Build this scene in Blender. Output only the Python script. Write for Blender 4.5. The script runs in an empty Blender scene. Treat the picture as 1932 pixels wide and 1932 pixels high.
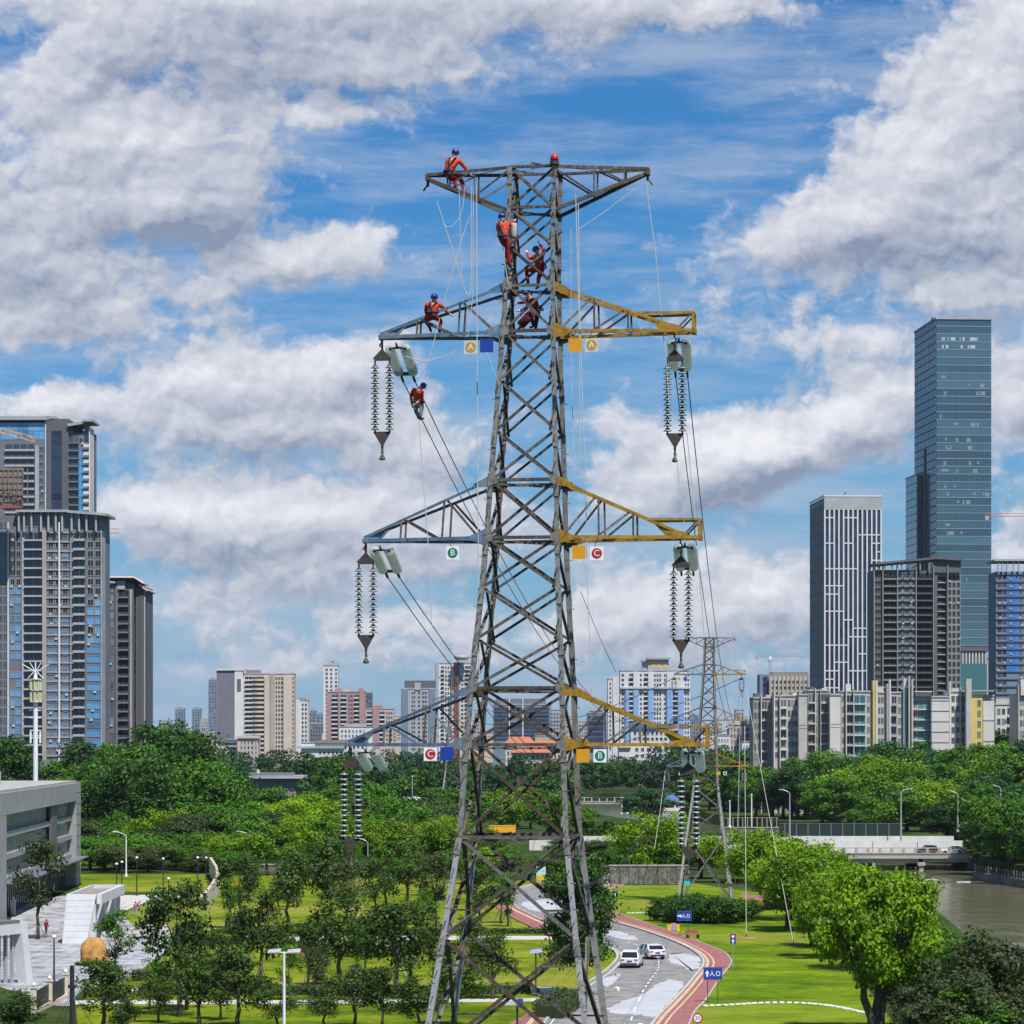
import bpy, math, random
import numpy as np
from mathutils import Vector as V, Matrix as MX
S = bpy.context.scene
COL = S.collection
R = random.Random(7)
# camera geometry, all in metres; image units below are a 1932 px wide grid of the photograph
F, HZ, HC, CX = 5800., 1400., 21., 966.
def P(x, y, d): return V(((x-CX)/F*d, d, HC+(HZ-y)/F*d))
def G(x, y, z=0.):
    d = F*(HC-z)/(y-HZ); return V(((x-CX)/F*d, d, z))
# ---------------------------------------------------------------- camera
cam = bpy.data.cameras.new('camera'); co = bpy.data.objects.new('camera', cam); COL.objects.link(co)
co.location = (0, 0, HC); co.rotation_euler = (math.pi/2, 0, 0)
cam.sensor_width = 36; cam.lens = F/1932*36; cam.shift_y = (HZ-966)/1932
cam.clip_start = 1; cam.clip_end = 30000
S.camera = co
# ---------------------------------------------------------------- render settings
S.view_settings.view_transform = 'Standard'; S.view_settings.look = 'None'
S.view_settings.exposure = 0.22; S.view_settings.gamma = 1; S.view_settings.use_curve_mapping = False
S.cycles.max_bounces = 6; S.cycles.diffuse_bounces = 2; S.cycles.glossy_bounces = 3; S.cycles.transmission_bounces = 3
S.cycles.transparent_max_bounces = 6; S.cycles.caustics_reflective = False; S.cycles.caustics_refractive = False
S.cycles.use_denoising = True; S.cycles.denoiser = 'OPENIMAGEDENOISE'; S.cycles.denoising_input_passes = 'RGB_ALBEDO_NORMAL'; S.cycles.denoising_prefilter = 'ACCURATE'; S.cycles.volume_bounces = 0
S.cycles.sample_clamp_indirect = 4
# ---------------------------------------------------------------- sun
SUN_DIR = V((.24, -.46, .855)).normalized()
sl = bpy.data.lights.new('sun', 'SUN'); sl.energy = 5.0; sl.angle = math.radians(.53); sl.color = (1, .955, .88)
so = bpy.data.objects.new('sun', sl); COL.objects.link(so); so.location = (60, -60, 200)
so.rotation_euler = SUN_DIR.to_track_quat('Z', 'Y').to_euler()
# ---------------------------------------------------------------- world: sky texture with clouds
W = bpy.data.worlds.new('World'); S.world = W; W.use_nodes = True
NT = W.node_tree; NT.nodes.clear()
class N:
    """socket wrapper: builds math nodes in the tree NT"""
    def __init__(s, k): s.k = k
    def op(s, o, b=None, c=None):
        n = NT.nodes.new('ShaderNodeMath'); n.operation = o
        for i, q in enumerate((s, b, c)):
            if q is None: continue
            if isinstance(q, N): NT.links.new(q.k, n.inputs[i])
            else: n.inputs[i].default_value = q
        return N(n.outputs[0])
    def __add__(s, b): return s.op('ADD', b)
    def __sub__(s, b): return s.op('SUBTRACT', b)
    def __mul__(s, b): return s.op('MULTIPLY', b)
    def __neg__(s): return s.op('MULTIPLY', -1.)
    def clamp(s, a, b, x=0., y=1., smooth=True):
        n = NT.nodes.new('ShaderNodeMapRange'); n.interpolation_type = 'SMOOTHSTEP' if smooth else 'LINEAR'; n.clamp = True
        NT.links.new(s.k, n.inputs['Value'])
        for k, q in zip(('From Min', 'From Max', 'To Min', 'To Max'), (a, b, x, y)): n.inputs[k].default_value = q
        return N(n.outputs[0])
def xyz(x, y, z=0.):
    n = NT.nodes.new('ShaderNodeCombineXYZ')
    for i, q in enumerate((x, y, z)):
        if isinstance(q, N): NT.links.new(q.k, n.inputs[i])
        else: n.inputs[i].default_value = q
    return N(n.outputs[0])
def vma(v, a, b):
    n = NT.nodes.new('ShaderNodeVectorMath'); n.operation = 'MULTIPLY_ADD'
    NT.links.new(v.k, n.inputs[0])
    for i, q in ((1, a), (2, b)):
        if isinstance(q, N): NT.links.new(q.k, n.inputs[i])
        else: n.inputs[i].default_value = q
    return N(n.outputs[0])
def fbm(v, scale, detail=6, rough=.55, color=False, lac=2.1):
    n = NT.nodes.new('ShaderNodeTexNoise'); n.noise_dimensions = '3D'
    NT.links.new(v.k, n.inputs['Vector']); n.inputs['Scale'].default_value = scale; n.inputs['Detail'].default_value = detail
    n.inputs['Roughness'].default_value = rough; n.inputs['Lacunarity'].default_value = lac
    return N(n.outputs['Color' if color else 'Fac'])
def mixc(f, a, b, mode='MIX'):
    n = NT.nodes.new('ShaderNodeMixRGB'); n.blend_type = mode
    for i, q in enumerate((f, a, b)):
        if isinstance(q, N): NT.links.new(q.k, n.inputs[i])
        else: n.inputs[i].default_value = q if i == 0 else (*q, 1)
    return N(n.outputs[0])
tc = NT.nodes.new('ShaderNodeTexCoord')
sp = NT.nodes.new('ShaderNodeSeparateXYZ'); NT.links.new(tc.outputs['Generated'], sp.inputs[0])
dx, dy, dz = (N(sp.outputs[i]) for i in range(3))
# azimuth and elevation of the view direction, 1 unit = 100 grid pixels (0.988 degrees)
az = dx.op('ARCTAN2', dy) * 58.; el = dz.op('ARCSINE') * 58.
p0 = xyz(az, el)
# cloud masses: (grid x, grid y, half width, half height, weight)
CL = [(430, 20, 620, 125, 1.3), (1130, 15, 430, 80, 1.1), (690, 150, 330, 65, .8), (210, 110, 160, 60, .7), (1330, 40, 170, 50, .6),
 (250, 290, 330, 125, 1.5), (640, 235, 200, 30, .8), (120, 190, 110, 60, .8), (330, 400, 200, 55, .7),
 (60, 490, 190, 130, 1.4), (170, 560, 150, 80, .8), (330, 400, 130, 70, 1.), (560, 490, 210, 60, 1.1), (420, 555, 130, 60, .7), (690, 450, 110, 30, .5),
 (60, 640, 200, 60, .5), (300, 620, 160, 50, .4),
 (90, 770, 160, 50, 1.1), (390, 720, 190, 75, 1.3), (640, 700, 190, 75, 1.2), (470, 810, 330, 70, 1.1), (800, 840, 160, 80, 1.),
 (330, 960, 260, 70, 1.1), (620, 960, 290, 80, 1.1), (830, 1000, 200, 80, .9), (560, 1070, 300, 70, .9), (420, 1010, 200, 60, .9), (330, 1160, 170, 60, .6), (700, 1180, 260, 70, .6),
 (1860, 200, 190, 150, 1.5), (1740, 330, 200, 120, 1.5), (1600, 430, 190, 80, 1.), (1850, 440, 230, 110, 1.2), (1460, 470, 170, 60, .7), (1920, 80, 100, 100, 1.), (1780, 560, 330, 60, .6),
 (1330, 560, 260, 60, .35), (1470, 650, 260, 50, .35),
 (1310, 890, 180, 85, 1.5), (1420, 850, 130, 70, 1.2), (1610, 790, 150, 75, 1.3), (1500, 850, 200, 50, .8), (1700, 740, 130, 60, .8), (1900, 760, 130, 150, 1.1),
 (1180, 800, 130, 60, .7), (1150, 940, 160, 60, .5), (1430, 1110, 150, 60, 1.5), (1350, 1170, 240, 60, .9), (1190, 1130, 150, 90, .9), (1900, 1050, 120, 70, .8),
 (1000, 1200, 400, 80, .5), (500, 1260, 420, 50, .45), (1330, 1250, 300, 45, .45), (1650, 650, 260, 70, .45), (1150, 620, 240, 40, .35), (1340, 1040, 80, 40, .5)]
GR = [(480, 170, 420, 80, .8), (60, 500, 210, 130, .75), (430, 450, 210, 130, .75), (560, 850, 330, 60, .35), (1640, 490, 300, 80, .5), (1500, 900, 260, 50, .3), (900, 30, 300, 60, .25), (430, 1030, 360, 40, .3), (1880, 620, 200, 60, .35)]
def blobs(p, L, k=1.75):
    """sum of soft round masses; every step is fed by the one before it, so the shader needs little memory"""
    acc = None; q = p; sx = sy = 1.; ox = oy = 0.
    for x, y, rx, ry, w in L:
        ix, iy = 100./rx/k, 100./ry/k; bx, by = -(x-CX)/100*ix, -(HZ-y)/100*iy
        mx, my = ix/sx, iy/sy
        add = xyz(bx-ox*mx, by-oy*my, acc if acc is not None else 0.)
        # z carries the running sum past the gradient (its own scale is zero)
        q = vma(q, (mx, my, 0), add); sx, sy, ox, oy = ix, iy, bx, by
        flat = vma(q, (1, 1, 0), (0, 0, 0))
        n = NT.nodes.new('ShaderNodeTexGradient'); n.gradient_type = 'QUADRATIC_SPHERE'
        NT.links.new(flat.k, n.inputs[0]); e = N(n.outputs['Fac'])
        acc = e * w if acc is None else e.op('MULTIPLY_ADD', w, acc)
    return acc
pw = vma(fbm(p0, .9, 4, .6, True), (.95, .62, 0), p0)      # domain warp
pw = vma(pw, (1, 1, 0), (-.475, -.31, 0))
nz = fbm(vma(pw, (1, 1.2, 1), (3.1, 1.7, 0)), .75, 7, .60)
nu = fbm(vma(pw, (1, 1.2, 1), (3.1-.10, 1.7+.24, 0)), .75, 5, .60)
def puffs(v, scale, det=2.):
    n = NT.nodes.new('ShaderNodeTexVoronoi'); n.feature = 'SMOOTH_F1'; n.voronoi_dimensions = '2D'; NT.links.new(v.k, n.inputs['Vector'])
    n.inputs['Scale'].default_value = scale; n.inputs['Detail'].default_value = det; n.inputs['Roughness'].default_value = .55; n.inputs['Lacunarity'].default_value = 2.2; n.inputs['Smoothness'].default_value = .35
    return N(n.outputs['Distance'])
pv = vma(pw, (1, 1.25, 1), (.4, .2, 0)); v0 = puffs(pv, 1.15, 2.); v1 = puffs(vma(pv, (1, 1, 1), (-.07, .17, 0)), 1.15, 1.)
B0 = blobs(pw, CL); B1 = blobs(vma(pw, (1, 1, 1), (-.22, .52, 0)), CL)
D0 = B0 + (nz - .5) * 1.50 + (v0 * -1. + .64) * .26
veil = fbm(vma(p0, (.22, 1.1, 1), (5, 2, 0)), .9, 5, .62).clamp(.38, .72, .0, .62)
mask = D0.clamp(.14, .58).op('POWER', .80)
top = (B0 - B1) * .52 + (nz - nu) * 1.05 + (v1 - v0) * .36
shade = (top - blobs(pw, GR) * .50).clamp(-.62, .56, 0., 1., False)
sky = NT.nodes.new('ShaderNodeTexSky'); sky.sky_type = 'NISHITA'; sky.sun_disc = False
sky.sun_elevation = math.asin(SUN_DIR.z); sky.sun_rotation = math.atan2(SUN_DIR.x, SUN_DIR.y)
sky.altitude = 50; sky.air_density = 1.0; sky.dust_density = .6; sky.ozone_density = 2.
SKY = .10
def rs(c): return tuple(q/SKY for q in c)
blue = mixc(1., N(sky.outputs[0]), (.165, .53, .87), 'MULTIPLY')
hz = el.clamp(-.2, 10.5, 1., 0., False)
blue = mixc(hz.op('POWER', 1.6) * .80, blue, rs((.27, .40, .565)))
cloudc = mixc(shade, rs((.215, .262, .37)), rs((.79, .79, .825)))
skyc = mixc(veil, blue, rs((.41, .475, .59)))
skyc = mixc(mask * .96, skyc, cloudc)
bg = NT.nodes.new('ShaderNodeBackground'); bg.inputs['Strength'].default_value = SKY
NT.links.new(skyc.k, bg.inputs['Color'])
ow = NT.nodes.new('ShaderNodeOutputWorld'); NT.links.new(bg.outputs[0], ow.inputs[0])
W.cycles.sampling_method = 'NONE'
# ================================================================ helpers
class MB:
    """collects faces; mesh() turns them into one mesh datablock"""
    def __init__(s): s.v = []; s.f = []; s.mi = []
    def add(s, vs, fs, m=0):
        o = len(s.v); s.v += [tuple(v) for v in vs]; s.f += [tuple(i+o for i in f) for f in fs]; s.mi += [m]*len(fs); return s
    def box(s, x0, x1, y0, y1, z0, z1, m=0):
        return s.add([(x0,y0,z0),(x1,y0,z0),(x1,y1,z0),(x0,y1,z0),(x0,y0,z1),(x1,y0,z1),(x1,y1,z1),(x0,y1,z1)],
                     [(3,2,1,0),(4,5,6,7),(0,1,5,4),(1,2,6,5),(2,3,7,6),(3,0,4,7)], m)
    def frame(s, a, b, up=None):
        d = (b-a).normalized(); u = V(up) if up else (V((0,0,1)) if abs(d.z) < .9 else V((1,0,0)))
        x = d.cross(u).normalized(); return d, x, x.cross(d).normalized()
    def beam(s, a, b, w, h=None, up=None, m=0):
        a, b = V(a), V(b); h = h or w; d, x, z = s.frame(a, b, up); x *= w/2; z *= h/2
        return s.add([a-x-z, a+x-z, a+x+z, a-x+z, b-x-z, b+x-z, b+x+z, b-x+z],
                     [(0,1,2,3),(7,6,5,4),(4,5,1,0),(5,6,2,1),(6,7,3,2),(7,4,0,3)], m)
    def angle(s, a, b, w, n, m=0, flip=1):
        """an L-section steel bar, its outer flange facing n"""
        a, b, n = V(a), V(b), V(n); d = (b-a).normalized(); n = (n-d*n.dot(d)).normalized(); x = d.cross(n)*flip; t = w*.13
        pr = [(-w/2, 0), (w/2, 0), (w/2, -w), (w/2-t, -w), (w/2-t, -t), (-w/2, -t)]
        vs = [p + x*i + n*j for p in (a, b) for i, j in pr]
        fs = [(i, (i+1) % 6, (i+1) % 6+6, i+6) for i in range(6)] + [(5,4,1,0),(4,3,2,1),(6,7,10,11),(7,8,9,10)]
        return s.add(vs, fs, m)
    def tube(s, pts, r, n=6, m=0, cap=True):
        pts = [V(p) for p in pts]; k = len(pts); rr = r if isinstance(r, (list, tuple)) else [r]*k
        vs = []; x = None
        for i, p in enumerate(pts):
            d = (pts[min(i+1, k-1)]-pts[max(i-1, 0)]).normalized()
            if x is None:
                u = V((0,0,1)) if abs(d.z) < .9 else V((1,0,0)); x = d.cross(u).normalized()
            else: x = (x-d*x.dot(d)).normalized()
            y = d.cross(x)
            vs += [p+(x*math.cos(2*math.pi*j/n)+y*math.sin(2*math.pi*j/n))*rr[i] for j in range(n)]
        fs = [(i*n+j, i*n+(j+1) % n, (i+1)*n+(j+1) % n, (i+1)*n+j) for i in range(k-1) for j in range(n)]
        if cap: fs += [tuple(range(n-1, -1, -1)), tuple(range((k-1)*n, k*n))]
        return s.add(vs, fs, m)
    def lathe(s, prof, n=10, o=(0,0,0), m=0):
        """profile of (radius, z) turned round the z axis through o"""
        o = V(o); k = len(prof)
        vs = [o+V((r*math.cos(2*math.pi*j/n), r*math.sin(2*math.pi*j/n), z)) for r, z in prof for j in range(n)]
        fs = [(i*n+j, i*n+(j+1) % n, (i+1)*n+(j+1) % n, (i+1)*n+j) for i in range(k-1) for j in range(n)]
        fs += [tuple(range(n-1, -1, -1)), tuple(range((k-1)*n, k*n))]
        return s.add(vs, fs, m)
    def prism(s, pts, z0, z1, m=0):
        n = len(pts)
        return s.add([(x, y, z0) for x, y in pts]+[(x, y, z1) for x, y in pts],
                     [tuple(range(n-1, -1, -1)), tuple(range(n, 2*n))]+[(i, (i+1) % n, (i+1) % n+n, i+n) for i in range(n)], m)
    def slab(s, pts, th, m=0):
        """a flat polygon in space given its outline, thickened along its normal"""
        pts = [V(p) for p in pts]; nn = (pts[1]-pts[0]).cross(pts[2]-pts[0]).normalized()*th; n = len(pts)
        return s.add(pts+[p-nn for p in pts], [tuple(range(n)), tuple(range(2*n-1, n-1, -1))]+[(i, i+n, (i+1) % n+n, (i+1) % n) for i in range(n)], m)
    def mesh(s, name, mats, smooth=False):
        me = bpy.data.meshes.new(name); me.from_pydata(s.v, [], s.f)
        for q in (mats if isinstance(mats, (list, tuple)) else [mats]): me.materials.append(q)
        me.polygons.foreach_set('material_index', s.mi)
        if smooth: me.polygons.foreach_set('use_smooth', [True]*len(me.polygons))
        me.update(); return me
def ob(name, data, parent=None, loc=None, rz=0., sc=None):
    o = bpy.data.objects.new(name, data); COL.objects.link(o)
    if parent is not None: o.parent = parent
    if loc is not None: o.location = loc
    if rz: o.rotation_euler = (0, 0, rz)
    if sc is not None: o.scale = (sc,)*3 if isinstance(sc, (int, float)) else sc
    return o
def tag(o, label, cat, group=None):
    o['label'] = label; o['category'] = cat
    if group: o['group'] = group
    return o
def thing(name, label, cat, loc=(0,0,0), rz=0., group=None):
    return tag(ob(name, None, None, loc, rz), label, cat, group)
def setting(name, me, kind='structure', parent=None, loc=None):
    o = ob(name, me, parent, loc); o['kind'] = kind; return o
def bez(a, b, sag, n=16):
    a, b = V(a), V(b); return [a.lerp(b, i/n)-V((0,0,4*sag*(i/n)*(1-i/n))) for i in range(n+1)]
# ---------------------------------------------------------------- materials
MATS = {}
def mat(name, col, rough=.7, metal=0., var=.12, scale=.6, col2=None, f2=.5, bump=0., rnd=0., spec=.5, coat=0., stretch=(1,1,1)):
    """principled surface with noise grime (var), a second colour in patches (col2) and a per-object tint (rnd)"""
    if name in MATS: return MATS[name]
    m = bpy.data.materials.new(name); MATS[name] = m; m.use_nodes = True; nt = m.node_tree
    b = nt.nodes['Principled BSDF']; b.inputs['Roughness'].default_value = rough; b.inputs['Metallic'].default_value = metal
    b.inputs['Specular IOR Level'].default_value = spec; b.inputs['Coat Weight'].default_value = coat
    t = nt.nodes.new('ShaderNodeTexCoord'); mp = nt.nodes.new('ShaderNodeMapping'); mp.inputs['Scale'].default_value = stretch
    nt.links.new(t.outputs['Object'], mp.inputs[0])
    nz = nt.nodes.new('ShaderNodeTexNoise'); nz.inputs['Scale'].default_value = scale; nz.inputs['Detail'].default_value = 5; nz.inputs['Roughness'].default_value = .62
    nt.links.new(mp.outputs[0], nz.inputs['Vector'])
    mr = nt.nodes.new('ShaderNodeMapRange'); mr.inputs['From Min'].default_value = .3; mr.inputs['From Max'].default_value = .7
    mr.inputs['To Min'].default_value = 1-var; mr.inputs['To Max'].default_value = 1+var; nt.links.new(nz.outputs['Fac'], mr.inputs['Value'])
    c0 = nt.nodes.new('ShaderNodeMixRGB'); c0.inputs[1].default_value = (*col, 1); c0.inputs[2].default_value = (*(col2 or col), 1); c0.inputs[0].default_value = 0
    if col2:
        m2 = nt.nodes.new('ShaderNodeMapRange'); m2.inputs['From Min'].default_value = f2-.08; m2.inputs['From Max'].default_value = f2+.08
        n2 = nt.nodes.new('ShaderNodeTexNoise'); n2.inputs['Scale'].default_value = scale*2.3; n2.inputs['Detail'].default_value = 6; n2.inputs['Roughness'].default_value = .6
        oi = nt.nodes.new('ShaderNodeObjectInfo'); ad = nt.nodes.new('ShaderNodeVectorMath'); ad.operation = 'ADD'
        nt.links.new(mp.outputs[0], ad.inputs[0]); nt.links.new(oi.outputs['Location'], ad.inputs[1]); nt.links.new(ad.outputs[0], n2.inputs['Vector'])
        if rnd:
            aa = nt.nodes.new('ShaderNodeMath'); aa.operation = 'MULTIPLY_ADD'; nt.links.new(oi.outputs['Random'], aa.inputs[0]); aa.inputs[1].default_value = rnd; 
            nt.links.new(n2.outputs['Fac'], aa.inputs[2]); nt.links.new(aa.outputs[0], m2.inputs['Value'])
        else: nt.links.new(n2.outputs['Fac'], m2.inputs['Value'])
        nt.links.new(m2.outputs[0], c0.inputs[0])
    mu = nt.nodes.new('ShaderNodeVectorMath'); mu.operation = 'SCALE'; nt.links.new(c0.outputs[0], mu.inputs[0]); nt.links.new(mr.outputs[0], mu.inputs['Scale'])
    nt.links.new(mu.outputs[0], b.inputs['Base Color'])
    if bump:
        bp = nt.nodes.new('ShaderNodeBump'); bp.inputs['Strength'].default_value = bump; nt.links.new(nz.outputs['Fac'], bp.inputs['Height']); nt.links.new(bp.outputs[0], b.inputs['Normal'])
    return m
def glassmat(name, dark, light, rough=.12, bias=.5, spec=.6, metal=0.):
    """window glass: each window object draws its own tint between dark and light"""
    m = bpy.data.materials.new(name); MATS[name] = m; m.use_nodes = True; nt = m.node_tree; b = nt.nodes['Principled BSDF']
    oi = nt.nodes.new('ShaderNodeObjectInfo'); mr = nt.nodes.new('ShaderNodeMath'); mr.operation = 'POWER'; mr.inputs[1].default_value = bias
    t = nt.nodes.new('ShaderNodeTexCoord'); nz = nt.nodes.new('ShaderNodeTexNoise'); nz.inputs['Scale'].default_value = .9; nz.inputs['Detail'].default_value = 2
    nt.links.new(t.outputs['Object'], nz.inputs['Vector'])
    ad = nt.nodes.new('ShaderNodeMath'); ad.operation = 'MULTIPLY_ADD'; nt.links.new(nz.outputs['Fac'], ad.inputs[0]); ad.inputs[1].default_value = .5
    sb = nt.nodes.new('ShaderNodeMath'); sb.operation = 'SUBTRACT'; sb.use_clamp = True; sb.inputs[1].default_value = .25
    nt.links.new(oi.outputs['Random'], mr.inputs[0]); nt.links.new(mr.outputs[0], ad.inputs[2]); nt.links.new(ad.outputs[0], sb.inputs[0])
    mx = nt.nodes.new('ShaderNodeMixRGB'); mx.inputs[1].default_value = (*dark, 1); mx.inputs[2].default_value = (*light, 1)
    nt.links.new(sb.outputs[0], mx.inputs[0]); nt.links.new(mx.outputs[0], b.inputs['Base Color'])
    b.inputs['Roughness'].default_value = rough; b.inputs['Specular IOR Level'].default_value = spec; b.inputs['Metallic'].default_value = metal
    return m
def leafmat(name, a, b_, tw=.22, warm=None):
    """foliage: leaf and tree vary between two greens; a little light passes through"""
    m = bpy.data.materials.new(name); MATS[name] = m; m.use_nodes = True; nt = m.node_tree; nt.nodes.remove(nt.nodes['Principled BSDF'])
    at = nt.nodes.new('ShaderNodeAttribute'); at.attribute_name = 'rnd'; oi = nt.nodes.new('ShaderNodeObjectInfo')
    ad = nt.nodes.new('ShaderNodeMath'); ad.operation = 'MULTIPLY_ADD'; ad.inputs[1].default_value = .42
    sc = nt.nodes.new('ShaderNodeMath'); sc.operation = 'MULTIPLY'; sc.inputs[1].default_value = .62
    nt.links.new(at.outputs['Fac'], sc.inputs[0]); nt.links.new(oi.outputs['Random'], ad.inputs[0]); nt.links.new(sc.outputs[0], ad.inputs[2])
    mx = nt.nodes.new('ShaderNodeMixRGB'); mx.inputs[1].default_value = (*a, 1); mx.inputs[2].default_value = (*b_, 1); nt.links.new(ad.outputs[0], mx.inputs[0])
    d = nt.nodes.new('ShaderNodeBsdfPrincipled'); d.inputs['Roughness'].default_value = .55; d.inputs['Specular IOR Level'].default_value = .25
    tr = nt.nodes.new('ShaderNodeBsdfTranslucent'); ms = nt.nodes.new('ShaderNodeMixShader'); ms.inputs[0].default_value = tw
    nt.links.new(mx.outputs[0], d.inputs['Base Color'])
    br = nt.nodes.new('ShaderNodeMixRGB'); br.blend_type = 'MULTIPLY'; br.inputs[0].default_value = 1; br.inputs[2].default_value = (1.15, 1.1, .5, 1)
    nt.links.new(mx.outputs[0], br.inputs[1]); nt.links.new(br.outputs[0], tr.inputs['Color'])
    nt.links.new(d.outputs[0], ms.inputs[1]); nt.links.new(tr.outputs[0], ms.inputs[2])
    nt.links.new(ms.outputs[0], nt.nodes['Material Output'].inputs[0]); return m
STEEL = mat('galvanised_steel', (.150,.138,.122), .6, .15, .25, 3.0, (.075,.048,.034), .62, rnd=.26)
STEELL = mat('leg_steel', (.225,.217,.205), .55, .15, .25, 2.6, (.10,.075,.058), .57)
STEELD = mat('dark_fittings', (.065,.055,.048), .6, .3, .3, 6., (.115,.06,.04), .58)
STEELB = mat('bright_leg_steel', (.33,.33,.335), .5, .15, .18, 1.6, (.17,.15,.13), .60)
YEL = mat('yellow_paint', (.34,.19,.010), .55, 0, .34, 3.2, (.13,.075,.025), .64, rnd=.08)
BLU = mat('worn_blue_paint', (.07,.16,.29), .5, 0, .3, 2.2, (.17,.20,.23), .54, rnd=.10)
CONC = mat('concrete', (.36,.35,.33), .85, 0, .18, .5)
WHITE = mat('white_paint', (.74,.75,.76), .55, 0, .06, .8)
DARKM = mat('dark_metal', (.035,.038,.042), .5, .3, .2, 2.)
WOODT = mat('tree_bark', (.085,.065,.048), .9, 0, .35, 3.)
# landmarks that place the many trees and houses in their labels
LAND = [(-60,'the white telecom mast'),(112,'the broad construction block'),(192,'the lower left apartment block'),(290,'the far blue towers'),(400,'the purple-grey end wall'),(480,'the cream high-rise'),(556,'the white apartment block'),(610,'the pink high-rise'),(690,'the pale pink apartments'),(757,'the pale blue office'),(822,'the white and red tower'),
        (890,'the left pylon legs'),(985,'the right pylon legs'),(1090,'the slim white tower'),(1180,'the blue striped high-rise'),(1310,'the second pylon'),(1420,'the beige block'),(1530,'the gridded office tower'),(1660,'the dark unfinished tower'),(1765,'the glass skyscraper'),(1855,'the netted tower')]
def land(x): return [n for a, n in LAND if x >= a][-1] if x >= -60 else LAND[0][1]
# ================================================================ lattice pylons
YAW = -math.radians(8.7)
LV = [(HC+(1400-y)/58., w/58./2/.985) for y, w in ((322,83),(398,83),(469,84.5),(540,87),(630,95),(722,103),(817,112),(910,122),(1018,131),(1111,142),
      (1207,156),(1299,169),(1405,180),(1577,197),(1763,245),(1990,306))]+[(0., 4.05)]
ZS = [l[0] for l in LV]
def lerp_tab(z, tab):
    for (z1, h1), (z0, h0) in zip(tab, tab[1:]):
        if z >= z0: return h0+(h1-h0)*(z-z0)/(z1-z0)
    return tab[-1][1]
def half(z): return lerp_tab(min(z, LV[0][0]), LV)
def lean(z): return lerp_tab(min(z, 39.6), [(39.6,.453),(20.9,0.),(11.,-.13),(0.,-.16)])
CORN = ((-1,-1),(1,-1),(1,1),(-1,1))
class Pyl:
    def __init__(s, name, label, loc, rz, drop, far, group=None):
        s.t = thing(name, label, 'pylon', loc, rz, group); s.drop = drop; s.far = far
    def c(s, z, i): h = half(z); return V((lean(z)+CORN[i][0]*h, CORN[i][1]*h, z-s.drop))
    def part(s, name, b, m, parent=None): return ob(name, b.mesh(name, m), parent or s.t)
KF = 1.
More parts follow.
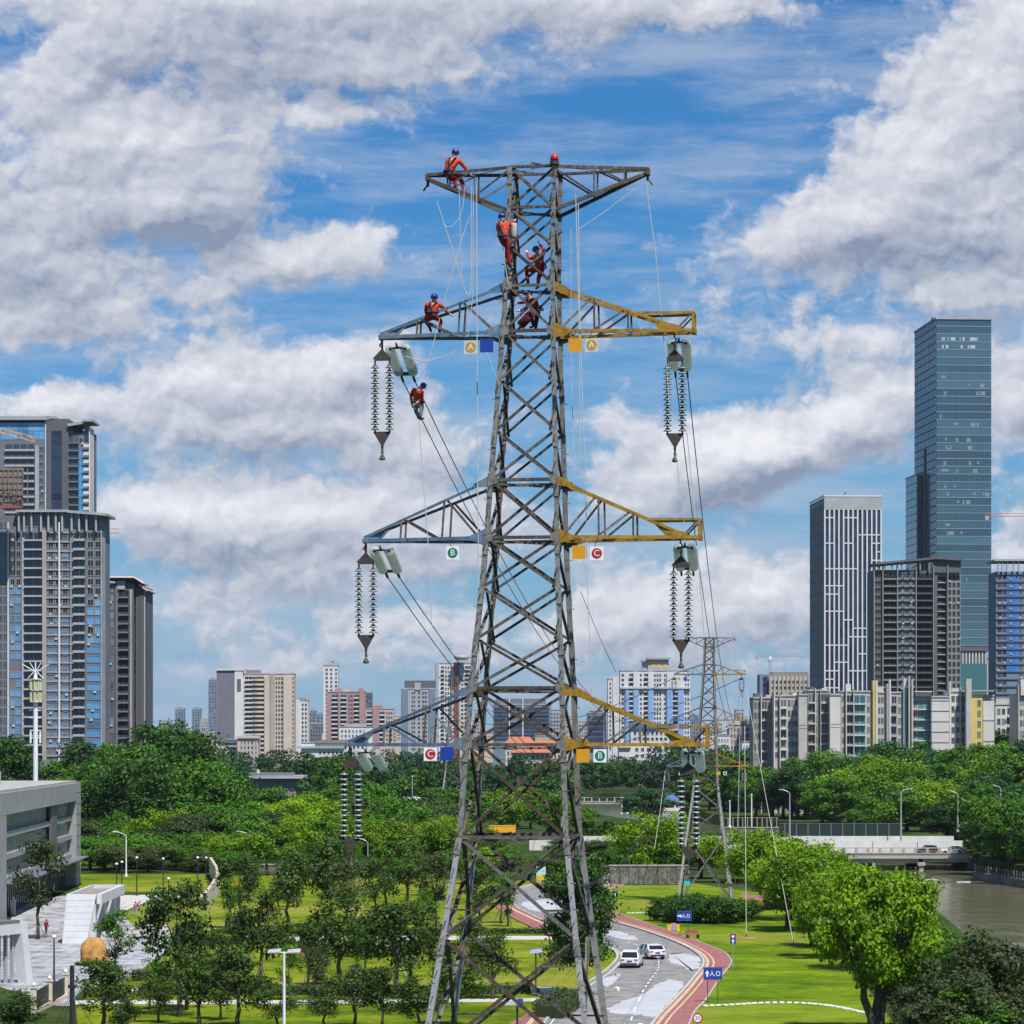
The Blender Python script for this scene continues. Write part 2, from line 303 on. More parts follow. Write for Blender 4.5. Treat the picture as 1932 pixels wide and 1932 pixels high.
def make_pylon(name, label, loc, rz, drop=0., far=False, group=None):
    kf = 1.7 if far else 1.; p = Pyl(name, label, loc, rz, drop, far, group); zs = [z for z in ZS if z-drop > .5]+[drop]
    zs = [z for z in zs if z == drop or z-drop > 3.] 
    for i in range(4):                                                   # legs with splice plates and climbing pegs
        b = MB(); sx, sy = CORN[i]; n = V((sx, 0, 0)); w0 = .17
        for za, zb in zip(zs, zs[1:]):
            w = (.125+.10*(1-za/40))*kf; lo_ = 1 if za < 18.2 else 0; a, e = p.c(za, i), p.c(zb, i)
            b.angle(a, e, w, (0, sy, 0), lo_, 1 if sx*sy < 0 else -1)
            d = (e-a).normalized(); q = a
            if not far:
                b.beam(a+d*.0+V((0, sy*.012, 0)), a+d*.55+V((0, sy*.012, 0)), w*1.12, .04, up=(0, 1, 0))
                k = int((e-a).length/.42)
                for j in range(k):
                    o = a+d*(.42*j+.2); s_ = 1 if j % 2 else 0
                    b.beam(o, o+(V((sx*.17, 0, 0)) if s_ else V((0, sy*.17, 0))), .028)
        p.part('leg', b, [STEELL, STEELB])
    for k, (za, zb) in enumerate(zip(zs, zs[1:])):
        last = zb == drop; big = za < 18.5
        for f in range(4):
            i, j = f, (f+1) % 4; n = V(((0,-1,0),(1,0,0),(0,1,0),(-1,0,0))[f])
            a0, a1, b0, b1 = p.c(za, i), p.c(za, j), p.c(zb, i), p.c(zb, j); w = (.075+.04*(1-za/40)+(.02 if big else 0))*kf
            m = STEEL
            if f in (1, 3) and za > 20 and not far:
                pass
            b = MB().angle(a0-n*.02, b1-n*.02, w, n); p.part('brace', b, m)
            b = MB().angle(a1-n*.12, b0-n*.12, w, n, 0, -1); p.part('brace', b, m)
            if big and not far:                                           # secondary bars of the tall lower panels
                x = a0+(b1-a0)*.5
                hw, hb = (a1-a0).length, (b0-b1).length; x = a0+(b1-a0)*(hw/(hw+hb))
                for q, l0, l1 in (((a0+x)/2, a0, b0), ((a1+x)/2, a1, b1), ((b1+x)/2, a1, b1), ((b0+x)/2, a0, b0)):
                    tt = (q.z-l0.z)/(l1.z-l0.z); p.part('stay_bar', MB().angle(q-n*.07, l0.lerp(l1, tt)-n*.07, .06, n), m)
                    t2 = min(max(tt+(.24 if q.z < x.z else -.24), 0), 1); p.part('stay_bar', MB().angle(q-n*.09, l0.lerp(l1, t2)-n*.09, .055, n), m)
    gz = [322,398,545,630,910,1018,1299,1405,1577]
    for y in gz:
        z = HC+(1400-y)/58.
        for f in range(4):
            n = V(((0,-1,0),(1,0,0),(0,1,0),(-1,0,0))[f]); a, b_ = p.c(z, f), p.c(z, (f+1) % 4)
            p.part('girt', MB().angle(a+n*.015, b_+n*.015, .105 if y > 600 else .085, n), STEEL)
        p.part('plan_brace', MB().angle(p.c(z, 0)-V((0,0,.08)), p.c(z, 2)-V((0,0,.08)), .07, (0,0,1)), STEEL)
        if y in (545, 630, 910, 1018, 1299, 1405):
            for f in (0, 2):
                for i in (f, (f+1) % 4):
                    q = p.c(z, i); sy = -1 if f == 0 else 1; sx = CORN[i][0]; s_ = .30; g = .62
                    p.part('gusset_plate', MB().slab([q+V((sx*.08,sy*.045,.34*g)), q+V((-sx*.34*g,sy*.045,.16*g)), q+V((-sx*.34*g,sy*.045,-.16*g)), q+V((sx*.08,sy*.045,-.34*g))], .012), STEELL)
    # ---- conductor crossarms: blue on the left, yellow on the right
    for yb, yt, xl, xr in ((632,545,4.98,5.30),(1018,910,5.36,5.66),(1405,1301,5.72,6.06)):
        zb, zt = HC+(1400-yb)/58., HC+(1400-yt)/58.
        for s in (-1, 1):
            m = BLU if s < 0 else YEL; L = xl if s < 0 else xr; cu = lean(zb); zz = zb-drop
            ends = .16 if s < 0 else .36; tu = cu+s*(L if s < 0 else L-.62)
            A = [p.c(zb, i) for i in ((0, 3) if s < 0 else (1, 2))]; T = [p.c(zt, i) for i in ((0, 3) if s < 0 else (1, 2))]
            E = [V((cu+s*L, -ends, zz)), V((cu+s*L, ends, zz))]; Q = [V((tu, -ends, zz+(.10 if s < 0 else .14))), V((tu, ends, zz+(.10 if s < 0 else .14)))]
            cb = MB()
            for k in (0, 1):
                ny = (0, -1 if k == 0 else 1, 0)
                cb.angle(A[k], E[k], .11*kf, ny, 0, 1 if k == 0 else -1)
            cb.beam(E[0], E[1], .12, .15)
            arm = p.part('crossarm', cb, m)
            for k in (0, 1):
                sg = -1 if k == 0 else 1; ny = (0, sg, 0)
                p.part('top_chord', MB().angle(T[k], Q[k], .09*kf, ny, 0, 1 if k == 0 else -1), m, arm)
                fr = (.36, .70) if s < 0 else (.34, .62)
                lo = lambda t: A[k].lerp(E[k] if s < 0 else V((tu, E[k].y, zz)), t)
                hi = lambda t: T[k].lerp(Q[k], t)
                dm = STEEL if (s > 0 or yb < 1300) else m
                for t in fr:
                    p.part('hanger', MB().angle(lo(t), hi(t), .06, ny), STEEL, arm)
                    p.part('diagonal', MB().angle(hi(t-.02)+V((0,-sg*.03,0)), lo(t-.30)+V((0,-sg*.03,0)), .075, ny), dm if s < 0 else STEEL, arm)
                p.part('gusset_plate', MB().slab([T[k]+V((0,sg*.03,.15)), T[k]+V((s*.55,sg*.03,-.13)), T[k]+V((s*.55,sg*.03,-.24)), T[k]+V((0,sg*.03,-.22))], .014), m, arm)
                p.part('gusset_plate', MB().slab([A[k]+V((0,sg*.03,.30)), A[k]+V((s*.55,sg*.03,.05)), A[k]+V((s*.55,sg*.03,-.07)), A[k]+V((0,sg*.03,-.24))], .014), m, arm)
                p.part('gusset_plate', MB().slab([Q[k]+V((-s*.80,sg*.03,.28)), Q[k]+V((s*(.25 if s > 0 else -.04),sg*.03,.0)), Q[k]+V((s*(.25 if s > 0 else -.04),sg*.03,-.16)), Q[k]+V((-s*.40,sg*.03,-.16))], .014), m, arm)
                if s > 0:                                                 # guard rail round the arm end
                    zr = zz+.58; h0 = hi(.62); r0 = V((h0.x, h0.y, zr)); r0 = hi(max(0, min(1, (T[k].z-zr)/(T[k].z-Q[k].z)))); r1 = V((E[k].x, E[k].y, zr))
                    p.part('rail', MB().angle(r0, r1, .08, ny), m, arm); p.part('rail_post', MB().angle(E[k], r1, .09, ny), m, arm)
                    p.part('diagonal', MB().angle(V((E[k].x-.5, E[k].y, zz+.08)), r1-V((.02,0,.02)), .05, ny), STEEL, arm)
            if s > 0: p.part('rail', MB().beam(V((E[0].x, -ends, zz+.58)), V((E[0].x, ends, zz+.58)), .07), m, arm)
            for j in range(5):                                            # zigzag between the two bottom chords
                t0, t1 = j/5, (j+1)/5; k = j % 2
                p.part('lacing_bar', MB().beam(A[k].lerp(E[k], t0)-V((0,0,.05)), A[1-k].lerp(E[1-k], t1)-V((0,0,.05)), .06, .012), m, arm)
            p.part('hook', MB().tube([V((tu-s*.02,0,zz-.02)), V((tu-s*.02,0,zz-.16)), V((tu+s*.05,0,zz-.25)), V((tu,0,zz-.3))], .03, 6), STEELD, arm)
    # ---- earth-wire crossarm at the top
    zt, zb = HC+(1400-323)/58., HC+(1400-404)/58.
    for s in (-1, 1):
        L = 3.60 if s < 0 else 3.72; cu = lean(zt); I = (0, 3) if s < 0 else (1, 2); E = [V((cu+s*L, q, zt-drop-.14)) for q in (-.09, .09)]
        cb = MB()
        for k in (0, 1): cb.angle(p.c(zt, I[k]), E[k]+V((0,0,.09)), .10, (0, -1 if k == 0 else 1, 0), 0, 1 if k == 0 else -1)
        cb.beam(E[0]-V((s*.05,.1,0)), E[1]-V((s*.05,-.1,0)), .12, .2)
        arm = p.part('crossarm', cb, STEEL)
        for k in (0, 1):
            ny = (0, -1 if k == 0 else 1, 0); T, B = p.c(zt, I[k]), p.c(zb, I[k])
            p.part('bottom_chord', MB().angle(B, E[k]-V((0,0,.02)), .11, ny), STEEL, arm)
            lo = lambda t: B.lerp(E[k], t); hi = lambda t: T.lerp(E[k]+V((0,0,.09)), t)
            for t in (.42, .5, .74):
                if t != .5: p.part('hanger', MB().angle(lo(t), hi(t), .05, ny), STEEL, arm)
            p.part('diagonal', MB().angle(hi(.02)-V((0,0,.1)), lo(.42), .06, ny), STEEL, arm)
            p.part('diagonal', MB().angle(hi(.44), lo(.74), .05, ny), STEEL, arm)
        p.part('lacing_bar', MB().beam(p.c(zt, I[0]), hi(.5), .05, .012), STEEL, arm); p.part('lacing_bar', MB().beam(p.c(zt, I[1]), hi(.25), .05, .012), STEEL, arm)
        p.part('clamp', MB().tube([E[0]-V((s*.05,-.09,0)), E[0]-V((s*.05,-.09,.28))], .05, 6).tube([E[0]-V((s*.05,-.09,.2)), E[0]-V((-s*.10,-.09,.42))], .03, 6), STEELD, arm)
    return p
X1, D1y = (984.2-CX)/58., 100.
PY = make_pylon('pylon', 'large steel lattice pylon in front with blue left arms and yellow right arms', (X1, D1y, 0), YAW)
D2, K2 = .94, .895
LOC2 = V(((1333-CX)/F*400, 400, 0)); LOC3 = V(((854-CX)/F*716, 716, 0))
PY2 = make_pylon('pylon', 'second lattice pylon standing in the shrubs on the lawn by the river', LOC2, -math.radians(5), D2, True)
PY3 = make_pylon('pylon', 'far lattice pylon half hidden behind the left leg of the front pylon', LOC3, math.radians(6), 3.4, True)
def W1(u, v, z): return PY.t.matrix_basis @ V((u, v, z))
PY2.t.scale = (K2,)*3
for t in (PY.t, PY2.t, PY3.t): t.matrix_basis = MX.Translation(t.location) @ MX.Rotation(t.rotation_euler.z, 4, 'Z') @ MX.Scale(t.scale.x, 4)
def pw_(T, u, v, z): return T.matrix_basis @ V((u, v, z))
# red obstruction lamp on the top of the right leg
q = pw_(PY.t, lean(39.6)+half(39.6), -half(39.6), 39.62)
t = thing('warning_lamp', 'red obstruction lamp on a bracket at the very top of the front pylon', 'lamp', q)
ob('lens', MB().lathe([(.13,.1),(.14,.22),(.11,.30),(.05,.34)], 10).mesh('lens', mat('red_lens', (.5,.02,.015), .3), True), t)
ob('base', MB().lathe([(.15,0),(.15,.1)], 10).beam((0,0,.02), (-.75,0,-.12), .06).beam((-.45,0,.0), (-.75,0,.05), .05).mesh('base', STEELD), t)
# ================================================================ insulators
GLS = mat('glazed_green_glass', (.50,.60,.57), .25, 0, .08, 3., spec=.6)
GLP = mat('pale_glass', (.20,.235,.24), .2, 0, .1, 3., spec=.7)
disc = MB().lathe([(.03,.085),(.062,.08),(.07,.035),(.085,.028)], 12, m=1).lathe([(.06,.03),(.115,.008),(.142,-.018),(.145,-.03),(.125,-.026),(.085,-.012),(.05,-.02)], 12, m=0).lathe([(.028,-.02),(.022,-.075)], 8, m=1).mesh('insulator_disc', [GLP, STEELD], True)
def glow():
    m = bpy.data.materials.new('tension_glass'); m.use_nodes = True; nt = m.node_tree; pr = nt.nodes['Principled BSDF']; pr.inputs['Base Color'].default_value = (.66,.73,.70,1); pr.inputs['Roughness'].default_value = .2
    tr = nt.nodes.new('ShaderNodeBsdfTranslucent'); tr.inputs['Color'].default_value = (.86,.93,.90,1); ms = nt.nodes.new('ShaderNodeMixShader'); ms.inputs[0].default_value = .70
    nt.links.new(pr.outputs[0], ms.inputs[1]); nt.links.new(tr.outputs[0], ms.inputs[2]); nt.links.new(ms.outputs[0], nt.nodes['Material Output'].inputs[0]); return m
GLT = glow()
discT = MB().lathe([(.03,.08),(.05,.075),(.05,.06)], 12, m=1).lathe([(.06,.066),(.14,.062),(.170,.045),(.17,-.062),(.15,-.072),(.06,-.06)], 16, m=0).lathe([(.03,-.05),(.03,-.08)], 8, m=1).mesh('insulator_disc', [GLT, STEELD], True)
def rot_to(d): return V((0,0,1)).rotation_difference(-V(d)).to_matrix().to_4x4()
def hang_set(T, u, z, label, drop_=.33, group=None, n=13, step=.168, sp=.48, sc=1.):
    """double suspension string: top link, yoke, two strings of discs, bottom yoke and clamp"""
    o = pw_(T, u, 0, z); rz = T.rotation_euler.z
    t = thing('insulator_string', label, 'insulator', o, rz, group)
    h = sp/2
    ob('yoke_plate', MB().tube([(0,0,0),(0,0,-.30)], .035, 6).slab([(0,-.02,-.26),(h+.07,-.02,-.58),(h-.03,-.02,-.66),(-h+.03,-.02,-.66),(-h-.07,-.02,-.58)], .04).tube([(-h,0,-.62),(-h,0,-.80)], .03, 6).tube([(h,0,-.62),(h,0,-.80)], .03, 6).mesh('yoke_plate', STEELD), t)
    for s in (-1, 1):
        for k in range(n): ob('insulator_disc', disc, t, (s*h, 0, -.86-step*k))
    zb = -.86-step*(n-1)-.08
    ob('yoke_plate', MB().slab([(-h-.06,-.02,zb-.02),(0,-.02,zb-.52),(.05,-.02,zb-.46),(h+.06,-.02,zb-.02)][::-1], .04).tube([(-h,0,zb+.08),(-h,0,zb-.06)], .03, 6).tube([(h,0,zb+.08),(h,0,zb-.06)], .03, 6).mesh('yoke_plate', STEELD), t)
    ob('clamp', MB().tube([(0,0,zb-.46),(0,0,zb-.62),(.01,0,zb-.74)], [.05,.035,.06], 6).lathe([(.02,0),(.10,.02),(.10,.06),(.03,.2)], 8, (0,0,zb-.96)).mesh('clamp', STEELD), t)
    return t
def tension_set(T, u, z, d, label, spread=.44, n=15, step=.155, v0=.2):
    """double dead-end string pulled out towards the next pylon along d"""
    o = pw_(T, u, v0, z); d = V(d).normalized(); t = thing('insulator_string', label, 'insulator', o)
    x = d.cross(V((0,0,1))).normalized(); M = rot_to(d)
    for s in (-1, 1):
        for k in range(n):
            p = x*s*spread/2+d*(.55+step*k); q = ob('insulator_disc', discT, t, p); q.rotation_euler = M.to_euler()
    e = .55+step*n
    ob('yoke_plate', MB().tube([(0,0,.02), d*.35], .035, 6).slab([d*.3+V((0,0,.02)), x*(spread/2+.05)+d*.48+V((0,0,.02)), -x*(spread/2+.05)+d*.48+V((0,0,.02))], .03).tube([x*spread/2+d*.45, x*spread/2+d*.6], .03).tube([-x*spread/2+d*.45, -x*spread/2+d*.6], .03).mesh('yoke_plate', STEELD), t)
    ob('yoke_plate', MB().slab([x*(spread/2+.05)+d*e+V((0,0,.02)), x*.2+d*(e+.3)+V((0,0,.02)), -x*.2+d*(e+.3)+V((0,0,.02)), -x*(spread/2+.05)+d*e+V((0,0,.02))], .03).beam(x*.2+d*(e+.25), x*.2+d*(e+.95), .07).beam(-x*.2+d*(e+.25), -x*.2+d*(e+.95), .07).mesh('yoke_plate', STEELD), t)
    return [o+x*.2*s+d*(e+.9) for s in (1, -1)]
WIRE = mat('conductor_wire', (.075,.072,.07), .45, .6, .1, 4.)
ARMS = {'top': (HC+(1400-632)/58., 5.04, 5.30), 'middle': (HC+(1400-1018)/58., 5.42, 5.66), 'lowest': (HC+(1400-1405)/58., 5.76, 6.06)}
for nm, (z, xl, xr) in ARMS.items():
    for s, side, colr in ((-1, 'left', 'blue'), (1, 'right', 'yellow')):
        cu = lean(z); ut = cu+s*(xl-.10 if s < 0 else xr-.62)
        hang_set(PY.t, ut, z-.30 if s > 0 else z-.1, f'double glass insulator string hanging below the {nm} {colr} arm of the front pylon')
        u2 = ut+(.42 if s < 0 else .10)
        tgt = pw_(PY2.t, lean(z)+s*(xl if s < 0 else xr-.5), 0, z-D2)
        a0 = pw_(PY.t, u2, .3, z-.15); d = (tgt-a0); d.z = -d.length*.215; 
        ends = tension_set(PY.t, u2, z-.18, d, f'pale green dead-end insulator pair under the {nm} {colr} arm of the front pylon', .50 if s < 0 else .44)
        if s < 0 or nm == 'top':
            for k, e in enumerate(ends):
                g = tgt+V(((.2, -.2)[k], -2.5, -.4))
                tag(ob('conductor', MB().tube(bez(e, g, 8.6, 40), .019, 5).mesh('conductor', WIRE)), f'{("right", "left")[k]}-hand wire of the pair from the {nm} {colr} arm to the second pylon', 'power line', f'twin wires from the {nm} {colr} arm')
        hang_set(PY2.t, lean(z)+s*(xl if s < 0 else xr-.55), z-D2-.1, f'small far insulator string under the {nm} {colr} arm of the second pylon', n=7, step=.16)
for T, Tn, a in ((PY2.t, PY3.t, 'second'),):
    for nm, (z, xl, xr) in ARMS.items():
        for s, colr in ((-1, 'blue'), (1, 'yellow')):
            g0 = pw_(T, lean(z)+s*(xl if s < 0 else xr-.5), .5, z-D2-.5); g1 = pw_(Tn, lean(z)+s*(xl if s < 0 else xr-.5), 0, z-3.4-.5)
            tag(ob('conductor', MB().tube(bez(g0, g1, 6., 24), .05, 4).mesh('conductor', WIRE)), f'far conductor wire leaving the {nm} {colr} arm of the second pylon', 'power line')
# earth wires
for s, w in ((-1, 'left'), (1, 'right')):
    g0 = pw_(PY.t, lean(39.5)+s*3.5, .1, 38.9); g1 = pw_(PY2.t, lean(39.5)+s*3.5, 0, 36.)
    if False: tag(ob('earth_wire', MB().tube(bez(g0, g1, 6.2, 30), .013, 4).mesh('earth_wire', WIRE)), 'thin earth wire from the top right arm tip down to the second pylon', 'power line')
# ================================================================ plates hung under the arms
LETM = {}
def letter(ch, size, m, parent, loc, ext=.004, rx=math.pi/2, rz=0):
    k = (ch, size)
    if k not in LETM:
        c = bpy.data.curves.new('letter', 'FONT'); c.body = ch; c.size = size; c.align_x = 'CENTER'; c.align_y = 'CENTER'; c.extrude = ext; c.resolution_u = 3
        tmp = bpy.data.objects.new('tmp', c); COL.objects.link(tmp); dg = bpy.context.evaluated_depsgraph_get(); dg.update()
        LETM[k] = bpy.data.meshes.new_from_object(tmp.evaluated_get(dg)); LETM[k].name = 'letter'; LETM[k].materials.clear(); LETM[k].materials.append(m); bpy.data.objects.remove(tmp)
    o = ob('letter', LETM[k], parent, loc); o.rotation_euler = (rx, 0, rz); return o
WH = mat('sign_white', (.82,.83,.84), .5, 0, .03, 2.); 
SC = {'A': ('amber', mat('sign_amber', (.50,.27,.03), .5, 0, .1, 4.)), 'B': ('green', mat('sign_green', (.008,.17,.10), .5, 0, .08, 4.)), 'C': ('red', mat('sign_red', (.45,.012,.02), .5, 0, .08, 4.))}
SB, SO = mat('sign_blue', (.012,.045,.30), .5, 0, .06, 3.), mat('sign_orange', (.68,.31,.008), .5, 0, .06, 3.)
GREYP = mat('plate_grey', (.55,.56,.58), .5, 0, .08, 3.)
def plate(x, y, d, ch, label, size=.42, far=False):
    w = P(x, y, d); rz = YAW if d < 200 else 0
    t = thing('phase_sign', label, 'sign', w, rz); h = size/2
    m = SB if ch == 'blue' else SO if ch == 'orange' else (WH if ch != 'A' else GREYP)
    ob('plate', MB().box(-h, h, 0, .012, -h, h).mesh('plate', m), t)
    if not far: ob('hook', MB().tube([(-.06,.006,h),(-.06,.006,h+.1),(0,.006,h+.14),(.02,.006,h+.3)], .012, 5).mesh('hook', STEELD), t)
    if ch in SC:
        ob('disc', MB().prism([(h*.78*math.cos(a*math.pi/12), h*.78*math.sin(a*math.pi/12)) for a in range(24)], 0, .006).mesh('disc', SC[ch][1]), t).rotation_euler = (math.pi/2, 0, 0)
        if not far:
            letter(ch, size*.66, WH, t, (0, -.010, 0))
    return t
for x, y, ch, arm in ((888,655,'A','top blue'),(918,652,'blue','top blue'),(1085,651,'orange','top yellow'),(1116,651,'A','top yellow'),(854,1043,'B','middle blue'),(1092,1042,'orange','middle yellow'),
                      (1126,1044,'C','middle yellow'),(812,1423,'C','lowest blue'),(843,1422,'blue','lowest blue'),(1100,1426,'orange','lowest yellow'),(1132,1426,'B','lowest yellow')):
    if ch in SC: lb = f'square plate with letter {ch} in a {SC[ch][0]} circle under the {arm} arm'
    else: lb = f'plain {ch} square plate hanging under the {arm} arm of the front pylon'
    plate(x, y, 98.3 if x < 980 else 97.9, ch, lb, .43 if ch != 'B' else .42)
for x, y, ch, arm in ((1293,1281,'blue','top left'),(1281,1281,'A','top left'),(1351,1281,'orange','top right'),(1364,1281,'A','top right'),(1358,1371,'orange','middle right'),(1371,1371,'C','middle right'),
                      (1285,1371,'blue','middle left'),(1278,1371,'B','middle left'),(1284,1459,'C','lowest left'),(1295,1459,'blue','lowest left'),(1356,1459,'orange','lowest right'),(1368,1459,'B','lowest right')):
    cn = SC[ch][0]+' circle' if ch in SC else ch
    plate(x, y, 397., ch, f'tiny far {cn} plate under the {arm} arm of the second pylon', .45, True)
# ================================================================ ropes on the front pylon
ROPE = mat('pale_rope', (.52,.50,.46), .9, 0, .15, 5.); ROPED = mat('grey_rope', (.25,.24,.22), .9, 0, .2, 5.)
def rope(pts, label, r=.014, m=ROPE, d=99., group=None, name='rope'):
    q = [P(a[0], a[1], a[2] if len(a) > 2 else d) for a in pts]
    tag(ob(name, MB().tube(q, r, 5).mesh(name, m)), label, 'rope', group)
def curve(p, n=4):
    p = [V((*a, 0)) for a in p]; out = []
    for i in range(len(p)-1):
        a, b, c, d = p[max(i-1, 0)], p[i], p[i+1], p[min(i+2, len(p)-1)]
        for k in range(n):
            t = k/n; out.append(.5*((2*b)+(c-a)*t+(2*a-5*b+4*c-d)*t*t+(3*b-a-3*c+d)*t**3))
    return [(v.x, v.y) for v in out+[p[-1]]]
rope(curve([(824,380),(850,460),(868,520),(880,553),(888,548),(889,470),(889,352)]), 'white rope looping from the top left arm tip down beside the climber')
rope(curve([(836,424),(850,428),(866,412),(874,386),(876,352)]), 'short slack rope looped under the seated worker on the top arm', .012)
rope([(887,405),(870,455),(838,568)], 'slanting tag line from the top arm to the worker seated on the blue arm', .012)
rope([(866,352),(869,450),(871,520)], 'thin straight rope left of the long lifting lines', .010)
rope([(899,352),(900,640),(901,900),(904,1290)], 'long white lifting rope falling along the left side of the tower', .017)
rope([(893,352),(892,560),(884,620),(882,634)], 'pale rope ending at the blue arm beside the long lifting rope', .012)
rope([(949,466),(953,500),(959,535)], 'pair of tail ropes below the belt of the climber', .014)
rope([(1086,365),(1088,450),(1093,640),(1094,905)], 'white rope on a pulley right of the tower top', .015)
rope([(1091,385),(1093,560),(1100,800),(1105,905)], 'second white rope running close along the pulley rope', .015)
rope([(1077,430),(1077,640),(1083,905)], 'thin rope just right of the upper tower leg', .010)
rope([(1105,920),(1108,1100),(1117,1310)], 'lower run of rope on the right of the tower waist', .012)
rope([(1219,345),(1226,400),(1236,470),(1247,590),(1258,690),(1262,760)], 'rope dropping from the top right arm tip past the yellow arm', .014)
rope([(1200,355),(1140,400),(1090,434)], 'guy rope slanting under the top right arm to the leg', .012)
rope([(1276,860),(1283,920),(1291,985)], 'rope under the clamp of the right insulator string', .012)
rope([(1296,815),(1304,900),(1312,985),(1329,1200)], 'long rope hanging beside the right insulator strings', .016, d=101)
rope([(790,790),(796,870),(806,1000),(815,1180)], 'vertical hand line below the worker on the conductor', .014)
rope([(830,600),(816,655),(797,715)], 'lifeline from the blue arm down to the worker on the conductor', .012)
rope(curve([(765,672),(800,681),(840,672),(862,660)]), 'slack rope between the left insulators and the amber plate', .012)
rope([(918,665),(931,700),(942,725)], 'short rope from the blue plate to the tower leg', .012)
rope([(1095,1115),(1130,1200),(1162,1268)], 'thin wire sloping off the tower down to the right', .010, WIRE, 103)
# ================================================================ people
SKIN = mat('skin', (.42,.24,.16), .6, 0, .05, 8.); BOOT = mat('boots', (.02,.02,.022), .6, 0, .2, 8.)
CLOTH = {k: mat('cloth_'+k, c, .85, 0, .30, 9., tuple(q*.55 for q in c), .56, bump=.6) for k, c in dict(orange=(.62,.055,.012), red=(.42,.02,.012), dark=(.05,.045,.06), navy=(.03,.045,.11), grey=(.26,.24,.22), purple=(.42,.28,.5), pink=(.55,.10,.22), white=(.7,.7,.7)).items()}
HELM = mat('helmet_blue', (.012,.035,.30), .3, 0, .05, 6., coat=.4); STRAP = mat('harness_strap', (.025,.025,.06), .8, 0, .1, 8.)
HAIR = mat('hair_black', (.012,.01,.01), .7, 0, .1, 9.)
def person(label, J, top='orange', legs='red', helmet=True, harness=True, group=None, face=None):
    """J: world positions of the joints; the body is one skinned surface grown along them"""
    J = {k: V(v) for k, v in J.items()}; base = J['pelvis'].copy(); L = {k: v-base for k, v in J.items()}
    t = thing('person', label, 'person', base, 0, group)
    vs, es, rad, reg = [], [], [], []
    def node(p, r, par, g):
        vs.append(p); rad.append(r); reg.append(g)
        if par is not None: es.append((par, len(vs)-1))
        return len(vs)-1
    up = (L['neck']-L['pelvis']).normalized(); side = (L['sr']-L['sl']).normalized(); fwd = V(face) if face else up.cross(side)*-1
    pel = node(L['pelvis'], .150, None, 2); mid = node(L['pelvis'].lerp(L['neck'], .45)-fwd*.02, .150, pel, 1)
    ch = node(L['pelvis'].lerp(L['neck'], .82), .165, mid, 1); nk = node(L['neck'], .062, ch, 0)
    hd = L['head']; ax = (hd-L['neck']).normalized()
    h1 = node(hd-ax*.05, .078, nk, 0); h2 = node(hd+ax*.03, .095, h1, 0); node(hd+ax*.09, .07, h2, 0)
    for s in 'lr':
        sg = -1 if s == 'l' else 1
        sh = node(L['s'+s], .088, ch, 1); e = node(L['e'+s], .064, sh, 1); w = node(L['e'+s].lerp(L['h'+s], .92), .044, e, 1)
        d = (L['h'+s]-L['e'+s]).normalized(); x = d.cross(up if abs(d.dot(up)) < .9 else side).normalized(); y = x.cross(d)
        pm = node(L['h'+s]+d*.04, .030, w, 3)
        for k, (o, ln) in enumerate(((-.033,.060),(-.012,.070),(.011,.066),(.032,.052))):
            k0 = node(L['h'+s]+d*.085+x*o, .011, pm, 3); k1 = node(L['h'+s]+d*(.085+ln*.5)+x*o*1.1+y*.008, .010, k0, 3); node(L['h'+s]+d*(.085+ln*.75)+x*o*1.1+y*.03, .009, k1, 3)
        k0 = node(L['h'+s]+d*.03-x*.048*sg+y*.01, .012, pm, 3); node(L['h'+s]+d*.07-x*.062*sg+y*.024, .010, k0, 3)
        hp = L['pelvis']+side*sg*.10-up*.05
        hn = node(hp, .112, pel, 2); kn = node(L['k'+s], .082, hn, 2); fm = L['f'+s]; node(L['k'+s].lerp(fm , .35), .074, kn, 2); an = node(fm, .056, len(vs)-1, 2)
        td = V((fwd.x, fwd.y, 0)); td = td.normalized() if td.length > .1 else V((0,1,0))
        he = node(fm-V((0,0,.06)), .045, an, 4); node(fm-V((0,0,.075))+td*.15, .036, he, 4)
    me = bpy.data.meshes.new('body'); me.from_pydata([tuple(v) for v in vs], es, []); o = bpy.data.objects.new('tmp', me); COL.objects.link(o)
    sk = o.modifiers.new('skin', 'SKIN'); sk.use_smooth_shade = True
    for i, sv in enumerate(me.skin_vertices[0].data): sv.radius = (rad[i], rad[i]); sv.use_root = (i == 0)
    sb = o.modifiers.new('sub', 'SUBSURF'); sb.levels = 1; sb.render_levels = 1
    dg = bpy.context.evaluated_depsgraph_get(); dg.update(); bm_ = bpy.data.meshes.new_from_object(o.evaluated_get(dg)); bpy.data.objects.remove(o)
    bm_.name = 'body'; bm_.materials.clear()
    for m in (SKIN, CLOTH[top], CLOTH[legs], SKIN if not helmet else CLOTH['white'], BOOT): bm_.materials.append(m)
    segs = [(V(vs[a]), V(vs[b]), reg[b]) for a, b in es]
    for f in bm_.polygons:
        c = f.center; best = 9; g = 1
        for a, b, r_ in segs:
            ab = b-a; tt = max(0, min(1, (c-a).dot(ab)/max(ab.length_squared, 1e-9))); dd = (c-a-ab*tt).length
            if dd < best: best = dd; g = r_
        f.material_index = g; f.use_smooth = True
    ob('body', bm_, t)
    Q = MX((side.to_4d()*1, fwd.to_4d(), ax.to_4d(), V((0,0,0,1)))).transposed()
    for r_ in range(3): Q[3][r_] = 0
    def place(o): o.matrix_local = MX.Translation(hd) @ Q.to_3x3().to_4x4(); return o
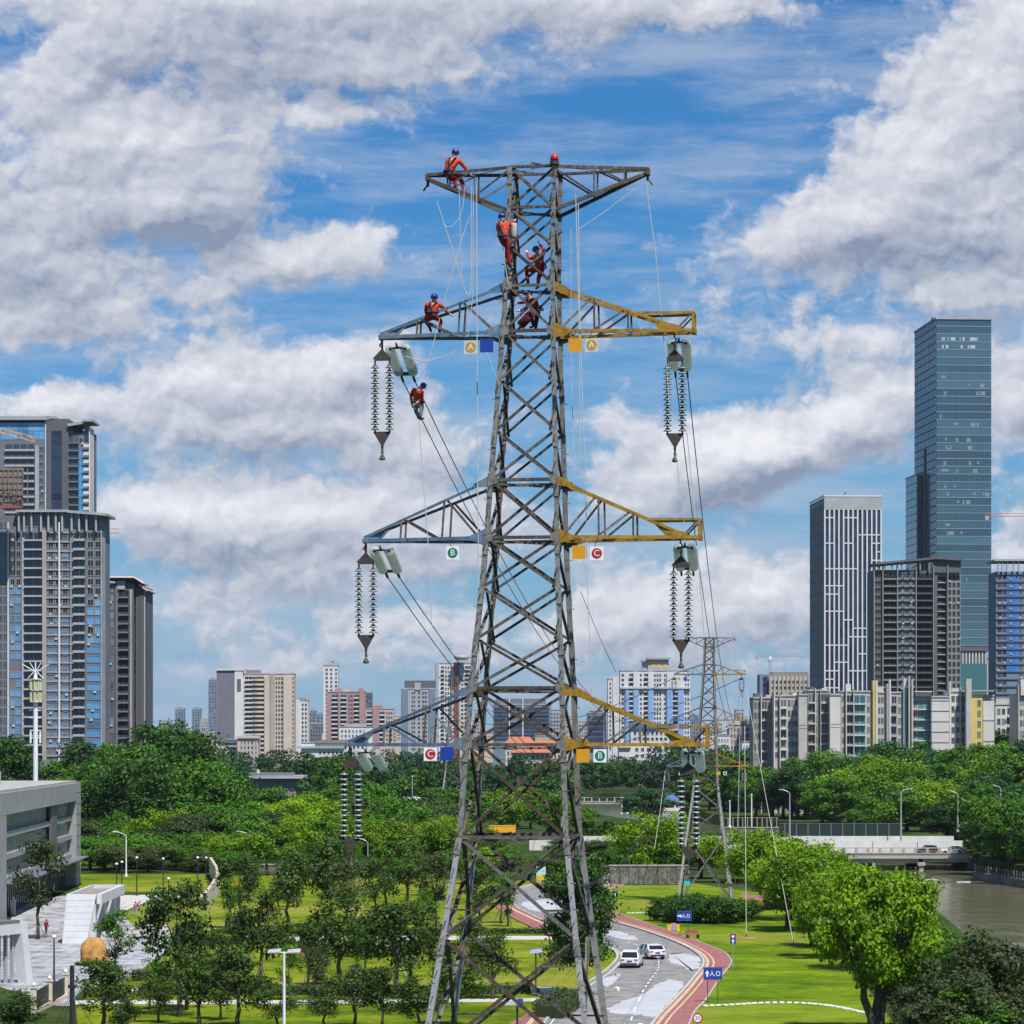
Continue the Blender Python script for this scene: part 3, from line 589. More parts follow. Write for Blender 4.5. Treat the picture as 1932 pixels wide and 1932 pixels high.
    fc = MB().add([(-.014,.095,-.03),(.014,.095,-.03),(0,.122,-.028),(0,.095,.02)], [(0,1,2),(1,3,2),(3,0,2)]).box(-.045,-.022,.085,.10,.012,.024,1).box(.022,.045,.085,.10,.012,.024,1).box(-.025,.025,.082,.094,-.062,-.052,1).box(-.105,-.092,-.015,.015,-.03,.03).box(.092,.105,-.015,.015,-.03,.03)
    place(ob('face', fc.mesh('face', [SKIN, HAIR]), t))
    if helmet:
        hm = MB().lathe([(.125,.02),(.128,.06),(.115,.11),(.08,.15),(.03,.165)], 14).box(-.07,.07,.09,.19,.025,.04).beam((0,-.12,.08),(0,.10,.155),.03,.02)
        place(ob('helmet', hm.mesh('helmet', HELM, True), t))
    else: place(ob('hair', MB().lathe([(.098,-.02),(.108,.03),(.10,.08),(.06,.118),(.02,.125)], 12, (0,-.012,0)).mesh('hair', HAIR, True), t))
    if harness:
        hb = MB()
        for sg in (-1, 1):
            s0 = L['sl' if sg < 0 else 'sr'].lerp(L['neck'], .5); w0 = L['pelvis']+side*sg*-.06+up*.08
            hb.beam(s0-fwd*.165+up*.03, w0-fwd*.175, .06, .025); hb.beam(s0+fwd*.16+up*.03, w0+fwd*.175, .06, .025); hb.beam(s0-fwd*.145+up*.03, s0+fwd*.13+up*.04, .05, .02)
        ring = [L['pelvis']+up*.09+(side*math.cos(a*math.pi/6)+fwd*math.sin(a*math.pi/6))*.175 for a in range(13)]
        hb.tube(ring, .042, 5)
        hb.box(*[q for i in range(3) for q in ((L['pelvis']-fwd*.17+side*.1)[i]-.05, (L['pelvis']-fwd*.17+side*.1)[i]+.05)])
        ob('harness', hb.mesh('harness', STRAP), t)
    return t
def joints(o, k, d, pts):
    """pts in enlarged-crop units (origin o, scale k) with a depth offset"""
    return {n: P(o[0]+p[0]*k, o[1]+p[1]*k, d+(p[2] if len(p) > 2 else 0)) for n, p in pts.items()}
Z1, Z8, Z7 = (772.8, 270.5), (920.9, 386.4), (695.5, 547.4)
person('worker in orange overalls seated on the far left end of the top arm', joints(Z1, .26667, 100.2, dict(
    pelvis=(278,216), neck=(312,104), head=(322,74,.02), sl=(268,122,.05), sr=(350,122,-.05), el=(262,172,.25), hl=(318,226,.3), er=(388,166,.05), hr=(424,212,.15),
    kl=(322,262,.22), kr=(366,256,-.1), fl=(326,318,.2), fr=(390,340,-.15))), face=(.35,.93,0))
person('climber in orange clinging to the outside of the upper left leg', joints(Z8, .13333, 98.95, dict(
    pelvis=(224,480), neck=(206,238), head=(198,185,.04), sl=(142,272,.05), sr=(278,262,.05), el=(140,372,.2), hl=(222,402,.35), er=(322,286,.2), hr=(372,226,.38),
    kl=(300,620,.3), kr=(276,672,.12), fl=(316,770,.3), fr=(306,842,.2))), face=(.35,.93,0))
person('worker in red climbing inside the tower with one arm raised', joints(Z8, .13333, 100.2, dict(
    pelvis=(728,898), neck=(706,704), head=(684,652,.05), sl=(654,738,.1), sr=(768,720,-.02), el=(586,766,.15), hl=(546,668,.2), er=(790,640,.1), hr=(736,562,.15),
    kl=(540,920,.25), kr=(716,1020,.05), fl=(566,1092,.2), fr=(708,1146,.05))), 'orange', 'red', face=(-.6,.8,0))
person('dark clad worker bent inside the tower just above the amber plates', joints(Z8, .13333, 100.3, dict(
    pelvis=(668,1470), neck=(598,1318), head=(574,1278,.03), sl=(566,1350,.1), sr=(650,1346,-.1), el=(500,1380,.1), hl=(430,1392,.1), er=(520,1480,-.1), hr=(446,1498,-.1),
    kl=(610,1580,.1), kr=(690,1600,-.1), fl=(640,1700,.1), fr=(672,1742,-.1))), 'red', 'dark', face=(-.9,.3,.2))
person('worker in orange sitting on the upper blue arm near its tip', joints(Z7, .16667, 100.0, dict(
    pelvis=(716,285), neck=(738,138), head=(742,96), sl=(664,164,.05), sr=(806,164,-.02), el=(646,236,.22), hl=(664,306,.32), er=(858,216,.15), hr=(922,274,.2),
    kl=(640,338,.25), kr=(820,346,.2), fl=(700,436,.3), fr=(800,446,.15))), face=(.2,.97,0))
person('worker in an orange vest crouching on the twin wires below the insulators', joints(Z7, .16667, 103.4, dict(
    pelvis=(566,1284), neck=(574,1128), head=(606,1094,.0), sl=(508,1130,.12), sr=(600,1160,-.12), el=(478,1206,.15), hl=(492,1296,.1), er=(606,1220,-.2), hr=(556,1268,-.22),
    kl=(530,1352,.1), kr=(604,1322,-.15), fl=(566,1440,.05), fr=(588,1432,-.15))), 'orange', 'grey', face=(.7,-.4,-.3))
q = P(920.9+545*.13333, 386.4+1610*.13333, 100.0)
t = thing('tool_bag', 'long dark red tool bag lashed slantwise inside the tower', 'bag', q)
ob('bag', MB().tube([(-.20,0,-.22),(.20,0,.20)], [.15,.15], 12).mesh('bag', mat('bag_red', (.13,.012,.015), .8, 0, .2, 6.), True), t)
ob('lid', MB().tube([(-.215,0,-.235),(-.20,0,-.22)], [.14,.155], 12).mesh('lid', mat('bag_lid', (.40,.03,.05), .7), True), t)
ob('strap', MB().tube([(-.12,-.15,-.12),(-.05,-.2,.05),(.12,-.15,.13)], .015, 5).mesh('strap', STRAP), t)
q = P(970, 433, 99.0)
t = thing('tool_pouch', 'pale canvas pouch hanging by the climber inside the leg', 'bag', q)
ob('pouch', MB().lathe([(.08,-.28),(.10,-.2),(.10,.12),(.085,.2)], 10).mesh('pouch', mat('canvas', (.42,.40,.36), .9, 0, .1, 5.), True), t)
ob('handle', MB().tube([(-.07,0,.2),(0,0,.34),(.07,0,.2)], .012, 5).mesh('handle', STRAP), t)
def standing(label, x, y, top, legs, h=1.68, turn=0., group=None, helmet=False, walk=.1):
    b = G(x, y); k = h/1.7; c, s = math.cos(turn), math.sin(turn)
    j = lambda a, bb, z: b+V((a*c-bb*s, a*s+bb*c, z))*k
    return person(label, dict(pelvis=j(0,0,.92), neck=j(0,.02,1.42), head=j(0,.05,1.56), sl=j(-.18,.01,1.37), sr=j(.18,.01,1.37), el=j(-.24,.0,1.10), hl=j(-.22,.10,.86), er=j(.24,.02,1.10), hr=j(.22,.14,.88),
        kl=j(-.10,walk,.50), kr=j(.10,-walk*.3,.50), fl=j(-.10,walk*.8,.09), fr=j(.10,-walk,.09)), top, legs, helmet, False, group, face=(-s, c, 0))
standing('pedestrian in a pink top and pale purple trousers on the small lawn by the plaza', 256, 1727, 'pink', 'purple', turn=.6)
standing('walker in dark clothes crossing the grey plaza near the beige ledge', 294, 1772, 'dark', 'navy', turn=1.2)
standing('second walker in grey on the plaza behind the dark walker', 287, 1776, 'grey', 'dark', turn=1.4)
standing('person in a red jacket near the young tree by the grey building', 87, 1763, 'red', 'dark', turn=-.5)
# ================================================================ ground, river, roads
GRASS = None
def grassmat(name, a, b, s1, stripes=0., dry=None):
    """mown grass: broad tone patches, tufts, fine speckle, and thin dry or worn spots"""
    m = bpy.data.materials.new(name); MATS[name] = m; m.use_nodes = True; nt = m.node_tree; bs = nt.nodes['Principled BSDF']; bs.inputs['Roughness'].default_value = .95; bs.inputs['Specular IOR Level'].default_value = .05
    t = nt.nodes.new('ShaderNodeTexCoord')
    def noise(sc, det, ro):
        n = nt.nodes.new('ShaderNodeTexNoise'); n.inputs['Scale'].default_value = sc; n.inputs['Detail'].default_value = det; n.inputs['Roughness'].default_value = ro; nt.links.new(t.outputs['Object'], n.inputs[0]); return n.outputs[0]
    def rng_(k, f0, f1, t0=0., t1=1.):
        n = nt.nodes.new('ShaderNodeMapRange'); n.inputs['From Min'].default_value = f0; n.inputs['From Max'].default_value = f1; n.inputs['To Min'].default_value = t0; n.inputs['To Max'].default_value = t1; nt.links.new(k, n.inputs[0]); return n.outputs[0]
    def mad(x, k, c):
        n = nt.nodes.new('ShaderNodeMath'); n.operation = 'MULTIPLY_ADD'; nt.links.new(x, n.inputs[0]); n.inputs[1].default_value = k
        if isinstance(c, float): n.inputs[2].default_value = c
        else: nt.links.new(c, n.inputs[2])
        return n.outputs[0]
    big, med, fine = noise(s1*.5, 4, .6), noise(.22, 5, .65), noise(1.3, 4, .8)
    f = rng_(mad(fine, .65, mad(med, 1.0, big)), 1.12, 1.54)
    mx = nt.nodes.new('ShaderNodeMixRGB'); mx.inputs[1].default_value = (*a, 1); mx.inputs[2].default_value = (*b, 1); nt.links.new(f, mx.inputs[0])
    m2 = nt.nodes.new('ShaderNodeMixRGB'); m2.inputs[2].default_value = (*(dry or b), 1); nt.links.new(mx.outputs[0], m2.inputs[1]); nt.links.new(rng_(mad(noise(.55, 6, .75), .6, noise(.035, 3, .5)), .82, .98, 0., .8), m2.inputs[0])
    nt.links.new(m2.outputs[0], bs.inputs['Base Color'])
    bp = nt.nodes.new('ShaderNodeBump'); bp.inputs['Strength'].default_value = .5; bp.inputs['Distance'].default_value = .12; nt.links.new(fine, bp.inputs['Height']); nt.links.new(bp.outputs[0], bs.inputs['Normal']); return m
SOIL = grassmat('wood_floor', (.020,.036,.010), (.055,.085,.02), .12)
LAWNR = grassmat('lawn_bright', (.045,.105,.005), (.205,.280,.008), .07, dry=(.19,.20,.035))
LAWNL = grassmat('lawn_yellow', (.055,.105,.005), (.24,.275,.012), .07, dry=(.23,.215,.05))
ASPH = mat('asphalt', (.27,.255,.245), .75, 0, .22, .35, (.19,.182,.18), .50)
PAVE = mat('pale_paving', (.50,.48,.45), .8, 0, .14, .6)
PLAZA = mat('granite_plaza', (.41,.405,.42), .55, 0, .25, .35, (.20,.195,.205), .54, stretch=(.6,.35,1))
BRICK = mat('red_paving', (.34,.125,.115), .85, 0, .25, 1.4, (.25,.095,.09), .5)
TACT = mat('tactile_strip', (.52,.40,.25), .85, 0, .25, .8)
KERB = mat('kerb_stone', (.44,.42,.39), .85, 0, .25, .8)
LINE = mat('road_paint', (.78,.77,.74), .7, 0, .12, 1.)
WET = mat('puddle_water', (.50,.50,.52), .45, 0, .15, .3, spec=.4)
def wmat():
    m = mat('river_water', (.17,.155,.095), .10, 0, .12, .05, spec=.5); nt = m.node_tree; b = nt.nodes['Principled BSDF']
    t = nt.nodes.new('ShaderNodeTexCoord'); mp = nt.nodes.new('ShaderNodeMapping'); mp.inputs['Scale'].default_value = (1,.35,1); nt.links.new(t.outputs['Object'], mp.inputs[0])
    n = nt.nodes.new('ShaderNodeTexNoise'); n.inputs['Scale'].default_value = .32; n.inputs['Detail'].default_value = 3; nt.links.new(mp.outputs[0], n.inputs[0])
    bp = nt.nodes.new('ShaderNodeBump'); bp.inputs['Strength'].default_value = .42; bp.inputs['Distance'].default_value = .5; nt.links.new(n.outputs[0], bp.inputs['Height']); nt.links.new(bp.outputs[0], b.inputs['Normal']); return m
WATER = wmat()
LB = [(100,30),(200,36),(300,48),(420,57),(540,61),(640,58),(760,45),(900,25),(1050,24),(1300,24)]
RB = [(100,140),(200,120),(350,103),(480,87.5),(530,82.5),(560,86),(640,88),(780,78),(900,57),(1050,54),(1300,58)]
def bank(y, T):
    for (y0, x0), (y1, x1) in zip(T, T[1:]):
        if y <= y1: return x0+(x1-x0)*(y-y0)/(y1-y0)
    return T[-1][1]
ys = [100]+list(range(150, 1265, 50))+[1265]
gb = MB(); rows = []
for y in ys:
    l, r_ = bank(y, LB), bank(y, RB); rows.append([(-3000,y,0),(-200,y,0),(l-1.2,y,0),(l,y,-3.4),(l+.6,y,-5),(r_-.6,y,-5),(r_,y,-3.4),(r_+1.2,y,0),(300,y,0),(3000,y,0)])
nn = len(rows[0]); gb.v = [p for r_ in rows for p in r_]
gb.f = [(i*nn+j, i*nn+j+1, (i+1)*nn+j+1, (i+1)*nn+j) for i in range(len(rows)-1) for j in range(nn-1)]
o0 = len(gb.v); gb.v += [(-9000,-400,0),(9000,-400,0),(9000,100,0),(-9000,100,0),(-9000,1265,0),(9000,1265,0),(9000,14000,0),(-9000,14000,0),(-3000,100,0),(-3000,1265,0),(3000,100,0),(3000,1265,0)]
gb.f += [(o0,o0+1,o0+2,o0+3),(o0+4,o0+5,o0+6,o0+7),(o0+3,o0+8,o0+9,o0+4),(o0+10,o0+2,o0+5,o0+11)]; gb.mi = [0]*len(gb.f)
gb.add([(bank(1265, LB)-2, 1265, 0), (bank(1265, RB)+2, 1265, 0), (bank(1265, RB)+2, 1265.5, -6), (bank(1265, LB)-2, 1265.5, -6)], [(3,2,1,0)])
setting('ground', gb.mesh('ground', SOIL))
setting('river', MB().add([(20,98,-3),(150,98,-3),(100,560,-3),(90,1302,-3),(10,1302,-3)], [(0,1,2,3,4)]).mesh('river', WATER))
LAY = [0]
def sheet(name, px, m, z, kind='structure'):
    pts = [G(x, y) for x, y in px]
    if sum(a.x*b.y-b.x*a.y for a, b in zip(pts, pts[1:]+pts[:1])) < 0: pts.reverse()
    return setting(name, MB().add([(p.x, p.y, z) for p in pts], [tuple(range(len(pts)))]).mesh(name, m), kind)
def smooth(px, n=4): return [(p[0], p[1]) for p in curve(px, n)]
def ribbon(b, pts, o0, o1, z0, z1, m=0):
    """raised band along world points, from offset o0 to o1 to the right of travel"""
    n = len(pts); L = []
    for i, p in enumerate(pts):
        d = (pts[min(i+1, n-1)]-pts[max(i-1, 0)]); d.z = 0; d.normalize(); s = V((d.y, -d.x, 0)); L.append((p+s*o0, p+s*o1))
    vs = []
    for a, c in L: vs += [(a.x,a.y,z0),(c.x,c.y,z0),(c.x,c.y,z1),(a.x,a.y,z1)]
    fs = []
    for i in range(n-1):
        k = i*4; fs += [(k+3,k+2,k+6,k+7),(k+2,k+1,k+5,k+6),(k+1,k,k+4,k+5),(k,k+3,k+7,k+4)]
    return b.add(vs, fs, m)
EDGE_R = smooth([(1200,1975),(1236,1924),(1263,1896),(1291,1866),(1313,1839),(1325,1823),(1323,1809),(1304,1793),(1263,1774),(1205,1754),(1146,1737),(1112,1722),(1093,1707),(1090,1690),(1108,1677),(1150,1669),(1185,1663)])
EDGE_L = smooth([(1000,1975),(1033,1926),(1060,1896),(1090,1868),(1131,1843),(1155,1823),(1167,1805),(1153,1791),(1124,1778),(1098,1766),(1050,1748),(1005,1728),(976,1713),(966,1700),(972,1687),(1000,1673),(1050,1664),(1110,1659),(1170,1657)])
sheet('lawn', [(150,1975),(143,1895),(232,1846),(262,1831),(318,1798),(330,1756),(390,1690),(420,1652),(640,1650),(800,1655),(960,1662),(1060,1655),(1170,1652),(1170,1680),(1200,1975)], LAWNL, .004)
sheet('lawn', [(226,1726),(258,1753),(385,1753),(392,1716),(380,1692),(300,1692)], LAWNR, .006)
sheet('lawn', [(148,1650),(390,1650),(392,1682),(230,1684),(150,1690)], LAWNL, .006)
sheet('lawn', [(1190,1985),(1330,1975),(1700,1975),(1690,1935),(1640,1870),(1590,1800),(1540,1730),(1480,1690),(1400,1680),(1290,1664),(1190,1660),(1154,1671),(1120,1690),(1130,1730)], LAWNR, .008)
sheet('road', EDGE_R+EDGE_L[::-1], ASPH, .014)
OUT_R = smooth([(1285,1975),(1301,1932),(1313,1907),(1330,1890),(1346,1866),(1363,1841),(1378,1822),(1379,1812),(1368,1799),(1346,1789),(1296,1769),(1229,1746),(1160,1722),(1130,1708),(1118,1697),(1126,1686),(1160,1674),(1192,1666)])
sheet('cycle_path', OUT_R+EDGE_R[::-1], BRICK, .10)
OUT_L = smooth([(1170,1653),(1110,1655),(1057,1660),(1020,1665),(984,1675),(952,1687),(936,1703),(942,1719),(971,1735),(1006,1752),(1036,1766),(1060,1776)])
sheet('cycle_path', OUT_L+[p for p in EDGE_L if p[1] < 1768], BRICK, .10)
PL = [(963,1960),(963,1934),(1010,1908),(1046,1892),(1078,1886),(1086,1876),(1080,1888),(1052,1906),(1024,1932),(1008,1960)]
sheet('cycle_path', [(940,1975),(963,1932),(1012,1906),(1050,1888),(1076,1884),(1078,1889),(1050,1908),(1024,1930),(1000,1975)], BRICK, .10)
sheet('path', [(900,1862),(985,1862),(1050,1866),(1078,1884),(1050,1888),(1015,1880),(985,1871),(900,1870)], PAVE, .10)
kb = MB(); wr = [G(*p) for p in EDGE_R]; wl = [G(*p) for p in EDGE_L]
ribbon(kb, wr, -.03, .20, .0, .16); ribbon(kb, wl, -.20, .03, .0, .16); ribbon(kb, [G(*p) for p in OUT_R], -.06, .05, 0, .13)
setting('kerb', kb.mesh('kerb', KERB))
tb = MB(); ribbon(tb, wr, .32, .62, .09, .106); ribbon(tb, wr, .95, 1.12, .09, .106); ribbon(tb, wl[40:], -1.1, -.7, .09, .106)
ribbon(tb, [G(x, y) for x, y in smooth([(985,1975),(1018,1926),(1045,1906),(1066,1890)])], -.75, -.35, .09, .106)
setting('tactile_paving', tb.mesh('tactile_paving', TACT))
mid = smooth([(1190,1925),(1212,1872),(1226,1850),(1240,1832),(1243,1816),(1238,1803),(1215,1788),(1180,1775)], 3); mw = [G(*p) for p in mid]
lb_ = MB()
for i in range(0, len(mw)-1): ribbon(lb_, [mw[i], mw[i].lerp(mw[i+1], .45)], -.07, .07, .0, .020)
ribbon(lb_, wl[:30], .35, .43, 0, .020)
for x, y in ((1166,1866),(1210,1936)):
    c = G(x, y); lb_.box(c.x-.07, c.x+.07, c.y-2, c.y+1.2, 0, .020); lb_.add([(c.x-.3,c.y+1.0,.020),(c.x+.3,c.y+1.0,.020),(c.x,c.y+2.6,.020)], [(0,1,2)])
setting('road_marking', lb_.mesh('road_marking', LINE))
for px in ([(1138,1905),(1180,1888),(1220,1872),(1250,1852),(1275,1850),(1290,1858),(1262,1892),(1236,1918),(1205,1915),(1160,1912)], [(1262,1800),(1292,1800),(1318,1806),(1322,1818),(1308,1832),(1290,1824),(1262,1812)], [(1128,1748),(1160,1756),(1200,1768),(1190,1774),(1150,1766)], [(985,1702),(1040,1696),(1080,1700),(1075,1712),(1020,1720),(990,1712)], [(1135,1850),(1160,1838),(1168,1842),(1146,1862)]):
    q = smooth(px+[px[0]], 9)[:-1]; sheet('puddle', [(x+R.gauss(0, 2.6), y+R.gauss(0, .75)) for x, y in q], WET, .019)
def pathp(name, px, m, z): return sheet(name, px, m, z)
pathp('path', [(386,1767),(700,1766),(1000,1766),(1128,1765),(1136,1771),(1000,1773),(700,1774),(386,1775)], PAVE, .012)
pathp('path', [(236,1864),(620,1864),(902,1863),(902,1870),(620,1871),(236,1871)], PAVE, .012)
pathp('path', [(142,1888),(620,1887),(1040,1883),(1045,1889),(620,1894),(142,1895)], PAVE, .012)
pathp('path', [(227,1689),(383,1687),(383,1693),(298,1693),(227,1722)], PAVE, .012)
pathp('path', [(1395,1692),(1440,1700),(1490,1722),(1520,1745),(1530,1738),(1500,1712),(1450,1692),(1400,1686)], BRICK, .012)
sheet('plaza', [(0,1770),(40,1700),(120,1690),(150,1688),(226,1700),(228,1722),(258,1754),(330,1755),(322,1790),(262,1832),(235,1845),(150,1872),(142,1880),(140,1898),(107,1898),(0,1862)], PLAZA, .013)
# paving joints of the plaza, as shallow dark courses
jb = MB()
for y in (1700,1712,1726,1741,1758,1776,1796,1818,1842,1868): 
    a, c = G(20 if y < 1860 else 100, y), G(250 if y < 1760 else 325 if y < 1795 else 240 if y < 1850 else 140, y); jb.box(a.x, c.x, a.y-.06, a.y+.06, .01, .0165)
for k in range(14):
    x = G(30, 1780).x+k*1.35; jb.box(x-.03, x+.03, G(0, 1860).y+(k < 5)*6-(k > 8)*-22, G(0, 1705).y, .01, .0163)
setting('paving_joint', jb.mesh('paving_joint', mat('joint_dark', (.15,.15,.15), .9)))
GRB = mat('granite_grey', (.40,.40,.41), .75, 0, .12, .7)
# low clipped hedges: one dense body of leaves each
LEAF = dict(dark=leafmat('leaf_dark', (.010,.036,.008), (.060,.150,.018)), mid=leafmat('leaf_mid', (.014,.055,.006), (.105,.265,.014)), bright=leafmat('leaf_bright', (.032,.095,.003), (.255,.44,.008)), park=leafmat('leaf_park', (.010,.032,.007), (.085,.155,.022)),
            olive=leafmat('leaf_olive', (.026,.042,.014), (.092,.130,.038)), teal=leafmat('leaf_teal', (.010,.042,.016), (.050,.150,.040)), lime=leafmat('leaf_lime', (.06,.12,.006), (.205,.34,.016)),
            flower=leafmat('leaf_flower', (.32,.10,.24), (.45,.22,.38)), crimson=leafmat('leaf_crimson', (.12,.012,.02), (.28,.04,.06)), yellow=leafmat('leaf_yellow', (.25,.22,.01), (.42,.36,.03)))
def leaves_mesh(name, pts, nrm, size, m, rng, asp=.62, rnd=None):
    """rhombic leaves at pts (n,3), roughly facing nrm"""
    n = len(pts); nrm = nrm+rng.normal(0, .55, (n, 3)); nrm /= np.linalg.norm(nrm, axis=1)[:, None]+1e-9
    a = rng.normal(0, 1, (n, 3)); a -= nrm*(a*nrm).sum(1)[:, None]; a /= np.linalg.norm(a, axis=1)[:, None]+1e-9; b = np.cross(nrm, a)
    s = size*rng.uniform(.6, 1.35, (n, 1)); v = np.empty((n, 4, 3)); 
    v[:, 0] = pts-a*s; v[:, 1] = pts-b*s*asp; v[:, 2] = pts+a*s; v[:, 3] = pts+b*s*asp
    me = bpy.data.meshes.new(name); me.vertices.add(n*4); me.vertices.foreach_set('co', v.reshape(-1)); me.loops.add(n*4); me.loops.foreach_set('vertex_index', np.arange(n*4, dtype=np.int32))
    me.polygons.add(n); me.polygons.foreach_set('loop_start', np.arange(0, n*4, 4, dtype=np.int32)); me.polygons.foreach_set('loop_total', np.full(n, 4, dtype=np.int32))
    at = me.attributes.new('rnd', 'FLOAT', 'POINT'); r_ = rng.uniform(0, 1, n) if rnd is None else rnd; at.data.foreach_set('value', np.repeat(np.clip(r_, 0, 1), 4).astype(np.float32))
    me.materials.append(m); me.update(calc_edges=True); me.validate(); return me
def hedge(pxa, pxb, w, h, m, label, n=None, size=.10, cat='hedge', name='hedge'):
    a, b = G(*pxa), G(*pxb); c = (a+b)/2; L = (b-a).length; rng = np.random.default_rng(int(pxa[0]*7+pxa[1])); n = n or int(min(4000, 60*L*max(w, h)))
    d = (b-a)/max(L, .01); s = V((d.y, -d.x, 0))
    u, v_ = rng.uniform(-.5, .5, n)*L, rng.uniform(-.5, .5, n)*w; top = rng.uniform(0, 1, n) < .55; z = np.where(top, h*(.9+.1*rng.uniform(-1, 1, n)), rng.uniform(0, h, n)); v_ = np.where(top, v_, np.sign(v_)*w/2)
    z += .12*h*np.sin(u*1.7)*np.cos(v_+u*.6)
    p = np.stack([d.x*u+s.x*v_, d.y*u+s.y*v_, z], 1); nr = np.stack([s.x*np.where(top, 0, np.sign(v_)), s.y*np.where(top, 0, np.sign(v_)), np.where(top, 1., .4)], 1)
    t = thing(name, label, cat, c); ob('foliage', leaves_mesh('foliage', p, nr, size, m, rng), t)
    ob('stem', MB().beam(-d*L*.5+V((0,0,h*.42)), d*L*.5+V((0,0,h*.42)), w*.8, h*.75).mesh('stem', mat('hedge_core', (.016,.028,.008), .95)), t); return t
hedge((262,1876),(620,1877), 1.5, .8, LEAF['olive'], 'low clipped hedge between the two pale footpaths, left stretch'); hedge((640,1877),(1000,1874), 1.5, .8, LEAF['mid'], 'low clipped hedge between the two pale footpaths, behind the pylon legs')
hedge((395,1780),(555,1780), 2.6, .7, LEAF['mid'], 'low hedge along the near side of the middle footpath'); hedge((398,1762),(700,1762), 1.2, .6, LEAF['bright'], 'bright low hedge along the far side of the middle footpath')
hedge((720,1761),(1050,1761), 1.2, .6, LEAF['mid'], 'low hedge beyond the middle footpath behind the pylon'); hedge((250,1850),(395,1850), 2.2, 1.0, LEAF['olive'], 'olive hedge at the edge of the plaza lawn')
hedge((160,1881),(246,1881), 2., .9, LEAF['bright'], 'bright low hedge right of the dark post near the plaza'); hedge((1036,1922),(1075,1892), 2.6, 1.2, LEAF['olive'], 'dark planted strip between the road kerb and the red path')
hedge((150,1633),(400,1638), 3., 1.6, LEAF['bright'], 'bright low hedge under the trees beyond the back lawn', 1800, .2)
for x, y, w, k, lb in ((555,1798,60,'crimson','crimson flower bed on the lawn beside the lamp head'),(640,1805,150,'yellow','yellow flower bed on the middle of the left lawn'),(672,1790,40,'crimson','crimson flower patch behind the yellow bed')):
    hedge((x-w/2, y),(x+w/2, y), 3., .35, LEAF[k], lb, 900, .10, 'flower bed', 'flower_bed')
# ================================================================ buildings
def wmat_(n, c, **k): return mat(n, c, k.pop('rough', .8), 0, k.pop('var', .10), k.pop('scale', .12), **k)
WL = dict(grey=wmat_('wall_grey', (.155,.162,.195), var=.18), dgrey=wmat_('wall_dark_grey', (.105,.105,.12)), lgrey=wmat_('wall_light_grey', (.36,.365,.395), var=.15), white=wmat_('wall_white', (.62,.61,.62)),
          cream=wmat_('wall_cream', (.55,.46,.38)), purple=wmat_('wall_purple_grey', (.17,.155,.20)), pink=wmat_('wall_pink', (.36,.225,.215)), lpink=wmat_('wall_pale_pink', (.50,.40,.385)), blue=wmat_('wall_blue', (.22,.36,.66)),
          wgrey=wmat_('wall_warm_grey', (.45,.42,.385), var=.2), wdark=wmat_('wall_warm_dark', (.27,.255,.24), var=.2), wwhite=wmat_('wall_warm_white', (.58,.555,.52), var=.14),
          yellow=wmat_('wall_yellow', (.60,.46,.13)), tan=wmat_('wall_tan', (.36,.33,.31), var=.15), steelb=wmat_('wall_blue_grey', (.16,.21,.29)), orange=wmat_('roof_orange', (.42,.15,.08)), slate=wmat_('roof_slate', (.10,.10,.115)), brown=wmat_('wall_brown', (.24,.20,.17)),
          red=wmat_('wall_red', (.33,.08,.07)), concrete=wmat_('bare_concrete', (.24,.235,.24)), roofb=wmat_('roof_blue', (.06,.13,.28)))
PANE = dict(dark=glassmat('glass_dark', (.012,.016,.024), (.06,.075,.10)), blue=glassmat('glass_blue', (.03,.12,.28), (.16,.40,.66), bias=.7), film=glassmat('glass_blue_film', (.02,.045,.08), (.10,.34,.66), bias=.30), teal=glassmat('glass_teal', (.01,.06,.07), (.10,.28,.28)),
            navy=glassmat('glass_navy', (.010,.013,.030), (.035,.05,.10)), mix=glassmat('glass_mixed', (.015,.018,.025), (.22,.27,.33), bias=1.6), hole_shade=mat('opening_shade', (.018,.018,.02), .9, 0, .3, .3), net=mat('blue_netting', (.02,.17,.52), .8, 0, .3, .4), gold=mat('warm_panel', (.62,.40,.14), .6))  # the near-black entry paints in the shade of empty, unglazed windows
WM = {}
ACM = MB().box(-.45, .45, -.42, -.0, 0, .62).mesh('air_conditioner', mat('ac_white', (.50,.50,.50), .6, 0, .2, 2.))
def winmesh(w, h, p, f, simple):
    k = (round(w, 2), round(h, 2), p, f, simple)
    if k not in WM:
        b = MB().box(-w/2, w/2, -.04, .0, 0, h, 0)
        if simple: b.box(-w/2-.1, w/2+.1, -.16, 0, -.18, -.01, 1)
        else:
            t = min(.12, w*.08)
            b.box(-w/2-t, -w/2, -.12, 0, -t, h+t, 1).box(w/2, w/2+t, -.12, 0, -t, h+t, 1).box(-w/2, w/2, -.12, 0, h, h+t, 1).box(-w/2, w/2, -.14, 0, -t, 0, 1).box(-.03, .03, -.09, -.04, 0, h, 1)
        WM[k] = b.mesh('window', [PANE[p], WL[f]])
    return WM[k]
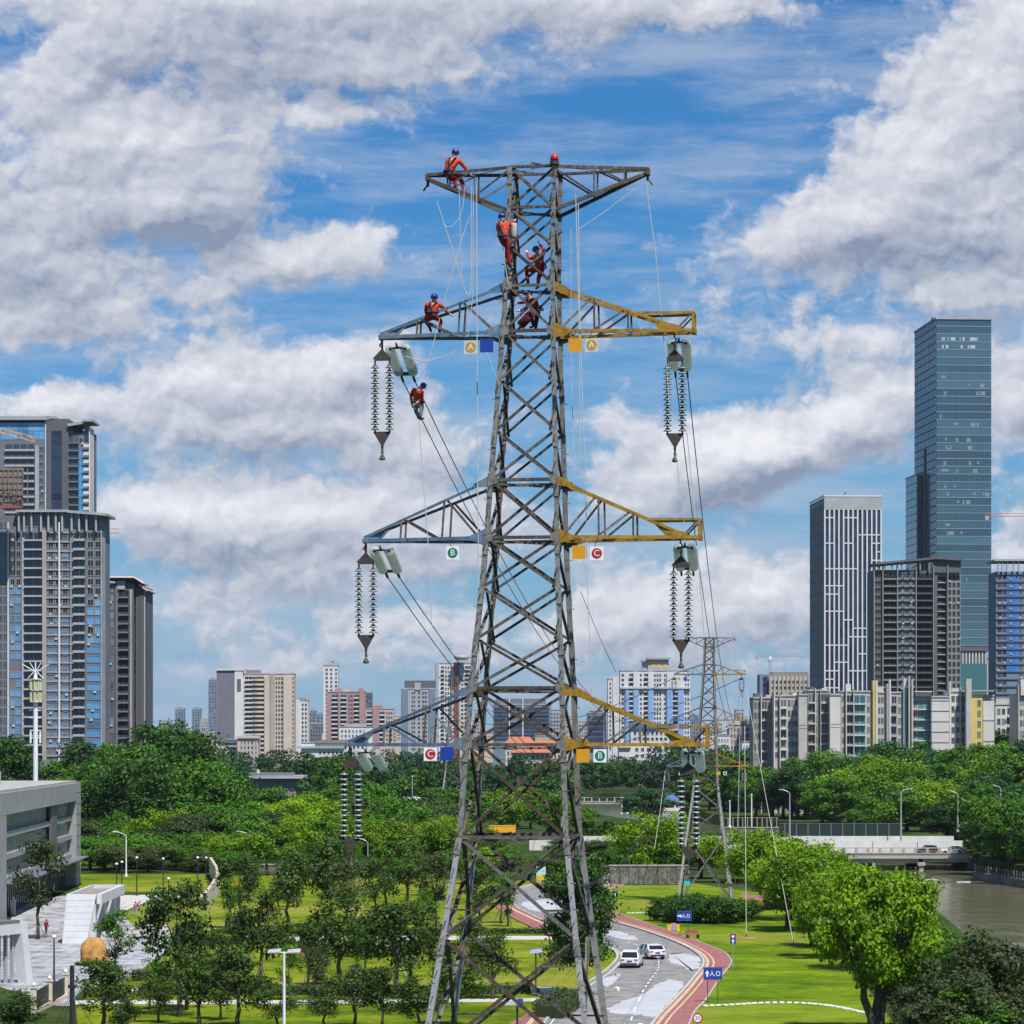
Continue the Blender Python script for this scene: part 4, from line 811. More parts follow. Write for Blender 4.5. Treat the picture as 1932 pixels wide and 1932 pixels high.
class Bld:
    def __init__(s, name, label, d, xref, yaw=0., group=None, cat='building', z0=0.):
        s.d = d; s.k = d/F; s.xr = xref; s.t = thing(name, label, cat, V(((xref-CX)*s.k, d, z0)), math.radians(yaw), group); s.cnt = {}; s.rest = None; s.z0 = z0
    def X(s, x): return (x-s.xr)*s.k
    def Z(s, y): return HC+(HZ-y)*s.k-s.z0
    def part(s, name, me, loc=None): return ob(name, me, s.t, loc)
    def box(s, name, x0, x1, yt, yb, m, f=0., dep=14.):
        return s.part(name, MB().box(s.X(x0), s.X(x1), f, f+dep, 0 if yb is None else s.Z(yb), s.Z(yt)).mesh(name, WL.get(m, m) if isinstance(m, str) else m))
    def inst(s, name, me, loc, lim=290):
        c = s.cnt.get(name, 0)
        if c < lim: s.cnt[name] = c+1; return s.part(name, me, loc)
        r = s.cnt.setdefault('_'+name, [MB(), me]); 
        for f in me.polygons: r[0].add([me.vertices[i].co+V(loc) for i in f.vertices], [tuple(range(len(f.vertices)))], f.material_index)
    def done(s):
        for k in [k for k in s.cnt if k[0] == '_']:
            b, me = s.cnt[k]; o = s.part(k[1:], b.mesh(k[1:], list(me.materials))); o['kind'] = 'stuff'
        return s
    def wins(s, x0, x1, yt, yb, nx, fl=3., p='dark', fr='lgrey', ww=.62, wh=.52, f=0., skip=0.):
        """a grid of windows, each an object; fl is the storey height in metres"""
        z1, z0 = s.Z(yt), max(.5, s.Z(yb)); nz = max(1, int((z1-z0)/fl+.3)); W_ = (s.X(x1)-s.X(x0))/nx
        simple = s.d > 1500; w, h = W_*ww, fl*wh
        for j in range(nz):
            for i in range(nx):
                if skip and R.random() < skip: continue
                pp = p if isinstance(p, str) else R.choice(p); me = winmesh(w, h, pp, fr, simple)
                s.inst('window', me, (s.X(x0)+W_*(i+.5), f-.002, z1-fl*(j+1)+fl*.32))
                if s.d < 1320 and W_ > 1.6 and R.random() < .22: s.inst('air_conditioner', ACM, (s.X(x0)+W_*(i+.5)+R.uniform(-.3, .3)*W_, f-.004, z1-fl*(j+1)+.12), 120)
    def balc(s, x0, x1, yt, yb, fl=3., m='white', f=0., pro=1.2, ph=.95, p='dark', name='balcony', curve_=0.):
        z1, z0 = s.Z(yt), max(.5, s.Z(yb)); nz = max(1, int((z1-z0)/fl+.3)); a, c = s.X(x0), s.X(x1); key = (round(c-a, 1), m, ph, pro, p, fl, curve_)
        if ('b',)+key not in WM:
            w = c-a; b = MB()
            if curve_:
                pts = [(w*i/8, -pro-curve_*math.sin(math.pi*i/8)) for i in range(9)]; b.prism([(0, -.01)]+pts+[(w, -.01)], 0, .2).prism(pts+[(x, y+.15) for x, y in pts[::-1]], .2, ph)
            else: b.box(0, w, -pro, -.01, 0, .18, 0).box(0, w, -pro, -pro+.14, .18, ph, 0)
            b.box(.1, w-.1, -.06, -.005, .181, fl-.3, 1)
            for i in range(1, max(2, int(w/2.5))): x = w*i/max(2, int(w/2.5)); b.box(x-.06, x+.06, -.10, -.062, .19, fl-.31, 0)
            WM[('b',)+key] = b.mesh(name, [WL[m], PANE[p]])
        for j in range(nz): s.inst(name, WM[('b',)+key], (a, f, z1-fl*(j+1)))
    def bands(s, x0, x1, yt, yb, fl=3., m='white', f=0., th=.5, pr=.25, name='ledge'):
        z1, z0 = s.Z(yt), max(.5, s.Z(yb)); nz = max(1, int((z1-z0)/fl+.3)); w = s.X(x1)-s.X(x0); me = MB().box(0, w, -pr, -.003, 0, th).mesh(name, WL[m])
        for j in range(nz+1): s.inst(name, me, (s.X(x0), f, z1-fl*j-th))
    def fins(s, x0, x1, yt, yb, n, m='white', f=0., w=.5, pr=.4, name='fin'):
        z1, z0 = s.Z(yt), 0 if yb is None else max(0, s.Z(yb)); me = MB().box(-w/2, w/2, -pr, -.004, 0, z1-z0).mesh(name, WL[m])
        for i in range(n): s.inst(name, me, (s.X(x0)+(s.X(x1)-s.X(x0))*i/max(1, n-1), f, z0))
    def glaz(s, x0, x1, yt, yb, fl, p='dark', f=0., th=.3, name='glass_band', nx=1):
        z1, z0 = s.Z(yt), max(.3, s.Z(yb)); nz = max(1, int((z1-z0)/fl+.3)); w = (s.X(x1)-s.X(x0))/nx; me = MB().box(0, w-.05, -.08, -.004, 0, fl-th).mesh(name, PANE[p])
        for j in range(nz):
            for i in range(nx): s.inst(name, me, (s.X(x0)+w*i, f, z1-fl*(j+1)+th/2))
# ---- left: high tower at the back
b = Bld('tower_block', 'tallest grey tower block at the left edge with blue glass and white floor bands', 1185, 84, -1)
b.box('wall', -60, 88, 800, None, 'grey', 1.5, 20); b.box('wall', 88, 129, 790, None, 'dgrey', .2, 20); b.box('wall', 129, 168, 812, None, 'grey', 1.2, 18)
b.box('roof_slab', -60, 92, 785, 792, 'lgrey', .0, 22); b.glaz(-10, 84, 796, 830, 3.4, 'blue', 1.5, nx=9); b.box('pier', 84, 89.5, 786, None, 'white', .9, 4); b.box('pier', 65, 72, 840, None, 'lgrey', .9, 4)
b.balc(8, 64, 836, 970, 3.0, 'lgrey', 1.5, .9, .8); b.wins(70, 84, 840, 970, 1, 3.0, 'dark', 'lgrey', f=1.5)
b.glaz(97, 117, 812, 970, 3.0, 'navy', .2); b.balc(129.5, 148, 822, 970, 3.0, 'grey', 1.2, .9, .5); b.glaz(148, 158, 850, 970, 3.0, 'film', 1.2); b.wins(136, 158, 824, 836, 2, 3., 'hole_shade', 'lgrey', f=1.2)
b.bands(157.5, 168, 838, 970, 3.02, 'white', .2, 1.2, .3); b.glaz(158, 168, 803, 838, 3.2, 'dark', 1.2); b.box('pier', 167.5, 169.5, 806, None, 'white', .6, 10)
b.part('roof_slab', MB().slab([(b.X(128), -1, b.Z(800)), (b.X(158), -1, b.Z(795)), (b.X(158), 16, b.Z(795)), (b.X(128), 16, b.Z(800))], 1.).mesh('roof_slab', WL['lgrey']))
b.box('roof_slab', 157, 176, 792, 796, 'lgrey', -1.4, 18); b.box('opening_sheet', 138, 156, 805, 817, PANE['hole_shade'], 1.1, .2); b.box('parapet', 88, 104, 785, 790, 'lgrey', 0, 14); b.done()
# ---- left: big block under construction in front of it
b = Bld('tower_block', 'broad grey apartment block under construction left, blue film on many windows', 990, 100, -1)
b.box('wall', -40, 189, 972, None, 'grey', 1.2, 20); b.box('roof_slab', 30, 130, 962, 966.5, 'lgrey', -1.2, 20); b.part('roof_slab', MB().slab([(b.X(128), -1.4, b.Z(963)), (b.X(203), -1.4, b.Z(969)), (b.X(203), 18, b.Z(969)), (b.X(128), 18, b.Z(963))], .8).mesh('roof_slab', WL['lgrey']))
for x in (34, 44, 58, 76, 90, 104, 116, 134, 148, 162, 180): b.box('column', x, x+3.2, 966, 1003, 'lgrey', -.5, 1)
b.glaz(36, 186, 968, 998, 4.6, 'mix', 1.2, nx=12); fl = 3.0; y0 = 1003
b.wins(-10, 12, y0-20, 1420, 3, fl, 'dark', 'lgrey', .7, .6, 1.2); b.wins(17, 39, y0, 1108, 2, fl, 'hole_shade', 'lgrey', .7, .6, 1.2); b.wins(17, 39, 1108, 1425, 2, fl, 'film', 'lgrey', .75, .62, 1.2, .04)
b.balc(45, 79, y0, 1420, fl, 'lgrey', 1.2, 1.3, .55, 'navy'); b.box('pier', 79.5, 87, 1000, None, 'tan', .0, 2); b.box('pier', 40, 44, 1000, None, 'lgrey', .5, 2)
b.wins(88, 129, y0, 1190, 3, fl, ['hole_shade', 'hole_shade', 'dark', 'film'], 'lgrey', .66, .6, 1.2); b.wins(88, 129, 1190, 1415, 3, fl, 'film', 'lgrey', .66, .6, 1.2, .06)
b.bands(86, 138, y0, 1420, fl, 'tan', 1.2, .45, .35); b.part('pipe', MB().tube([(b.X(111), .6, 4), (b.X(111), .6, b.Z(985))], .28, 8).mesh('pipe', WHITE)); b.part('pipe', MB().tube([(b.X(133), .6, 4), (b.X(133), .6, b.Z(1003))], .2, 6).mesh('pipe', WL['lgrey']))
b.balc(138, 160, y0, 1400, fl, 'lgrey', 1.2, 1.2, .75, 'dark'); b.wins(163, 191, y0, 1130, 2, fl, 'hole_shade', 'lgrey', .72, .62, 1.2); b.wins(163, 191, 1130, 1220, 2, fl, ['film', 'hole_shade', 'blue'], 'lgrey', .75, .62, 1.2); b.wins(162, 191, 1220, 1425, 1, fl, 'film', 'brown', .9, .66, 1.2)
b.box('pier', 189.5, 191.5, 1000, None, 'lgrey', .7, 8); b.box('pier', 13, 15.5, 985, None, 'white', .6, 2); b.done()
# ---- left: lower block with a hipped slab roof
b = Bld('tower_block', 'lower grey apartment block right of the construction block, thin overhanging roof', 1050, 234, 0)
b.box('wall', 189, 252, 1100, None, 'dgrey', 0, 18); b.box('wall', 252, 273, 1106, None, 'dgrey', 2.2, 22)
b.part('roof_slab', MB().slab([(b.X(188), -1.5, b.Z(1088)), (b.X(254), -1.5, b.Z(1088)), (b.X(270), 0, b.Z(1099)), (b.X(270), 18, b.Z(1099)), (b.X(188), 18, b.Z(1088))], .7).mesh('roof_slab', WL['lpink']))
b.part('roof_slab', MB().slab([(b.X(262), .5, b.Z(1101)), (b.X(279), .5, b.Z(1113)), (b.X(279), 22, b.Z(1113)), (b.X(262), 22, b.Z(1101))], .6).mesh('roof_slab', WL['lpink']))
b.wins(192, 206, 1100, 1390, 2, 3., ['dark', 'mix'], 'grey', .7, .6); b.wins(207, 216, 1106, 1390, 1, 3., 'mix', 'lgrey', .5, .7); b.balc(224, 243, 1112, 1395, 3., 'grey', 0, 1.0, .5, 'dark')
b.box('pier', 218, 222, 1095, None, 'grey', -.5, 2); b.box('pier', 245, 249, 1112, None, 'tan', -.6, 2); b.glaz(252, 256, 1110, 1395, 3., 'navy', 2.2); b.fins(258, 271, 1108, None, 4, 'dgrey', 2.2, 1.0, .5); b.box('pier', 270.5, 273, 1112, None, 'lgrey', 1.6, 3); b.box('loft', 222, 236, 1096, 1112, 'lgrey', -.6, 4); b.done()
# ---- right: glass skyscraper
GT = glassmat('skyscraper_glass', (.032,.075,.115), (.075,.160,.225), .10, 1.0, .8); GS = glassmat('skyscraper_side', (.05,.06,.085), (.10,.115,.15), .12, 1., .7)
b = Bld('skyscraper', 'tallest blue-green glass skyscraper on the right', 1650, 1766, 4.2); k = b.k
def grid_part(name, w, h, nx, m, y=-.12):
    q = MB()
    for i in range(nx+1): q.box(w*i/nx-.10, w*i/nx+.10, y, y+.1, 0, h)
    return q.mesh(name, m)
TOPZ = b.Z(601); W_ = b.X(1873); W2 = b.X(1864); D_ = 58.
b.part('wall', MB().box(.4, W_-.4, .4, D_, b.Z(1228), TOPZ).mesh('wall', WL['dgrey'])); b.part('wall', MB().box(1.2, W2, 1.2, D_-3, 0, b.Z(1228)-.01).mesh('wall', WL['dgrey']))
b.part('roof_rim', MB().box(-.2, W_+.2, -.2, .6, TOPZ-.3, TOPZ+.8).box(-.2, .6, .6, D_, TOPZ-.3, TOPZ+.8).mesh('roof_rim', WL['lgrey']))
fh = 4.18; nf = int((TOPZ-b.Z(1228))/fh); MUL = mat('mullion', (.11,.145,.17), .4, .3, .1, 1.); SPN = mat('spandrel', (.21,.29,.345), .3, 0, .12, .3, spec=.6); NXF = 24
gl = MB().box(.3, W_-.3, .28, .38, .02, fh-.62).mesh('glass_band', GT); gs = MB().box(.28, .38, .4, D_, .02, fh-.62).mesh('glass_band', GS)
sp1 = MB().box(.1, W_-.1, .15, .39, 0, .45).mesh('spandrel', SPN); sp2 = MB().box(.15, .39, .4, D_, 0, .32).mesh('spandrel', WL['dgrey'])
mul = grid_part('mullion_row', W_-.8, fh-.6, NXF, MUL, -.02); muls = MB()
for i in range(14): muls.box(.16, .30, .6+D_*i/14, .75+D_*i/14, 0, fh-.4)
muls = muls.mesh('mullion_row', WL['dgrey'])
for j in range(nf):
    z = TOPZ-fh*(j+1); b.part('glass_band', gl, (0, 0, z+.5)); b.part('spandrel', sp1, (0, 0, z)); b.part('mullion_row', mul, (.4, .24, z+.48)); b.part('glass_band', gs, (0, 0, z+.4)); b.part('spandrel', sp2, (0, 0, z)); b.part('mullion_row', muls, (0, 0, z+.35))
lit_paint = mat('lit_blind_paint', (.45,.49,.46), .7)  # pale colour paints these blinds as if bright from within; nothing glows
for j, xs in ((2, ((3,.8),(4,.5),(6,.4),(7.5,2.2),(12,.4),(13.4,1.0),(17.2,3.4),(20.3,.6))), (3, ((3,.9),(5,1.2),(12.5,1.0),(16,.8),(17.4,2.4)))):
    for x, w in xs: b.part('blind', MB().box(x*1.08, (x+w)*1.08, .20, .27, .9, 2.6).mesh('blind', lit_paint), (0, 0, TOPZ-fh*(j+1)))
for i in range(44):
    j = R.choice((7,8,9,11,12,13,15,16,17,18,19,21,22,23,26,27,33)); x = R.uniform(1.5, W_-3.5); b.part('blind', MB().box(0, R.choice((.9,1.2,2.4)), .21, .265, .8+R.choice((0,.7)), 2.9).mesh('blind', mat('blind_grey', (.17,.26,.30), .6)), (x, 0, TOPZ-fh*(j+1)))
# stepped wing on the left side
for xa, xb, yt, dd in ((1709,1727,886,40),(1722,1730,830,44)):
    w0, w1 = b.X(xa), b.X(xb)
b.part('wing', MB().box(-3.4, -.02, 34, 64, 0, b.Z(886)).mesh('wing', GS)); b.part('wing_rim', MB().box(-3.6, -.02, 33.8, 64.2, b.Z(886), b.Z(886)+.8).mesh('wing_rim', WL['lgrey'])); b.part('recess', MB().box(-.06, .12, 27, 33, 0, b.Z(838)).mesh('recess', WL['dgrey']))
wl = MB().box(-3.56, -3.4, 34, 64, 0, .3).box(-3.56, -.02, 33.8, 33.99, 0, .3).mesh('spandrel', WL['grey'])
for j in range(20): b.part('spandrel', wl, (0, 0, b.Z(886)-fh*(j+1)))
b.part('roof_plant', MB().box(-.5, 2.2, 6, 10, TOPZ, TOPZ+1.6).mesh('roof_plant', WL['brown']))
b.part('lobby_glass', MB().box(1.2, W2-.2, 1.0, 1.19, 2, b.Z(1252)).mesh('lobby_glass', PANE['teal'])); b.fins(1768, 1862, 1229, 1252, 16, 'white', 1.2, .5, .3); b.done()
# ---- right: white gridded tower
b = Bld('office_tower', 'dark office tower with a white grid of vertical fins, left of the skyscraper', 1500, 1556, 3.2); TOPZ = b.Z(937); W_ = b.X(1663); k = b.k
b.part('wall', MB().box(0, W_, 0, 46, 0, TOPZ-3).mesh('wall', PANE['navy'])); b.part('side_wall', MB().box(-.25, -.004, 0, 46, 0, TOPZ-.5).mesh('side_wall', WL['grey'])); b.part('side_wall', MB().box(W_+.004, W_+.3, 0, 46, 0, TOPZ-.5).mesh('side_wall', WL['dgrey']))
b.part('parapet', MB().box(-.3, W_+.35, -.45, -.004, TOPZ-6.4, TOPZ).box(-.3, W_+.35, 0, 46, TOPZ-2.9, TOPZ-2).mesh('parapet', WL['lgrey'])); b.part('roof_rim', MB().box(-.4, W_+.4, -.6, .2, TOPZ, TOPZ+.8).box(-.45, .2, .2, 46, TOPZ, TOPZ+.8).mesh('roof_rim', WL['white']))
nf = 13; fin = MB().box(-.36, .36, -.6, -.004, 0, TOPZ-6.4).mesh('fin', WL['white'])
for i in range(nf): b.part('fin', fin, (W_*i/(nf-1), 0, 0))
bay = W_/(nf-1); h4 = 4.15
for j in range(1, 30):
    i = 0
    while i < nf-1:
        n = R.choice((2,2,3,3,4)); n = min(n, nf-1-i)
        if R.random() < .36: b.part('cross_bar', MB().box(.37, bay*n-.37, -.5, -.006, 0, .55).mesh('cross_bar', WL['white']), (bay*i, 0, TOPZ-6.4-h4*j))
        i += n
gp = MB().box(.5, bay-.5, -.10, -.006, .5, h4-.45).mesh('glass_panel', PANE['navy'])
for j in range(23):
    for i in range(nf-1): b.inst('glass_panel', gp, (bay*i, 0, TOPZ-6.4-h4*(j+1)))
sl_ = MB().box(-.42, -.26, 0, 46, 0, .25).mesh('side_ledge', WL['grey'])
for j in range(20): b.part('side_ledge', sl_, (0, 0, TOPZ-5.8*(j+1)))
b.part('roof_mast', MB().tube([(W_*.38, 8, TOPZ), (W_*.42, 8, TOPZ+3)], .25, 5).tube([(W_*.33, 8, TOPZ+.4), (W_*.42, 8, TOPZ+2.2)], .2, 5).mesh('roof_mast', WL['dgrey'])); b.done()
# ---- right: dark tower under construction
b = Bld('tower_block', 'dark unfinished tower block in front of the glass skyscraper', 1300, 1735, 2)
b.box('wall', 1650, 1770, 1075, None, 'dgrey', 1.4, 20); b.box('wall', 1770, 1815, 1078, None, 'concrete', 2.6, 22)
b.part('roof_slab', MB().slab([(b.X(1650), -1, b.Z(1062)), (b.X(1765), -1, b.Z(1051)), (b.X(1765), 20, b.Z(1051)), (b.X(1650), 20, b.Z(1062))], .9).mesh('roof_slab', WL['dgrey'])); b.part('roof_slab', MB().slab([(b.X(1763), -.8, b.Z(1050.6)), (b.X(1818), -.8, b.Z(1054)), (b.X(1818), 22, b.Z(1054)), (b.X(1763), 22, b.Z(1050.6))], .9).mesh('roof_slab', WL['dgrey']))
for x in (1656,1668,1682,1700,1716,1735,1752): b.box('column', x, x+2.5, 1058, 1076, 'concrete', -.2, 1)
b.box('screen_wall', 1762, 1814, 1056, 1080, 'dgrey', .8, 1.5); fl = 3.05; b.wins(1650, 1664, 1080, 1300, 1, fl, 'hole_shade', 'concrete', .8, .55, 1.4); b.balc(1666, 1692, 1080, 1300, fl, 'concrete', 1.4, 1.1, .5, 'hole_shade'); b.balc(1694, 1727, 1080, 1300, fl, 'concrete', 1.4, .8, .8, 'dark')
b.wins(1696, 1726, 1083, 1300, 2, fl, 'mix', 'lgrey', .32, .5, .55); b.balc(1731, 1760, 1080, 1300, fl, 'dgrey', 1.4, 1.2, .45, 'hole_shade'); b.balc(1764, 1787, 1086, 1300, fl, 'lgrey', 2.6, 1.0, .4, 'hole_shade'); b.wins(1790, 1815, 1084, 1300, 3, fl, 'hole_shade', 'grey', .6, .6, 2.6)
for x in (1648.5,1665,1692.5,1728,1761,1788): b.box('pier', x, x+1.8, 1066, None, 'concrete', .2, 2)
b.done()
# ---- right edge: dark tower with blue netting
b = Bld('tower_block', 'dark tower block with blue netting cut off by the right edge', 1250, 1905, 0)
b.box('wall', 1880, 1990, 1078, None, 'steelb', 1.2, 20); b.box('roof_slab', 1876, 1990, 1055, 1058.5, 'lgrey', -.8, 22)
for x in (1882,1890,1899,1911,1921,1934): b.box('column', x, x+2.6, 1058, 1079, 'lgrey', -.2, 1)
fl = 3.05; b.wins(1882, 1901, 1082, 1310, 2, fl, ['dark', 'hole_shade'], 'dgrey', .7, .6, 1.2); b.glaz(1900, 1922, 1084, 1270, fl, 'net', 1.2, .5); b.wins(1905, 1912, 1084, 1262, 1, fl, 'gold', 'dgrey', .5, .35, 1.05); b.wins(1922, 1940, 1082, 1310, 2, fl, 'dark', 'lgrey', .6, .6, 1.2); b.bands(1880, 1990, 1082, 1310, fl, 'dgrey', 1.2, .5, .4); b.done()
# ---- right: row of mid-rise apartments, each its own building
fl = 3.05
def row(label, x0, x1, yt, wall, d=900, parts=(), name='apartment_block', dep=14):
    wm = lambda q: dict(lgrey='wgrey', grey='wdark', white='wwhite').get(q, q) if isinstance(q, str) else q; parts = [tuple(wm(q) for q in p) for p in parts]; wall = wm(wall)
    b = Bld(name, label, d, (x0+x1)/2, 0); b.box('wall', x0, x1, yt, None, wall, 0, dep); b.box('parapet', x0-.5, x1+.5, yt-3, yt-.2, 'wgrey', -.25, dep)
    for p in parts:
        k = p[0]
        if k == 'w': b.wins(p[1], p[2], yt+4, 1440, p[3], fl, p[4], p[5] if len(p) > 5 else 'wgrey')
        if k == 'b': b.balc(p[1], p[2], yt+4, 1440, fl, p[3], 0, 1.1, p[4] if len(p) > 4 else .8, p[5] if len(p) > 5 else 'dark')
        if k == 'p': b.box('pier', p[1], p[2], p[3], None, p[4], -1.2, 3)
        if k == 's': b.bands(p[1], p[2], yt+4, 1440, fl*p[4], p[3], 0, .3, .15)
        if k == 'x': b.box(p[5], p[1], p[2], p[3], p[4], p[6], p[7] if len(p) > 7 else 1., 6)
    return b.done()
row('grey apartment block with stacked dark windows at the left end of the right-hand row', 1421, 1458, 1318, 'grey', 910, [('w',1422,1435,2,['dark','mix']),('b',1437,1447,'lgrey',.6),('w',1448,1458,2,'mix'),('p',1435.2,1436.8,1310,'white'),('x',1424,1434,1308,1318,'loft','dgrey'),('x',1446,1455,1311,1318,'loft','lgrey')])
row('apartment block with a narrow white pier and many small windows in the right-hand row', 1459, 1506, 1314, 'lgrey', 905, [('w',1461,1470,1,'dark'),('b',1473,1484,'white',.7,'mix'),('w',1486,1505,3,['dark','mix']),('p',1459.5,1461.5,1306,'white'),('p',1470.6,1472.6,1310,'lgrey'),('x',1476,1490,1305,1314,'loft','grey'),('x',1496,1504,1307,1314,'loft','white')])
row('tall blank beige grey gable wall beside the crowded windows in the right-hand row', 1507, 1523, 1312, 'lgrey', 900, [('x',1508,1522,1368,1369,'groove','dgrey',-.03),('x',1508,1522,1374,1375,'groove','dgrey',-.03)])
row('apartment block with crowded balconies between two blank gables in the right-hand row', 1524, 1565, 1304, 'grey', 904, [('b',1526,1537,'lgrey',.5,'mix'),('w',1538,1547,2,'mix','white'),('b',1549,1560,'lgrey',.6,'dark'),('w',1561,1565,1,'dark'),('p',1537.2,1538.4,1298,'white'),('p',1547.3,1548.4,1300,'lgrey'),('x',1528,1536,1296,1304,'loft','dgrey'),('x',1552,1560,1298,1304,'loft','lgrey')])
row('second blank white gable wall in the right-hand row', 1566, 1586, 1312, 'white', 899, [('x',1567,1585,1366,1367,'groove','dgrey',-.03),('x',1567,1585,1372,1373,'groove','dgrey',-.03)])
row('apartment block with teal glazed balconies left of the yellow piers', 1587, 1642, 1306, 'lgrey', 902, [('w',1588,1595,1,'dark'),('b',1597,1609,'tan',.7,'navy'),('b',1611,1633,'white',.4,'teal'),('w',1635,1642,1,'teal'),('p',1595.4,1597,1296,'white'),('p',1609.4,1611,1300,'lgrey'),('x',1597,1606,1290,1306,'loft','white')])
row('apartment block with tall yellow and white piers below the dark unfinished tower', 1643, 1712, 1308, 'lgrey', 903, [('p',1646,1650,1284,'yellow'),('p',1651,1655,1284,'white'),('w',1656,1668,2,'dark'),('p',1672,1676,1290,'tan'),('p',1677,1680,1282,'white'),('b',1682,1692,'tan',.7,'navy'),('w',1693,1702,1,'teal'),('p',1704,1709,1280,'white'),('w',1709.5,1712,1,'dark'),('x',1657,1668,1295,1308,'loft','cream')])
row('apartment block with teal windows and a thin flat roof left of the large white wall', 1713, 1757, 1316, 'lgrey', 901, [('p',1713.5,1716,1276,'lgrey'),('p',1719,1722,1282,'lgrey'),('b',1724,1730,'lgrey',.7),('b',1731,1756,'white',.35,'teal'),('x',1724,1757,1304,1306,'roof_slab','white',-2)])
row('large plain white end wall with vertical seams in the right-hand row', 1758, 1791, 1316, 'white', 897, [('s',1758,1791,'lgrey',1)])
row('white apartment wall with a single column of dark windows right of the large plain wall', 1792, 1824, 1306, 'white', 900, [('w',1794,1811,2,'dark'),('w',1814,1824,2,['mix','dark']),('p',1790.5,1793,1286,'white'),('p',1811.5,1813,1296,'lgrey'),('x',1796,1810,1298,1306,'loft','lgrey')])
row('bright yellow apartment block with a roof terrace near the right edge', 1826, 1854, 1314, 'yellow', 896, [('w',1843,1852,1,'teal'),('w',1828,1834,1,'dark','yellow'),('p',1822,1832,1281,'lgrey'),('x',1826,1875,1302,1304.5,'roof_slab','tan',-1)])
row('white blank wall between the yellow block and the right-hand tower', 1855, 1876, 1314, 'white', 896.5, [('s',1855,1876,'lgrey',2)])
row('low white apartment building with planted terraces under the netted tower', 1878, 1917, 1330, 'white', 930, [('w',1880,1898,2,'mix'),('b',1900,1916,'white',.8,'dark'),('x',1880,1912,1318,1330,'loft','lgrey')])
row('grey apartment block with a tall stair shaft at the right edge', 1919, 1990, 1312, 'lgrey', 890, [('p',1919.5,1922,1292,'tan'),('w',1924,1936,2,'mix'),('x',1925,1990,1282,1312,'loft','white',-1)])
b = Bld('apartment_block', 'beige apartment block with a crane behind, left of the white gridded tower', 1700, 1480, 0)
b.box('wall', 1434, 1452, 1272, None, 'steelb', 2, 18); b.box('wall', 1452, 1526, 1276, None, 'cream', 0, 18); b.box('loft', 1456, 1524, 1268, 1276, 'brown', 1, 12); b.glaz(1440, 1449, 1276, 1330, 3.2, 'navy', 2); b.wins(1454, 1524, 1282, 1330, 9, 3.2, ['dark','mix'], 'cream', .5, .5); b.fins(1453, 1525, 1272, None, 10, 'tan', 0, 1., .6); b.done()
# ================================================================ middle distance city
def city(label, x0, x1, yt, wall, d=2200, parts=(), yb=1460, name='city_block', fl=3.1, yaw=0., roof=None, dep=18):
    b = Bld(name, label, d, (x0+x1)/2, yaw); b.box('wall', x0, x1, yt, None, wall, 0, dep)
    if roof != 0: b.box('roof', x0-.4, x1+.4, yt-2, yt-.1, roof or 'lgrey', -.3, dep)
    for p in parts:
        k, a, c = p[0], p[1], p[2]; y0 = yt+4
        if k == 'w': b.wins(a, c, y0, yb, p[3], fl, p[4] if len(p) > 4 else ['dark', 'dark', 'mix'], p[5] if len(p) > 5 else wall, p[6] if len(p) > 6 else .6, .5)
        if k == 'b': b.balc(a, c, y0, yb, fl, p[3], 0, 1.2, p[4] if len(p) > 4 else 1., 'dark', curve_=p[5] if len(p) > 5 else 0)
        if k == 'p': b.box('pier', a, c, p[3], None, p[4], p[5] if len(p) > 5 else -1.3, 4)
        if k == 'v': b.wins(a, c, p[3], p[4], p[5], fl, p[6], wall, .6, .55)
        if k == 'g': b.glaz(a, c, y0, yb, p[4] if len(p) > 4 else fl, p[3], 0, .5)
        if k == 'x': b.box(p[5], a, c, p[3], p[4], p[6], p[7] if len(p) > 7 else 1., 8)
        if k == 's': b.bands(a, c, y0, yb, fl, p[3], 0, .8, .4)
    return b.done()
city('cream high-rise complex with wavy white balconies and a purple-grey end wall', 411, 555, 1272, 'cream', 2100, [('x',409,443,1263,1400,'end_wall','purple',-1.5),('x',408,463,1262,1265,'roof_slab','white',-2.5),('x',443,459,1266,None,'white_wall','white',-2),('x',448,455,1281,1304,'dark_panel','dgrey',-2.3),('p',499,509,1276,'cream'),('p',510,518,1272,'tan'),
     ('b',462,476,'white',1.,.0),('b',476,498,'cream',1.3,1.6),('w',519,534,3,'dark','tan'),('p',535,550,1276,'cream'),('w',551,555,1,'dark'),('x',464,490,1264,1274,'roof_plant','brown'),('x',546,552,1268,1274,'roof_plant','tan'),('s',426,442,'lgrey')], 1440)
city('small pale pink block at the foot of the cream high-rise', 448, 487, 1393, 'lpink', 1900, [('w',452,486,5,'mix','white',.5),('x',446,490,1388,1393,'parapet','cream',-1)], 1450)
city('dark balconied low block left of the pale pink block', 428, 448, 1396, 'grey', 1950, [('b',429,447,'lgrey',.9)], 1450)
city('white apartment block right of the cream high-rise', 556, 581, 1322, 'white', 2150, [('w',568,580,2,'dark'),('p',556,566,1320,'white',-.8),('x',563,576,1317,1322,'roof_plant','brown')], 1420)
city('thin white tower behind the pink buildings', 610, 637, 1256, 'white', 2300, [('w',613,620,1,'dark'),('w',622,628,1,'dark'),('w',631,637,1,'mix'),('x',622,637,1250,1256,'roof_plant','lgrey'),('x',625,629,1247,1250,'tank','red')], 1420)
city('pink high-rise with white balconies and stepped roof', 616, 689, 1306, 'pink', 2200, [('b',626,637,'white',.9),('b',643,654,'white',.9),('w',657,666,2,'dark','lpink'),('b',668,677,'white',.9),('x',633,644,1299,1306,'roof_tower','pink'),('x',650,662,1300,1306,'roof_tower','lpink'),('x',676,684,1298,1306,'roof_tower','pink'),('p',638,642,1303,'pink',-.9),('p',678,687,1302,'pink',-.9)], 1400)
